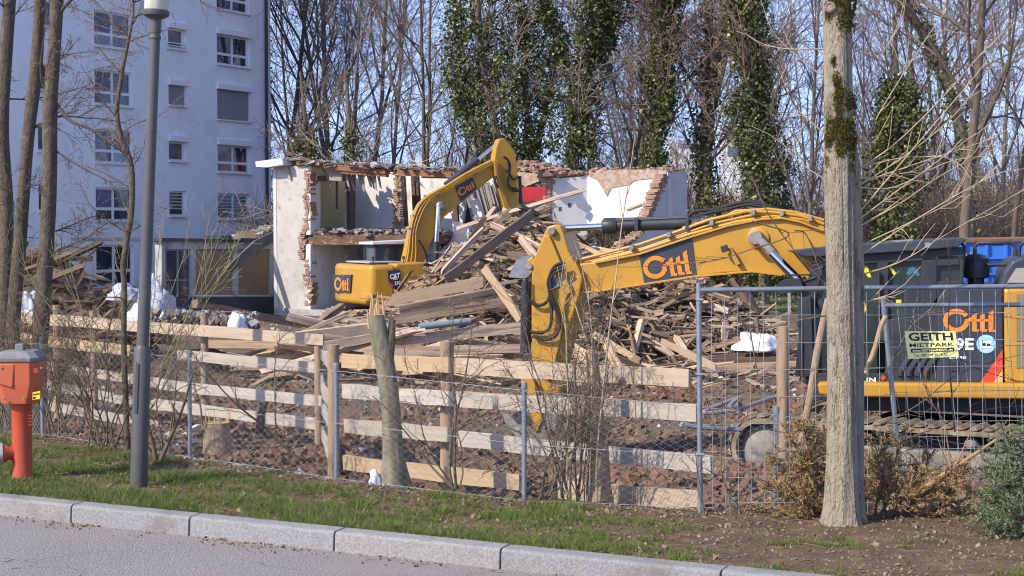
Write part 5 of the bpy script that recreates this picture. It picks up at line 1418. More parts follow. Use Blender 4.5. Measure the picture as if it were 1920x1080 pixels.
def hydrant():
    b = G(42, 899, 0); d = b.y
    t = thing('fire_hydrant', 'orange red pillar hydrant with a grey cap at the left edge', 'hydrant', b)
    pl = Plane((b.x, b.y), R(4))
    s = d / F
    mb = MB(); mb.lathe([(.098, -.15), (.098, .02), (.090, .05), (.090, .66), (.098, .68), (.098, .72)], b, 30); mb.build('column', hydrantm, t, smooth=True, angle=40)
    mb = MB()
    c = b + Vector((-.005, 0, 0))
    def ring(z, w_, dp, ch):
        return [Vector((c.x + x, c.y + y, z)) for x, y in ((-w_ + ch, -dp), (w_ - ch, -dp), (w_, -dp + ch), (w_, dp - ch), (w_ - ch, dp), (-w_ + ch, dp), (-w_, dp - ch), (-w_, -dp + ch))]
    z0, z1, z2 = P(42, 755, d).z, P(42, 718, d).z, P(42, 676, d).z
    rs_ = [ring(z0, .155, .15, .07), ring(z1, .185, .17, .055), ring(z2, .192, .18, .06)]
    fs = [list(range(7, -1, -1))]
    for k in range(2):
        for j in range(8): fs.append([k * 8 + j, k * 8 + (j + 1) % 8, (k + 1) * 8 + (j + 1) % 8, (k + 1) * 8 + j])
    fs.append(list(range(16, 24)))
    mb.add(sum(rs_, []), fs); hd = mb.build('head', hydranto, t, bevel=.008)
    mb = MB()
    for x0, x1 in ((-.10, -.03),):
        mb.prism([Vector((c.x - .155, c.y - .185, z1 + .01)), Vector((c.x - .02, c.y - .185, z1 - .03)), Vector((c.x + .0, c.y - .185, z2 - .015)), Vector((c.x - .165, c.y - .185, z2 - .015))], Vector((0, .03, 0)))
    mb.build('cover_flap', hydranto, hd, bevel=.01)
    mb = MB(); z3 = P(42, 664, d).z
    rr = [ring(z2, .20, .19, .06), ring(z2 + .035, .205, .195, .06), ring(z3 + .03, .15, .14, .05), ring(z3 + .035, .14, .13, .05)]
    fs = [list(range(7, -1, -1))]
    for k in range(3):
        for j in range(8): fs.append([k * 8 + j, k * 8 + (j + 1) % 8, (k + 1) * 8 + (j + 1) % 8, (k + 1) * 8 + j])
    fs.append(list(range(24, 32)))
    mb.add(sum(rr, []), fs); cap = mb.build('cap', castgrey, t, bevel=.006)
    mb = MB(); mb.box((c.x + .0, c.y, z3 + .06), (.075, .075, .07)); mb.build('cap_knob', castgrey, cap, bevel=.008)
    mb = MB(); z = P(20, 849, d).z
    o_ = Vector((b.x, b.y, z)); ax = Vector((-.95, -.3, 0)).normalized()
    mb.lathe([(.06, 0), (.06, .12), (.085, .15), (.085, .165)], o_, 24, axis=ax); out = mb.build('outlet', hydrantm, t, smooth=True, angle=40)
    mb = MB(); mb.lathe([(.095, .165), (.1, .17), (.1, .19), (.085, .195), (.085, .2), (.1, .205), (.1, .225), (.09, .235)], o_, 26, axis=ax); mb.build('coupling', M('alloy_coupling', (.55, .53, .50), (.4, .38, .35), rough=.4, metal=.5, scale=8), out, smooth=True, angle=40)
    p2 = Plane((c.x, c.y - .178), 0)
    mb = MB()
    for bx, by in ((4, 690), (78, 690), (8, 748), (46, 748)): mb.lathe([(.011, 0), (.011, .012), (.006, .016)], p2.at(bx, by, -.002), 6, axis=-p2.n)
    mb.build('bolt', castgrey, hd)
    mb = MB(); em = p2.at(67, 695, -.001); mb.lathe([(.024, 0), (.024, .005), (.018, .006), (.018, .001)], em, 20, axis=-p2.n); mb.pp(p2, [(66, 691), (68.5, 691), (68.5, 699), (66, 699)], -.006, 0); mb.build('cast_emblem', hydrantm, hd)
    mb = MB(); mb.lathe([(.112, -.05), (.112, .018), (.106, .024), (.098, .026)], b, 30); mb.build('base_flange', M('rusty_flange', (.22, .06, .03), (.12, .05, .03), rough=.8, scale=20), t, smooth=True, angle=40)
    mb = MB(); mb.pp(p2, [(61, 736), (75, 733), (75, 748), (61, 750)], -.004, .012); lb = mb.build('label', yellowlab, t)
    mb = MB(); mb.pp(p2, [(62, 739), (74, 737), (74, 739), (62, 741)], -.007, -.004); mb.pp(p2, [(62, 744), (66, 744), (66, 748), (62, 748)], -.007, -.004); mb.build('label_print', signblk, lb)
    mb = MB()
    p3 = Plane((b.x, b.y - .0905), 0)
    for i in range(5): mb.pp(p3, [(52, 772 + i * 6), (59, 772 + i * 6), (59, 773.5 + i * 6), (52, 773.5 + i * 6)], .012, .03)
    mb.build('cast_marks', M('hydrant_dark', (.35, .05, .02), rough=.6), t)
hydrant()

# ------------------------------------------------------------ small things on the site
def blob(name, c, size, mat, seed, label, cat, rough=.35, n=22, kind=None):
    V = []; Fc = []
    for j in range(n + 1):
        th = math.pi * j / n
        for i in range(2 * n):
            ph = math.pi * i / n
            p = Vector((math.sin(th) * math.cos(ph), math.sin(th) * math.sin(ph), math.cos(th)))
            q = p + Vector((seed, 0, 0)); f = 1 + rough * (noise.noise(q * 1.5) + .6 * abs(noise.noise(q * 3.2)) - .35 * abs(noise.noise(q * 6.5)))
            V.append((c[0] + p.x * size[0] * f, c[1] + p.y * size[1] * f, max(c[2] - .03, c[2] + p.z * size[2] * f)))
    for j in range(n):
        for i in range(2 * n):
            k = (i + 1) % (2 * n)
            Fc.append((j * 2 * n + i, (j + 1) * 2 * n + i, (j + 1) * 2 * n + k, j * 2 * n + k))
    o = np_obj(name, V, Fc, mat, None, c, smooth=True)
    return props(o, label, cat)
bagm = M('white_bag', (.76, .76, .75), (.66, .66, .66), rough=.6, scale=4, bump=.05, bscale=7)
c = P(1420, 654, 38); blob('bulk_bag', (c.x, c.y, c.z), (.50, .4, .40), bagm, 1.3, 'slumped white bulk bag on the bare ground behind the mesh panel', 'bag')
c = P(445, 614, 36); blob('bulk_bag', (c.x, c.y, c.z), (.22, .2, .30), bagm, 4.1, 'small white bag standing behind the far plank run', 'bag')
c = P(288, 615, 38); blob('plastic_sheet', (c.x, c.y, c.z), (.5, .4, 1.0), sheet, 7.7, 'big white sheeting bundle half hidden behind the lamp post', 'sheet', .45)
c = P(232, 560, 38.5); blob('plastic_sheet', (c.x, c.y, c.z), (.35, .3, .32), sheet, 2.7, 'crumpled white sheeting left of the young tree', 'sheet', .45)
c = P(60, 600, 37); blob('plastic_sheet', (c.x, c.y, c.z), (.32, .3, .62), sheet, 9.7, 'grey white sheeting draped at the left heap foot', 'sheet', .45)
c = P(702, 905, 15.0); blob('plastic_scrap', (c.x, c.y, c.z), (.05, .04, .11), M('pale_blue_plastic', (.5, .62, .82), (.75, .78, .85), rough=.4, scale=20), 5.5, 'scrap of pale blue plastic at the broken trunk foot', 'scrap', .5, 12)
pts = []; sz = []
r_ = np.random.RandomState(3)
for _ in range(900):
    px = r_.uniform(280, 480); py = 602 + r_.uniform(-16, 14) + (px - 380) * .02
    p = P(px, py, 37 + r_.uniform(-1, 2.5)); pts.append(tuple(p)); sz.append(r_.uniform(.04, .14))
chunks('slate_rubble', pts, np.array(sz), debrism, 44)
c = P(372, 610, 38); 
props(mound('debris_mound', c.x, 38.8, 1.9, 1.6, .42, -1.0, heapm, 55, n=28, lump=.12), 'low slate debris bank between the white sheeting and small white bag', 'rubble mound', 'rubble mounds')
for p0, p1, w_, lab in [((365, 570), (585, 612), .2, 'long brown beam lying before the annex, end at the ruin'), ((590, 612), (640, 575), .16, 'plank ramp leaning up to the far excavator track'), ((520, 662), (650, 655), .2, 'yellowish split beam lying behind the end of the far plank run')]:
    props(plank('timber_beam', P(*p0, 41 if p0[0] < 500 else 38), P(*p1, 46 if p0[0] < 500 else 41), w_, .14, wood_heap), lab, 'timber')
for q, (x0, x1, y, d) in enumerate(((1325, 1500, 682, 36), (1320, 1490, 672, 37.5), (1335, 1450, 665, 38.5))):
    props(plank('timber_beam', P(x0, y + 6, d), P(x1, y, d), .12, .1, [wood_heap, wood_dark, wood_dark][q]), ['reddish beam lying flat behind the front mesh panel', 'dark flat beam behind the reddish beam', 'dark beam nearest the white bulk bag'][q], 'timber')
for q in range(9):
    p = P(1200 + q * 16, 680 - q * 3 + (q % 3) * 14, 36.5)
    d = Vector((.6, .8, .05)); me = plank_mesh('slat', 1.3, .11, .025, rt); me.materials.append(wood_heap)
    o = bpy.data.objects.new('grey_slat', me); link(o); o.matrix_basis = axes_matrix(p - d, p + d, roll=1.4)
    props(o, 'thin grey slat in the fan of slats at the heap right end', 'slat', 'slats fanned out right of the heap')
# bent pipe, tree stump, dark soil bank
mb = MB(); mb.tube(catmull([P(1368, 760, 17), P(1380, 748, 17.2), P(1320, 772, 16.8), P(1372, 770, 17), P(1450, 745, 18), P(1480, 735, 18.2)]), .022, 8)
props(mb.build('bent_pipe', M('grey_pipe', (.24, .23, .22), rough=.6), smooth=True), 'thin pale grey pipe bent in a hook on the red rubble', 'pipe')
mb = MB(); mb.tube(catmull([P(1276, 800, 17), P(1284, 792, 17), P(1300, 800, 17), P(1390, 806, 17.1)]), .026, 8)
props(mb.build('plastic_pipe', M('blue_grey_pipe', (.17, .19, .23), rough=.5), smooth=True), 'blue grey pipe lying in the shade left of the near track', 'pipe')
st_ = thing('tree_stump', 'freshly cut pale tree stump behind the chain link', 'stump', P(408, 822, 17.3))
mb = MB(); c = P(408, 822, 17.3); mb.lathe([(.16, -.15), (.15, .0), (.13, .08), (.125, .16)], c, 18); mb.build('stump_body', postm, st_, smooth=True)
mb = MB(); mb.lathe([(.122, .165), (.122, .170)], c, 18)
for i in range(10):
    a = rt.uniform(0, 6.28); mb.tube([c + Vector((.11 * math.cos(a), .11 * math.sin(a), .1)), c + Vector((.13 * math.cos(a), .13 * math.sin(a), .2 + rt.uniform(0, .12)))], [.012, .003], 4)
mb.build('cut_face', M('cut_wood', (.62, .46, .22), (.5, .34, .15), rough=.8, scale=14), st_)
mb = MB(); mb.tube([P(486, 812, 17.8), P(490, 775, 17.8), P(497, 757, 17.8)], [.05, .042, .035], 10)
props(mb.build('cut_stem', bark_lf, smooth=True), 'short sawn stem beside the pale tree stump', 'stump')
# blue container, no stopping sign, gate, far mesh fence
ct = thing('container', 'rusty blue steel skip container behind the near excavator', 'container', P(1870, 600, 34))
CPl = Plane((P(1806, 500, 34).x, 34), R(3))
mb = MB(); mb.pp(CPl, [(1806, 455), (2060, 450), (2060, 640), (1806, 640)], 0, 2.4); mb.build('body', bluecont, ct)
mb = MB(); mb.pp(CPl, [(1804, 449), (2062, 444), (2062, 450), (1804, 455)], -.06, 2.46); mb.build('top_rim', rust, ct)
for x in (1806, 1848, 1884, 1920): 
    mb = MB(); mb.pp(CPl, [(x, 455), (x + 5, 455), (x + 5, 640), (x, 640)], -.07, -.004); mb.build('rib', bluecont, ct)
for y in (482, 512):
    mb = MB(); mb.pp(CPl, [(1811, y), (2050, y - 1), (2050, y + 3), (1811, y + 4)], -.05, -.004); mb.build('rib', bluecont, ct)
mb = MB(); on_quad(mb, CPl, [(1807, 482), (1825, 481), (1825, 473), (1807, 474)], text_shape('A 11', .03), -.075); mb.build('lettering', orange, ct)
ns = thing('road_sign', 'round red and blue no stopping sign on a pole behind the ruin gate', 'sign', P(1318, 610, 57))
NP = Plane((P(1318, 528, 57).x, 57), 0)
mb = MB(); mb.tube([NP.at(1316, 628, .05), NP.at(1318, 522, .05)], .03, 8); mb.build('pole', steel, ns)
cc = NP.at(1318.5, 527, 0); mb = MB(); mb.lathe([(.19, 0), (.19, .02)], cc, 24, axis=-NP.n); f_ = mb.build('disc', redp, ns)
mb = MB(); mb.lathe([(.145, .022), (.145, .026)], cc, 24, axis=-NP.n); mb.build('disc_field', M('sign_blue', (.02, .10, .5), rough=.5), f_)
mb = MB()
for a in (.785, -.785): mb.box(cc - NP.n * .03, (.29, .006, .04), Matrix.Rotation(a, 3, 'Y'))
mb.build('cross_bars', redp, f_)
mb = MB(); mb.pp(NP, [(1313, 537), (1322, 537), (1322, 541), (1313, 541)], -.03, -.02); mb.build('arrow_plate', whitep, ns)
gt = thing('gate', 'dark steel gate with a pale handle right of the grey gable wall', 'gate', P(1300, 612, 58))
GP = Plane((P(1300, 575, 58).x, 58), 0)
mb = MB(); mb.pp(GP, [(1290, 541), (1313, 541), (1313, 612), (1290, 612)], 0, .1); mb.build('leaf', blackp, gt)
mb = MB(); mb.tube([GP.at(1297, 577, -.08), GP.at(1297, 562, -.08), GP.at(1303, 562, -.08)], .02, 6); mb.build('handle', steel, gt)
ff = thing('wire_fence', 'dark fine mesh garden fence on concrete posts far behind the site', 'fence', P(1420, 600, 62))
FF_ = Plane((P(1400, 570, 62).x, 62), 0)
L = []
for i in range(150):
    x = 1300 + i * 4.2
    L.append(([tuple(FF_.at(x, 541, 0)), tuple(FF_.at(x - 24, 592, .01))], [.007] * 2, 3)); L.append(([tuple(FF_.at(x - 24, 541, 0)), tuple(FF_.at(x, 592, -.01))], [.007] * 2, 3))
V, Fc = tubes_np(L); np_obj('wire_mesh', V, Fc, M('dark_wire', (.10, .10, .095), rough=.7), ff)
for x in (1360, 1480, 1600, 1720):
    mb = MB(); mb.pp(FF_, [(x - 2.5, 537), (x + 2.5, 537), (x + 2.5, 606), (x - 2.5, 606)], -.06, .06); mb.build('post', concrete, ff)
mb = MB(); mb.pp(FF_, [(1296, 592), (2000, 592), (2000, 606), (1296, 606)], -.03, .08); mb.build('kerb_board', M('dark_board', (.05, .045, .04), rough=.9), ff)
bk_ = FF_.at(1500, 600, 0)
mb = MB(); mb.prism([Vector((-5, 64, -.98)), Vector((40, 64, -.98)), Vector((40, 71, -.75)), Vector((-5, 71, -.75))], Vector((0, 0, .02))); props(mb.build('far_lawn', M('far_grass', (.10, .15, .03), (.15, .17, .06), rough=.95, scale=3, bump=.05), origin=(15, 66, -1)), kind='structure')
# ------------------------------------------------------------ growing things: generator
def rot_about(v, axis, a):
    return Matrix.Rotation(a, 3, axis) @ v
def grow(rng, p, d, L, r, lvl, spec, out, tip=.25):
    """spec[lvl] = (n points, wobble, tropism, children, first, len factor, angle lo, hi, sides, min r)"""
    n, wob, tro, nch, first, lf, alo, ahi, sides, rmin = spec[lvl]
    pts = [p.copy()]; dirs = [d.copy()]; q = p.copy(); v = d.copy(); st = L / n
    for i in range(n):
        v = (v + Vector((rng.gauss(0, wob), rng.gauss(0, wob), rng.gauss(0, wob) + tro))).normalized()
        q = q + v * st; pts.append(q.copy()); dirs.append(v.copy())
    rad = [max(rmin, r * (1 - (1 - tip) * (i / n) ** .9)) for i in range(n + 1)]
    out[lvl].append((np.array(pts), rad, sides))
    if lvl + 1 < len(spec):
        for c in range(nch):
            f = first + (1 - first) * (c + rng.random()) / nch
            i = min(n - 1, int(f * n)); t = f * n - i
            s = pts[i].lerp(pts[i + 1], min(1, t)); dv = dirs[i + 1]
            ax = dv.orthogonal().normalized(); ax = rot_about(ax, dv, rng.uniform(0, 6.283))
            nd = rot_about(dv, ax, rng.uniform(alo, ahi))
            cr = rad[i] * rng.uniform(.42, .68)
            grow(rng, s, nd, L * lf * (1.15 - .6 * f) * rng.uniform(.7, 1.25), cr, lvl + 1, spec, out, .3)
def spec_tree(style):
    #        n  wob  trop nch first lf  alo  ahi  sides rmin
    if style == 'upright':
        return [(11, .035, .02, 13, .22, .50, .35, .75, 8, .05), (8, .09, .10, 8, .18, .46, .4, .9, 5, .02), (6, .13, .06, 7, .15, .48, .4, 1.0, 4, .012), (5, .16, .03, 4, .2, .5, .4, 1.0, 3, .009), (3, .16, .02, 0, 0, 0, 0, 0, 3, .007)]
    if style == 'wide':
        return [(10, .05, .02, 12, .28, .60, .6, 1.15, 8, .06), (8, .13, .06, 8, .2, .46, .4, 1.0, 5, .02), (6, .15, .04, 7, .15, .48, .4, 1.0, 4, .012), (5, .17, .02, 4, .2, .5, .4, 1.0, 3, .009), (3, .16, .0, 0, 0, 0, 0, 0, 3, .007)]
    if style == 'thin':
        return [(9, .03, .02, 15, .12, .34, .35, .8, 6, .03), (6, .1, .08, 8, .15, .5, .4, .9, 4, .014), (5, .14, .05, 5, .15, .5, .4, 1.0, 3, .009), (3, .15, .02, 0, 0, 0, 0, 0, 3, .007)]
def tree_meshes(seed, style, h, r, stems=1):
    rng = random.Random(seed); sp_ = spec_tree(style); out = [[] for _ in sp_]
    for s in range(stems):
        a = s * 6.283 / max(1, stems) + rng.random()
        lean = 0 if stems == 1 else rng.uniform(.10, .22)
        d = Vector((math.cos(a) * lean, math.sin(a) * lean, 1)).normalized()
        grow(rng, Vector((.25 * math.cos(a) * (stems > 1), .25 * math.sin(a) * (stems > 1), -.3)), d, h * rng.uniform(.9, 1.1), r / math.sqrt(stems), 0, sp_, out)
    tv, tf = tubes_np(out[0] + out[1]); cv, cf_ = tubes_np(sum(out[2:], []))
    t = np_mesh('trunk', tv, tf, True); t.materials.append(bark_wood)
    c = np_mesh('crown', cv, cf_); c.materials.append(twigm)
    return t, c
def put_tree(ms, x, y, z, s, rz, name, label, group=None):
    root = thing(name, label, 'tree', (x, y, z), group)
    root.rotation_euler = (0, 0, rz); root.scale = (s, s, s)
    for me, nm in zip(ms, ('trunk', 'crown')):
        o = bpy.data.objects.new(nm, me); link(o); o.parent = root
    return root
kinds = [tree_meshes(101, 'upright', 21, .155), tree_meshes(102, 'upright', 19, .13), tree_meshes(103, 'wide', 18, .23), tree_meshes(104, 'wide', 20, .15),
         tree_meshes(105, 'thin', 15, .12), tree_meshes(106, 'thin', 13, .10), tree_meshes(107, 'upright', 20, .27, 3), tree_meshes(108, 'thin', 17, .14)]
def at_px(px, d): return (px - 960) * d / F
special = [(540, 97, 0, 1.3, 'bare forked tree rising right beside the apartment block corner'), (655, 92, 6, 1.25, 'big multi stemmed bare tree opening in a V above the ruin roof'),
           (728, 90, 1, 1.1, 'slim bare tree between the V shaped tree and the ivy mass'), (795, 86, 3, .95, 'bare tree just left of the broad ivy mass'),
           (1172, 74, 3, .85, 'bare crooked tree between two ivy columns above the ruin'), (1320, 78, 1, 1.05, 'tall dark bare tree above the grey gable wall'),
           (1395, 70, 4, 1.0, 'thin bare tree leaning before the pale office block'), (1512, 66, 7, .9, 'slender grey bare tree left of the big foreground trunk'),
           (1808, 58, 2, 1.0, 'stout dark bare tree with a forked crown at the right'), (1900, 66, 3, .9, 'bare spreading tree at the right edge'), (1870, 74, 0, .9, 'bare tree behind the stout forked one')]
for px, d, k, s, lab in special: put_tree(kinds[k], at_px(px, d), d, -1, s, px * .37, 'bare_tree', lab)
rw = random.Random(77)
n = 0
while n < 30:
    d = rw.uniform(77, 104); px = rw.uniform(505, 1990)
    if px < 760: d = max(d, rw.uniform(93, 106))
    if 1330 < px < 1410 and d < 100 and rw.random() < .7: continue
    k = rw.choice([0, 1, 2, 3, 4, 5, 7, 4, 7, 5])
    put_tree(kinds[k], at_px(px, d), d, -1, rw.uniform(.75, 1.1), rw.uniform(0, 6.28), 'bare_tree', 'leafless tree among many bare ones in the wood behind the ruin', 'bare trees of the wood'); n += 1
# the far wood beyond, one mass
def far_wood():
    base = []
    for q in range(3):
        rng = random.Random(300 + q); sp_ = [(8, .05, .02, 11, .15, .45, .4, .95, 5, .05), (6, .12, .07, 7, .15, .5, .4, 1.0, 3, .022), (4, .15, .04, 6, .15, .5, .4, 1.0, 3, .016), (3, .15, .02, 0, 0, 0, 0, 0, 3, .013)]
        out = [[] for _ in sp_]; grow(rng, Vector((0, 0, -.3)), Vector((0, 0, 1)), 17, .2, 0, sp_, out); base.append(tubes_np(sum(out, [])))
    VV = []; FF = []; b = 0
    for i in range(210):
        V, Fc = base[i % 3]; d = rw.uniform(106, 150); x = at_px(rw.uniform(440, 2150), d)
        if .118 < x / d < .148 and d < 142: continue
        a = rw.uniform(0, 6.28); s = rw.uniform(.36, .60); c_, s_ = math.cos(a) * s, math.sin(a) * s
        W = np.stack([V[:, 0] * c_ - V[:, 1] * s_ + x, V[:, 0] * s_ + V[:, 1] * c_ + d, V[:, 2] * s - 1], 1)
        VV.append(W); FF.append(Fc + b); b += len(V)
    o = np_obj('far_wood', np.concatenate(VV), np.concatenate(FF), twigm); props(o, kind='stuff')
far_wood()
# undergrowth: thickets of thin stems, one mass
def undergrowth():
    L = []; rng = random.Random(5)
    for i in range(5600):
        px = rng.uniform(500, 2000); d = rng.uniform(70, 100) if px > 1640 else rng.uniform(72, 100)
        x = at_px(px, d); h = rng.uniform(1.6, 4.2) * (1.6 if px > 1600 else 1.4)
        p = Vector((x, d, -1)); a = rng.uniform(0, 6.28); v = Vector((.35 * math.cos(a), .35 * math.sin(a), 1)).normalized()
        pts = [p.copy()]
        for k in range(4): v = (v + Vector((rng.gauss(0, .22), rng.gauss(0, .22), rng.gauss(-.02, .1)))).normalized(); p = p + v * h / 4; pts.append(p.copy())
        L.append((np.array(pts), [.022, .019, .016, .012, .008], 3))
        for k in range(6):
            i_ = rng.randrange(1, 4); s = pts[i_]; w_ = Vector((rng.gauss(0, 1), rng.gauss(0, 1), rng.gauss(.5, .5))).normalized()
            q = s + w_ * h * .2; L.append((np.array([s, q, q + (w_ + Vector((rng.gauss(0, .4), rng.gauss(0, .4), .2))) * h * .12]), [.011, .009, .006], 3))
    V, Fc = tubes_np(L); props(np_obj('undergrowth', V, Fc, twigm), kind='stuff')
    C = []
    r_ = np.random.RandomState(4)
    for cx, cd, n, sx, z0, z1 in [(1370, 70, 1800, 1.6, .5, 3.6), (1420, 74, 700, 2, 0, 3), (1850, 76, 2600, 6, 0, 4.5), (1700, 80, 1500, 5, 0, 4.5), (700, 80, 900, 6, .5, 4), (1560, 76, 900, 3, 0, 3.5)]:
        x = at_px(cx, cd); C.append(np.stack([r_.normal(x, sx * .5, n), r_.normal(cd, 1, n), r_.uniform(z0, z1, n)], 1))
    V, Fc = leaves_np(np.concatenate(C), .11, r_); props(np_obj('dry_leaf_thicket', V, Fc, orangeleaf), kind='stuff')
undergrowth()

# ------------------------------------------------------------ ivy-clad trees
def ivy_tree(px_path, d, rad, label, seed, nl, limbs=(), z_lo=None, bare=True, size=.145):
    """px_path: (px, py) of the trunk axis from the ground up; rad: ivy radius in metres along it"""
    rng = random.Random(seed); r_ = np.random.RandomState(seed)
    pts = [P(x, y, d) for x, y in px_path]
    root = thing('ivy_clad_tree', label, 'tree', (pts[0].x, d, -1), 'ivy clad trees')
    axis = catmull(pts, 5)
    top = axis[-1] + (axis[-1] - axis[-3]).normalized() * 3
    mb = MB(); m = len(axis); mb.tube([Vector((axis[0].x, d, -1.3))] + axis + [top], [.26] + [.24 - .12 * i / m for i in range(m)] + [.06], 8); tr = mb.build('trunk', bark_wood, root, smooth=True)
    out = [[] for _ in range(4)]
    for q in range(16 if bare else 5):
        i = rng.randrange(int(m * .3), m); a = rng.uniform(0, 6.28)
        grow(rng, axis[i], Vector((math.cos(a) * .7, math.sin(a) * .5, .75)).normalized(), rng.uniform(2.5, 5), .06, 0, [(7, .12, .05, 7, .15, .5, .4, 1, 5, .02), (5, .15, .04, 6, .15, .5, .4, 1, 4, .012), (4, .16, .02, 4, .2, .5, .4, 1, 3, .009), (3, .16, 0, 0, 0, 0, 0, 0, 3, .007)], out)
    V, Fc = tubes_np(sum(out, [])); np_obj('crown', V, Fc, twigm, root)
    strands = [(axis, rad, 1.0)]
    for lp, lr, share in limbs:
        la = catmull([P(x, y, d + .2) for x, y in lp], 5); strands.append((la, lr, share))
        mb = MB(); mb.tube(la, [.13 - .07 * i / len(la) for i in range(len(la))], 6); mb.build('limb', bark_wood, tr, smooth=True)
    C = []
    tot = sum(s[2] for s in strands)
    for ax, rr, share in strands:
        ax = np.array([tuple(p) for p in ax]); n = int(1.45 * nl * share / tot); ncl = max(8, n // 26)
        t = r_.uniform(0, len(ax) - 1.001, ncl); i = t.astype(int); c = ax[i] + (ax[i + 1] - ax[i]) * (t - i)[:, None]
        rl = np.interp(t / (len(ax) - 1), np.linspace(0, 1, len(rr)), rr) * .9 * r_.uniform(.25, 1.0, ncl) ** .6
        a = r_.uniform(0, 2 * np.pi, ncl); rl *= np.array([max(.12, 1.0 + 1.5 * noise.noise(Vector((float(q[2]) * .42, seed * 3.1, float(b_))))) for q, b_ in zip(c, a)]); c = c + np.stack([np.cos(a) * rl, np.sin(a) * rl, r_.normal(0, .25, ncl)], 1)
        k = r_.randint(0, ncl, n); sp_ = r_.normal(0, 1, (n, 3)) * np.array([.17, .17, .24]) * r_.uniform(.5, 1.5, ncl)[k][:, None]
        C.append(c[k] + sp_)
    C = np.concatenate(C); C = C[C[:, 2] > -.9]
    V, Fc = leaves_np(C, r_.uniform(.7, 1.25, len(C)) * size, r_, .85); np_obj('ivy', V, Fc, ivym, root)
ivy_tree([(955, 560), (945, 400), (930, 250), (905, 120), (890, -60)], 70, [.9, 1.0, 1.15, 1.2, 1.2], 'broad dark ivy mass above the raised excavator arm', 41, 15000, [([(955, 420), (985, 260), (985, 120), (970, -40)], [.7, .9, 1.0, .8], .9), ([(940, 300), (880, 230), (862, 130), (850, 0)], [.4, .5, .6, .6], .5), ([(985, 330), (1010, 250), (1040, 120), (1030, 0)], [.2, .35, .35, .3], .25)])
ivy_tree([(1072, 560), (1075, 330), (1085, 230), (1098, 140), (1108, 40), (1112, -60)], 69.5, [.8, .85, .75, .8, 1.0, 1.0], 'ivy clad trunk with a dark leaning top, left of the crooked bare tree', 42, 12000, [([(1090, 190), (1060, 120), (1040, 60), (1010, -20)], [.25, .3, .35, .3], .25), ([(1110, 100), (1140, 50), (1150, -30)], [.5, .6, .6], .4)])
ivy_tree([(1225, 560), (1228, 330), (1236, 200), (1240, 100), (1236, -60)], 69, [.5, .55, .55, .6, .65], 'narrow ivy clad trunk above the white back wall', 43, 6500, [([(1236, 120), (1260, 60), (1270, -30)], [.2, .25, .25], .2)])
ivy_tree([(1330, 560), (1328, 400), (1322, 250), (1330, 100), (1332, -60)], 70, [.85, .7, .4, .28, .22], 'tall dark trunk with thin ivy, thick only near its foot', 44, 4500, [([(1325, 160), (1352, 80), (1370, -20)], [.1, .1, .1], .1)])
ivy_tree([(1432, 560), (1432, 340), (1424, 230), (1414, 130), (1400, -40)], 67, [.85, .85, .75, .7, .7], 'dense ivy column between the office block and the foreground trunk', 45, 12000, [([(1416, 160), (1385, 80), (1370, -20)], [.25, .3, .3], .2)])
ivy_tree([(1668, 560), (1672, 420), (1680, 300), (1684, 220), (1682, 160)], 68, [.7, .95, 1.25, 1.2, .55], 'rounded ivy clad tree right of the big foreground trunk, ending below the top', 46, 11000, bare=False)
ivy_tree([(1815, 600), (1812, 300), (1765, 130), (1700, 10), (1680, -60)], 62, [.15, .12, .28, .3, .2], 'slanting ivy wrapped trunk crossing behind the stout forked tree', 47, 1500, size=.14)
ivy_tree([(585, 560), (580, 320), (575, 250)], 80, [1.0, .8, .4], 'low ivy clump at the ruin roof beside the forked tree', 48, 2200, bare=False, size=.16)
ivy_tree([(662, 560), (660, 330), (656, 250)], 74, [.35, .3, .2], 'small ivy sleeve round the foot of the V shaped tree', 49, 700, bare=False, size=.15)

# ------------------------------------------------------------ foreground trees
def trunk_mesh(name, path, radii, mat, root, seed, nseg=46, sides=40, lobes=((0, 0, 1),), rough=.03, flare=0, groove=()):
    """a trunk with bark relief: fluted lobes, knots and vertical furrows"""
    ax = catmull(path, max(2, nseg // (len(path) - 1)))
    m = len(ax); V = []; Fc = []
    for i, p in enumerate(ax):
        f = i / (m - 1); r = float(np.interp(f, np.linspace(0, 1, len(radii)), radii))
        for j in range(sides):
            a = 2 * math.pi * j / sides
            q = Vector((math.cos(a) * 2.2, math.sin(a) * 2.2, p.z * .7 + seed))
            k = 1 + rough * (noise.noise(q * 1.2) * 1.6 + noise.noise(Vector((q.x * 5, q.y * 5, q.z * 1.6))) * .55 + .35 * noise.noise(Vector((q.x * 12, q.y * 12, q.z * 5))))
            for ga, gw, gd in groove:
                dd = (a + .12 * noise.noise(Vector((p.z * 1.3, ga, seed))) - ga + math.pi) % (2 * math.pi) - math.pi
                k -= gd * math.exp(-(dd / gw) ** 2)
            if flare and f < .30: k += flare * (1 - f / .30) ** 2.2 * (1 + .55 * math.cos(a * 4 + seed))
            V.append((p.x + math.cos(a) * r * k, p.y + math.sin(a) * r * k, p.z))
    for i in range(m - 1):
        for j in range(sides):
            k = (j + 1) % sides
            Fc.append((i * sides + j, i * sides + k, (i + 1) * sides + k, (i + 1) * sides + j))
    o = np_obj(name, V, Fc, mat, root, smooth=True)
    return ax
bt = thing('tree', 'big grey barked foreground tree with dark moss patches on its trunk', 'tree', G(1583, 988))
D_ = 12.65
pth = [P(1583, 1000, D_), P(1584, 960, D_), P(1585, 860, D_), P(1585, 700, D_), P(1583, 500, D_), P(1580, 300, D_), P(1577, 100, D_), P(1575, -100, D_), P(1574, -420, D_)]
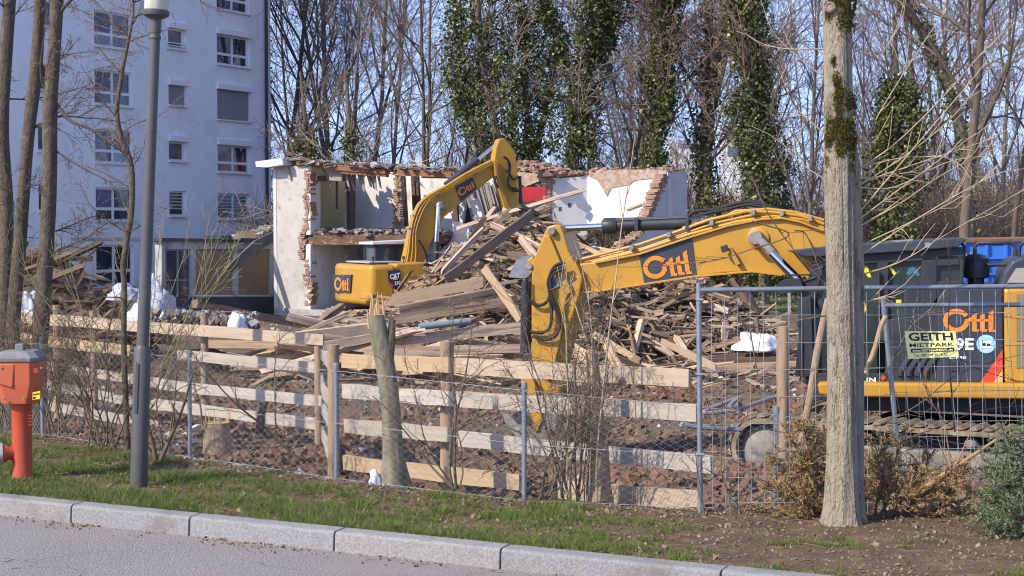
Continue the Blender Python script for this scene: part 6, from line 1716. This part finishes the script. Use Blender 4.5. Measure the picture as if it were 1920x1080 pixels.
# the trunk is two grown together stems: a broad one and a narrow one behind its right edge
ax1 = trunk_mesh('trunk', [p + Vector((-.028, 0, 0)) for p in pth], [.150, .128, .116, .106, .104, .110, .106, .104, .10], bark_fg, bt, 3.3, 150, 96, rough=.075, flare=.42, groove=((4.15, .035, .09), (5.45, .06, .16), (4.75, .02, .05)))
trunk_mesh('side_stem', [p + Vector((.085, .115, 0)) for p in pth[:6]] + [P(1592, 262, D_) + Vector((.0, .05, 0))], [.11, .095, .085, .08, .088, .07, .02], bark_fg, bt, 8.1, 90, 60, rough=.08, flare=.4)
bm_ = random.Random(6); out = [[] for _ in range(4)]
for q in range(10):
    a = bm_.uniform(0, 6.28); p = ax1[-1 - q % 5] 
    grow(bm_, p, Vector((math.cos(a) * .7, math.sin(a) * .7, .6)).normalized(), 3.0, .05, 0, [(7, .12, .05, 6, .15, .5, .4, 1, 6, .02), (5, .15, .04, 5, .15, .5, .4, 1, 4, .01), (4, .16, .02, 3, .2, .5, .4, 1, 3, .006), (3, .16, 0, 0, 0, 0, 0, 0, 3, .004)], out)
V, Fc = tubes_np(sum(out, [])); np_obj('crown', V, Fc, bark_fg, bt)
r_ = np.random.RandomState(17); C = []
def moss(ells, n):
    k_ = 0
    while k_ < n:
        cx, cy, rx, ry = ells[r_.randint(len(ells))]
        px, py = cx + r_.normal() * rx * .6, cy + r_.normal() * ry * .6
        if noise.noise(Vector((px * .09, py * .04, 3))) + .6 * noise.noise(Vector((px * .25, py * .1, 7))) < -.12 + r_.normal() * .1: k_ += .3; continue
        k_ += 1
        u = (px - 1576) / 29.0
        if abs(u) > 1.04: continue
        k = math.sqrt(max(0, 1 - min(1, u * u))) * .112
        C.append(tuple(P(px, py, D_ - k - r_.uniform(0, .01))))
moss([(1592, 8, 14, 22), (1588, 38, 13, 18), (1598, 20, 7, 22), (1551, 20, 4, 14), (1566, 2, 10, 6)], 5200)
moss([(1568, 160, 6, 14), (1575, 180, 10, 16), (1588, 196, 14, 16), (1574, 214, 13, 16), (1594, 228, 13, 36), (1584, 272, 16, 12), (1570, 232, 14, 18), (1559, 238, 8, 9), (1590, 262, 14, 9), (1566, 258, 7, 10), (1578, 240, 14, 20), (1552, 262, 5, 9)], 12000)
moss([(1563, 114, 4, 6), (1550, 292, 4, 16), (1600, 300, 4, 26), (1574, 285, 5, 10)], 700)
V, Fc = leaves_np(np.array(C), r_.uniform(.008, .024, len(C)), r_, .8, .0); np_obj('moss', V, Fc, mossm, bt)
mb = MB(); kp = P(1557, 14, D_ - .105); mb.lathe([(.040, -.03), (.042, .01), (.030, .022), (.022, .012), (.005, .012)], kp, 18, axis=(-.45, -.9, .1)); mb.build('branch_scar', bark_fg, bt, smooth=True)

lt = [([(5, 640), (8, 560), (12, 400), (4, 250), (10, 120), (20, -40), (28, -200)], [.085, .085, .085, .08, .08, .075, .07], 20.5, 'leftmost brown barked trunk, cut by the photo edge'),
      ([(22, 690), (28, 560), (40, 420), (52, 260), (67, 130), (75, 0), (82, -160)], [.085, .08, .075, .075, .075, .065, .06], 20.0, 'thin dark trunk in the middle of the three left trees'),
      ([(72, 700), (78, 600), (88, 440), (93, 320), (94, 200), (102, 90), (108, -20), (115, -180)], [.10, .093, .085, .084, .088, .078, .075, .07], 19.4, 'right hand of the three left trees, with a lit knotty trunk')]
for q, (pp, rr, d, lab) in enumerate(lt):
    b = P(*pp[0], d); gz = ground_z(b.x, b.y)
    root = thing('tree', lab, 'tree', (b.x, b.y, gz))
    path = [Vector((b.x, b.y, gz - .2))] + [P(x, y, d) for x, y in pp]
    ax = trunk_mesh('trunk', path, [rr[0] * 1.25] + rr, bark_lf, root, q * 3.7, 60, 24, rough=.06)
    out = [[] for _ in range(4)]; rng = random.Random(60 + q)
    SPB = [(8, .10, .02, 8, .15, .42, .5, 1.1, 6, .006), (6, .16, .02, 5, .2, .45, .5, 1.1, 4, .003), (4, .2, .0, 3, .3, .5, .5, 1.1, 3, .002), (3, .2, 0, 0, 0, 0, 0, 0, 3, .0016)]
    for k in range(9 if q else 7):
        i = rng.randrange(int(len(ax) * .35), len(ax) - 1); a = rng.uniform(-1.2, 1.2) if k % 3 else rng.uniform(0, 6.28)
        grow(rng, ax[i], Vector((math.cos(a) * .8, math.sin(a) * .8, rng.uniform(.0, .8))).normalized(), rng.uniform(.5, 1.3), .013, 0, SPB, out)
    V, Fc = tubes_np(sum(out, [])); np_obj('twigs', V, Fc, bark_lf, root)
    if q == 2:
        for pxs, r0 in [([(106, 195), (130, 225), (165, 240), (200, 262), (228, 275), (248, 300)], .022), ([(104, 282), (130, 300), (160, 318), (200, 338), (226, 360)], .012), ([(108, 30), (125, 8), (150, -15)], .03), ([(104, 105), (140, 100), (175, 98), (200, 108), (215, 125)], .006), ([(97, 180), (80, 160), (76, 120), (84, 60)], .012)]:
            bp = catmull([P(x, y, d - .05 * i) for i, (x, y) in enumerate(pxs)], 5)
            mb = MB(); mb.tube(bp, [r0 * (1 - .6 * i / len(bp)) for i in range(len(bp))], 8); br = mb.build('branch', bark_lf, root, smooth=True)
            out = [[] for _ in range(3)]
            for k in range(11):
                i = rng.randrange(2, len(bp)); grow(rng, bp[i], Vector((rng.gauss(.3, .6), rng.gauss(0, .4), rng.gauss(.1, .6))).normalized(), rng.uniform(.12, .4), .004, 0, [(6, .2, .0, 5, .2, .45, .5, 1.1, 4, .002), (4, .2, 0, 3, .2, .5, .5, 1, 3, .0016), (3, .2, 0, 0, 0, 0, 0, 0, 3, .0014)], out)
            V, Fc = tubes_np(sum(out, [])); np_obj('twigs', V, Fc, twig_fg, br)
# young tree behind the lamp
yt = thing('young_tree', 'thin young tree with fine twigs just left of the lamp post', 'tree', P(238, 850, 16.9))
bp = [P(x, y, 16.9) for x, y in [(240, 860), (236, 760), (232, 640), (233, 540), (231, 500), (238, 450), (246, 400), (248, 340), (243, 300), (228, 262), (219, 210), (228, 140), (240, 80), (250, 20), (247, -40)]]
bp = catmull(bp, 4); mb = MB(); nb = len(bp); mb.tube(bp, [.030 - .0 * i if i < nb * .55 else .030 * (1 - (i - nb * .55) / (nb * .5)) + .004 for i in range(nb)], 10); mb.build('trunk', bark_lf, yt, smooth=True)
rng = random.Random(4); out = [[] for _ in range(3)]
SPT = [(7, .15, .05, 6, .15, .5, .5, 1.1, 4, .003), (5, .2, .02, 4, .2, .5, .5, 1.1, 3, .002), (3, .22, 0, 0, 0, 0, 0, 0, 3, .0016)]
for k in range(34):
    i = rng.randrange(8, nb - 2); a = rng.uniform(0, 6.28)
    grow(rng, bp[i], Vector((math.cos(a), math.sin(a) * .6, rng.uniform(.1, .9))).normalized(), rng.uniform(.25, .75), .008, 0, SPT, out)
V, Fc = tubes_np(sum(out, [])); np_obj('crown', V, Fc, twig_fg, yt)
# broken trunk in front of the timber heap, and the old gnarled stub
bk2 = thing('broken_trunk', 'snapped tree trunk with pale splintered top standing at the chain link', 'tree', P(735, 915, 15.05))
d = 15.05
trunk_mesh('trunk', [P(x, y, d) for x, y in [(744, 925), (738, 850), (734, 780), (725, 700), (714, 640), (704, 590)]], [.12, .095, .09, .09, .09, .078], M('green_bark', (.27, .24, .16), (.17, .145, .10), rough=.92, scale=7, bump=.04, bscale=16, stretch=(2, 2, .8), dirt=(.12, .12, .07), dscale=3), bk2, 12.5, 50, 28, rough=.07, flare=.35)
mb = MB(); sw = random.Random(31)
for i in range(16):
    x = sw.uniform(692, 722); h = sw.uniform(30, 75); yb = sw.uniform(600, 640)
    mb.tube([P(x, yb, d + sw.uniform(-.06, .05)), P(x + sw.uniform(-3, 3), yb - h * .6, d), P(x + sw.uniform(-5, 5), yb - h, d)], [.014, .012, .003], 5)
mb.prism([P(x, y, d - .045) for x, y in ((706, 660), (717, 690), (721, 640), (716, 590), (704, 586), (699, 610))], Vector((0, .02, 0)))
mb.build('splintered_wood', M('splinter_wood', (.55, .34, .19), (.42, .24, .13), rough=.85, scale=9, stretch=(6, 6, .6), bump=.03), bk2)
mb = MB(); mb.tube([P(725, 690, d - .02), P(733, 640, d - .02), P(738, 600, d)], [.06, .04, .02], 8); mb.build('side_limb', bark_lf, bk2, smooth=True)
mb = MB(); mb.tube([P(728, 700, d + .05), P(732, 640, d + .05), P(733, 580, d + .05)], [.03, .035, .006], 5); mb.build('torn_strip', wood_new, bk2)
ob = thing('old_post', 'weathered split trunk serving as a fence post beside the tangled shrub', 'post', P(1120, 945, 14.3))
trunk_mesh('trunk', [P(x, y, 14.25) for x, y in [(1126, 962), (1124, 900), (1122, 830), (1116, 770), (1112, 700), (1108, 662)]], [.125, .10, .085, .062, .055, .055], postm, ob, 21.0, 40, 26, rough=.09, flare=.2)

# ------------------------------------------------------------ shrubs along the fence
def shrub(label, specs, seed, mat=twig_fg, spec=None, name='bare_shrub', group='bare shrubs along the fence', tip=.3):
    rng = random.Random(seed)
    sp_ = spec or [(9, .10, .03, 6, .3, .42, .4, 1.1, 6, .004), (6, .18, .02, 5, .2, .45, .5, 1.2, 4, .0025), (4, .22, 0, 3, .2, .5, .5, 1.2, 3, .0018), (3, .2, 0, 0, 0, 0, 0, 0, 3, .0015)]
    out = [[] for _ in sp_]; b0 = None
    for (px, py, d, dx, dz, L, r) in specs:
        b = P(px, py, d); b0 = b0 or b
        grow(rng, b, Vector((dx, rng.gauss(0, .2), dz)).normalized(), L, r, 0, sp_, out, tip)
    root = thing(name, label, 'shrub', b0, group)
    for q in out[0]:
        V, Fc = tubes_np([q]); np_obj('stem', V, Fc, mat, root, smooth=True)
    V, Fc = tubes_np(sum(out[1:], [])); np_obj('twigs', V, Fc, mat, root)
sh = random.Random(13)
def many(x0, x1, yb, d, n, L, r, lean=.4, dz=1.0): return [(sh.uniform(x0, x1), yb + sh.uniform(-8, 8), d + sh.uniform(-.3, .4), sh.gauss(0, lean), dz, L * sh.uniform(.6, 1.2), r * sh.uniform(.6, 1.2)) for _ in range(n)]
shrub('tangled bare shrub behind the hydrant at the left edge', many(-20, 60, 800, 18.6, 17, 1.7, .010), 201)
shrub('tangled bare shrub between hydrant and lamp post', many(85, 170, 815, 17.9, 18, 1.5, .010), 202)
shrub('dense bare shrub just left of the lamp post', many(160, 250, 840, 17.0, 17, 1.4, .010), 203)
shrub('forked bare shrub at the right foot of the lamp post', [(292, 862, 15.9, -.15, 1, .9, .026), (300, 866, 15.9, .25, 1, .95, .024), (290, 858, 16, -.5, .8, .6, .012), (318, 850, 16.2, .15, 1, 1.5, .010), (305, 860, 16, .0, 1, 1.6, .01)], 204)
shrub('few bare stems rising right of the first chain link post', [(520, 830, 17, -.1, 1, 1.2, .012), (380, 800, 17.2, -.15, 1, .9, .012), (560, 860, 15.6, -.9, .55, 1.5, .014)], 205)
shrub('bare shrub with arching stems right of the broken trunk', [(848, 915, 14.8, -.15, 1, 1.5, .016), (855, 915, 14.8, .05, 1, 1.7, .016), (845, 912, 14.8, -.7, .6, 1.1, .012), (862, 915, 14.7, .3, 1, 1.2, .01), (850, 915, 14.7, -.4, .9, 1.3, .01)], 206)
shrub('thick tangled shrub before the gnarled old post', many(1010, 1110, 935, 14.2, 17, 1.15, .009, .4) + many(1030, 1100, 940, 14.1, 8, 1.6, .012, .2), 207)
shrub('thin stems leaning across the near fence post at the mesh panel', [(1375, 985, 13, -.35, 1, 1.0, .010), (1320, 965, 13, -.15, 1, .5, .008), (1185, 955, 13.6, .0, 1, .4, .008)], 208)
SPG = [(9, .05, .05, 4, .45, .4, .25, .6, 5, .003), (6, .1, .03, 3, .3, .5, .3, .8, 4, .002), (4, .15, .02, 0, 0, 0, 0, 0, 3, .0016)]
shrub('green twigged broom shrub leaning right of the lamp post', [(295, 700, 16.2, .55, 1, 1.6, .005), (300, 690, 16.2, .8, .7, 1.5, .0045), (290, 640, 16.4, .35, 1, 1.2, .006), (300, 740, 16.2, .45, 1, 1.9, .006), (285, 650, 16.4, .9, .8, 1.2, .005), (280, 660, 16.4, .1, 1, 1.3, .006)], 209, twig_green, SPG, 'broom_shrub', None)
shrub('green twigged broom shrub between the left trees and the young tree', [(205, 700, 17.2, -.5, 1, 1.4, .006), (215, 690, 17.2, -.8, .8, 1.4, .006), (200, 700, 17.2, .2, 1, 1.3, .006), (190, 690, 17.2, -.2, 1, 1.2, .006), (150, 640, 17.4, -.7, .8, 1.2, .005)], 210, twig_green, SPG, 'broom_shrub', None)
def shoots(label, lines, d, mat, r, seed, nt_=5, origin=None):
    rng = random.Random(seed); out = []
    tw = []
    for q in lines:
        q2 = catmull([P(x, y, d + .02 * i) for i, (x, y) in enumerate(q)], 5); n = len(q2)
        out.append((np.array(q2), [max(.0025, r * (1 - .75 * i / n)) for i in range(n)], 6))
        for k in range(nt_):
            i = rng.randrange(1, n - 1); v = (q2[i + 1] - q2[i]).normalized(); w_ = (v + Vector((rng.gauss(0, .5), rng.gauss(0, .3), rng.gauss(0, .5)))).normalized()
            s = q2[i]; L = rng.uniform(.08, .35); tw.append((np.array([s, s + w_ * L * .5, s + (w_ + Vector((0, 0, rng.gauss(0, .3)))) * L]), [.0035, .0028, .0018], 4))
    root = thing('shoots', label, 'shoots', P(*lines[0][0], d))
    for q in out:
        V, Fc = tubes_np([q]); np_obj('stem', V, Fc, mat, root, smooth=True)
    V, Fc = tubes_np(tw); np_obj('twigs', V, Fc, mat, root)
shoots('fan of pale straight shoots springing right from the big foreground trunk',
       [[(1606, 330), (1610, 220), (1650, 110), (1690, 40), (1700, -20)], [(1606, 300), (1650, 210), (1725, 90), (1780, 10)], [(1606, 320), (1680, 268), (1770, 180), (1850, 90), (1930, 20)],
        [(1608, 350), (1700, 290), (1790, 215), (1870, 110)], [(1608, 345), (1680, 320), (1800, 280), (1860, 260)], [(1610, 425), (1690, 380), (1780, 320), (1930, 250)], [(1610, 462), (1700, 420), (1800, 370), (1870, 310)],
        [(1612, 516), (1690, 490), (1790, 430), (1930, 350)], [(1612, 570), (1660, 555), (1690, 545)], [(1605, 320), (1630, 310), (1700, 295), (1780, 296)], [(1608, 335), (1650, 332), (1720, 320)], [(1610, 352), (1680, 350), (1790, 300), (1930, 290)],
        [(1612, 410), (1720, 330), (1830, 250)], [(1612, 480), (1720, 410), (1860, 330), (1930, 315)], [(1610, 400), (1720, 270), (1830, 140), (1890, 60)]], 12.7, twig_pale, .0062, 71, 7)
shoots('pale shoots springing left from the big foreground trunk', [[(1545, 145), (1500, 110), (1450, 60), (1420, -20)], [(1545, 250), (1510, 220), (1480, 212)], [(1545, 335), (1500, 305), (1460, 260)], [(1545, 92), (1480, 92), (1440, 85), (1415, 75)]], 12.75, twig_pale, .006, 72, 3)
shoots('tall lone pale sapling stem before the near excavator boom', [[(1118, 940), (1120, 850), (1130, 740), (1140, 640), (1155, 520), (1165, 430), (1180, 330), (1190, 260)]], 14.0, twig_pale, .011, 73, 8)
shoots('two pale sapling stems before the near stick', [[(1062, 930), (1065, 780), (1062, 640), (1055, 560), (1045, 500)], [(1105, 930), (1110, 720), (1108, 600), (1095, 520), (1085, 470)], [(1100, 640), (1075, 560), (1060, 520)]], 14.05, twig_pale, .008, 74, 9)
shoots('thin dark branch hanging across the near boom and cab', [[(1410, 330), (1440, 400), (1490, 470), (1545, 530), (1600, 580)], [(1410, 415), (1480, 440), (1400, 470), (1330, 490), (1200, 500), (1150, 500)], [(1490, 432), (1510, 438), (1530, 480), (1545, 500)]], 13.6, twig_fg, .007, 75, 7)
shoots('thin grey branches arching behind the mesh panels at the right', [[(1660, 700), (1720, 600), (1800, 585), (1930, 600)], [(1640, 800), (1720, 760), (1800, 700), (1930, 660)], [(1790, 810), (1778, 640), (1782, 520), (1776, 450)], [(1420, 700), (1400, 610), (1350, 600), (1330, 560)], [(1560, 590), (1500, 600), (1430, 615), (1380, 595), (1350, 572)], [(1700, 600), (1760, 640), (1830, 690), (1930, 720)], [(1680, 830), (1760, 800), (1840, 770), (1930, 760)], [(1770, 790), (1740, 740), (1735, 690)]], 13.5, twig_fg, .007, 76, 8)
shoots('thin twigs reaching down over the apartment block from above', [[(70, -20), (120, 10), (180, 30), (270, 80)], [(240, -20), (245, 20), (230, 60), (255, 100)], [(160, -20), (200, 25), (240, 70), (280, 95)], [(370, -10), (385, 10), (420, 18)]], 18.5, twig_fg, .006, 77, 5)

# ------------------------------------------------------------ discarded fir trees
def fir(label, stems, mats, seed, name, nl=.030, dens=2.3, bstem=None):
    """stems: (base px, tip px, depth, branch length)"""
    rng = random.Random(seed); r_ = np.random.RandomState(seed); L = []; NP = []; ND = []
    for (bx, by), (tx, ty), d, bl in stems:
        p0, p1 = P(bx, by, d), P(tx, ty, d + rng.uniform(-.3, .2)); ln = (p1 - p0).length; v = (p1 - p0).normalized()
        L.append((np.array([p0, p0.lerp(p1, .5), p1]), [.014, .009, .003], 5))
        nb = int(ln / .045 * dens)
        for k in range(nb):
            f = rng.uniform(.06, 1); s = p0.lerp(p1, f)
            ax = rot_about(v.orthogonal().normalized(), v, rng.uniform(0, 6.28)); w_ = rot_about(v, ax, rng.uniform(.6, 1.15))
            l = bl * (1.1 - .75 * f) * rng.uniform(.5, 1.2)
            e = s + w_ * l + Vector((0, 0, -.1 * l)); L.append((np.array([s, s.lerp(e, .5), e]), [.0045, .003, .0015], 3))
            for twig in range(5):
                g = rng.uniform(.15, 1); s2 = s.lerp(e, g); w2 = (w_ + Vector((rng.gauss(0, .55), rng.gauss(0, .55), rng.gauss(0, .45)))).normalized(); e2_ = s2 + w2 * l * rng.uniform(.25, .5)
                L.append((np.array([s2, e2_]), [.002, .0012], 3))
                for (a_, b_) in ((s2, e2_), (s.lerp(e, g * .7), s.lerp(e, min(1, g * .7 + .25)))):
                    m = int((b_ - a_).length / .008)
                    for t in range(m):
                        NP.append(tuple(a_.lerp(b_, (t + rng.random()) / m))); dd = (b_ - a_).normalized(); ND.append(tuple(dd))
    root = thing(name, label, 'fir tree', P(*stems[0][0], stems[0][2]))
    V, Fc = tubes_np(L); np_obj('branches', V, Fc, bstem or twig_fg, root)
    C = np.array(NP); Dv = np.array(ND); n = len(C)
    dirn = Dv * .9 + r_.normal(0, .62, (n, 3)); dirn /= np.linalg.norm(dirn, axis=1)[:, None]
    sd = np.cross(dirn, r_.normal(size=(n, 3))); sd /= np.linalg.norm(sd, axis=1)[:, None]
    l = (r_.uniform(.7, 1.3, n) * nl)[:, None]; w_ = .0045
    V = np.stack([C - sd * w_, C + sd * w_, C + dirn * l], 1).reshape(-1, 3)
    np_obj('needles', V, np.arange(3 * n).reshape(n, 3), mats, root)
fir('dried brown fir tree thrown down left of the big trunk', [((1560, 960), (1470, 800), 13.2, .30), ((1550, 965), (1430, 900), 13.1, .25), ((1540, 965), (1505, 790), 13.2, .28), ((1565, 960), (1545, 800), 13.35, .25), ((1545, 970), (1400, 945), 13.0, .2), ((1530, 965), (1450, 850), 13.1, .26), ((1560, 965), (1520, 830), 13.15, .28), ((1535, 968), (1470, 900), 12.95, .24)], needle_b, 301, 'dry_fir_tree')
fir('dried brown fir tree lying right of the big trunk, bare stem showing', [((1640, 955), (1700, 810), 13.1, .30), ((1660, 960), (1640, 820), 13.2, .28), ((1690, 965), (1790, 880), 13.0, .28), ((1720, 965), (1830, 930), 12.9, .25), ((1700, 965), (1745, 850), 13.15, .3), ((1650, 965), (1690, 900), 12.95, .28), ((1750, 965), (1820, 860), 13.1, .22), ((1640, 965), (1660, 860), 13.05, .28), ((1670, 968), (1730, 880), 12.95, .28), ((1620, 960), (1632, 850), 13.3, .2)], needle_b, 302, 'dry_fir_tree')
mb = MB(); mb.tube([P(1708, 932, 12.85), P(1770, 890, 12.85), P(1872, 822, 12.85)], [.026, .02, .011], 10)
for a in ((1780, 884, 1758, 820), (1785, 880, 1770, 790), (1790, 878, 1822, 805), (1800, 870, 1840, 860)): mb.tube([P(a[0], a[1], 12.85), P(a[2], a[3], 12.8)], [.008, .003], 6)
props(mb.build('fir_stem', M('dry_fir_bark', (.36, .22, .11), (.25, .15, .08), rough=.85, scale=12), smooth=True), 'bare slanting stem of a dried fir with stubby side shoots', 'stem')
fir('fresh blue green fir tree lying at the lower right corner', [((1960, 1000), (1850, 860), 12.5, .32), ((1960, 980), (1880, 810), 12.6, .32), ((1970, 990), (1830, 930), 12.4, .30), ((1980, 960), (1920, 800), 12.6, .34), ((1960, 1000), (1835, 975), 12.3, .26), ((1990, 940), (1930, 870), 12.3, .34), ((1960, 990), (1865, 900), 12.2, .3), ((1970, 980), (1900, 840), 12.35, .32), ((1975, 1000), (1870, 950), 12.15, .28)], needle_g, 303, 'fresh_fir_tree', .026, 3.0)
pl_ = Plane((P(1880, 460, 22).x, 12.2), 0)

# ------------------------------------------------------------ grass, litter
def grass():
    r_ = np.random.RandomState(2)
    def density(x, y):
        q = (x - KA.x) * KN.x + (y - KA.y) * KN.y
        fy = np.interp(x, FX, FY); band = fy - y
        nz = np.array([noise.noise(Vector((a * 1.5, b * 1.9, 0))) + .6 * noise.noise(Vector((a * 4.3, b * 5, 3))) for a, b in zip(x, y)])
        d = .88 + nz * 1.2
        d -= np.clip((x - .1) / 2.2, 0, 1) * .95           # bare earth towards the right
        d -= np.clip((.9 - band) / .8, 0, 1) * np.where(x < -.8, .95, .35)
        d += np.clip((.40 - q) / .35, 0, 1) * .5           # lush fringe at the kerb
        return np.where((q > -.01) & (band > -.3), d, -1), nz
    # tufts of blades spreading from a crown, and short scattered blades between them
    N_ = 48000; cx = r_.uniform(-5.6, 4.6, N_); cy = r_.uniform(10.3, 18.4, N_); d, nz = density(cx, cy)
    ok = r_.rand(N_) < np.clip(d, 0, 1) ** 1.4; cx, cy, d, nz = cx[ok], cy[ok], d[ok], nz[ok]
    th = (.019 + .036 * np.clip(d, 0, 1.3)) * r_.uniform(.6, 1.35, len(cx)) * np.where(r_.rand(len(cx)) < .06, 1.8, 1)
    k = np.repeat(np.arange(len(cx)), 13); a = r_.uniform(0, 2 * np.pi, len(k)); rr = np.abs(r_.normal(0, 1, len(k)))
    x = cx[k] + np.cos(a) * rr * .011; y = cy[k] + np.sin(a) * rr * .011; h = th[k] * r_.uniform(.55, 1.15, len(k)); la = a + r_.normal(0, .5, len(k)); ll = h * r_.uniform(.25, 1.5, len(k))
    N_ = 60000; sx = r_.uniform(-5.6, 4.6, N_); sy = r_.uniform(10.3, 18.4, N_); d, nz = density(sx, sy); ok = r_.rand(N_) < np.clip(d + .15, 0, 1); sx, sy = sx[ok], sy[ok]; m = len(sx)
    x = np.concatenate([x, sx]); y = np.concatenate([y, sy]); h = np.concatenate([h, r_.uniform(.006, .022, m)]); la = np.concatenate([la, r_.uniform(0, 6.28, m)]); ll = np.concatenate([ll, r_.uniform(.004, .03, m)])
    n = len(x); z = np.array([ground_z(p, q) for p, q in zip(x, y)])
    a = r_.uniform(0, 2 * np.pi, n); w_ = r_.uniform(.0014, .0030, n)
    B = np.stack([x, y, z - .004], 1); sd = np.stack([np.cos(a) * w_, np.sin(a) * w_, 0 * w_], 1)
    T = B + np.stack([np.cos(la) * ll, np.sin(la) * ll, h], 1)
    V = np.stack([B - sd, B + sd, T], 1).reshape(-1, 3)
    props(np_obj('grass', V, np.arange(3 * n).reshape(n, 3), grassm), kind='stuff')
    # dead leaves, stalks and crumbs
    n = 11000
    x = r_.uniform(-5.6, 4.6, n); fy = np.interp(x, FX, FY); y = fy + r_.normal(-.05, .42, n)
    y[7000:] = r_.uniform(10.6, 15.5, n - 7000)
    ok = ((x - KA.x) * KN.x + (y - KA.y) * KN.y) > .03; x, y = x[ok], y[ok]
    C = np.stack([x, y, [ground_z(a, b) + .012 for a, b in zip(x, y)]], 1)
    V, Fc = leaves_np(C, r_.uniform(.008, .045, len(C)), r_, .5, 1.5); props(np_obj('dead_leaves', V, Fc, litterm), kind='stuff')
    L = []
    for i in range(650):
        x = r_.uniform(-5.4, 4.4); y = np.interp(x, FX, FY) + (r_.normal(-.1, .45) if i < 500 else r_.uniform(-2.6, 0))
        if (x - KA.x) * KN.x + (y - KA.y) * KN.y < .05: continue
        t = r_.uniform(0, 6.28); l = r_.uniform(.04, .28); z = ground_z(x, y)
        L.append((np.array([(x, y, z + .012), (x + math.cos(t) * l / 2, y + math.sin(t) * l / 2, z + .014 + r_.uniform(0, .012)), (x + math.cos(t) * l, y + math.sin(t) * l, z + .014)]), [.0022, .0022, .0014], 4))
    V, Fc = tubes_np(L); props(np_obj('fallen_twigs', V, Fc, litterm), kind='stuff')
    n = 9000; x = r_.uniform(-5.6, 4.8, n); y = r_.uniform(10.4, 16.5, n)
    ok = (((x - KA.x) * KN.x + (y - KA.y) * KN.y) > .03) & (y < np.interp(x, FX, FY) + .6); x, y = x[ok], y[ok]
    pts = np.array([(a, b, ground_z(a, b) + .002) for a, b in zip(x, y)])
    chunks('soil_clods', pts, np.clip(r_.lognormal(-4.6, .5, len(pts)), .004, .035), M('clods', (.14, .10, .07), rough=.97, island=[(.125, .085, .055), (.19, .135, .085), (.09, .062, .042), (.26, .21, .16)]), 19)
    # grit and leaves in the gutter
    n = 2600; s = r_.uniform(-8, 9, n); o = np.abs(r_.normal(0, .11, n)) + .165; kk = np.array([noise.noise(Vector((a * .9, 3, 1))) + .5 * noise.noise(Vector((a * 3.1, 8, 1))) for a in s]) > r_.uniform(-.3, .5, n); s = s[kk]; o = o[kk]; n = len(s)
    pts = np.array([tuple(Vector((KA.x, KA.y, -.128)) + KD * a - KN * b) for a, b in zip(s, o)])
    chunks('gutter_grit', pts, r_.uniform(.004, .014, n), litterm, 18)
grass()
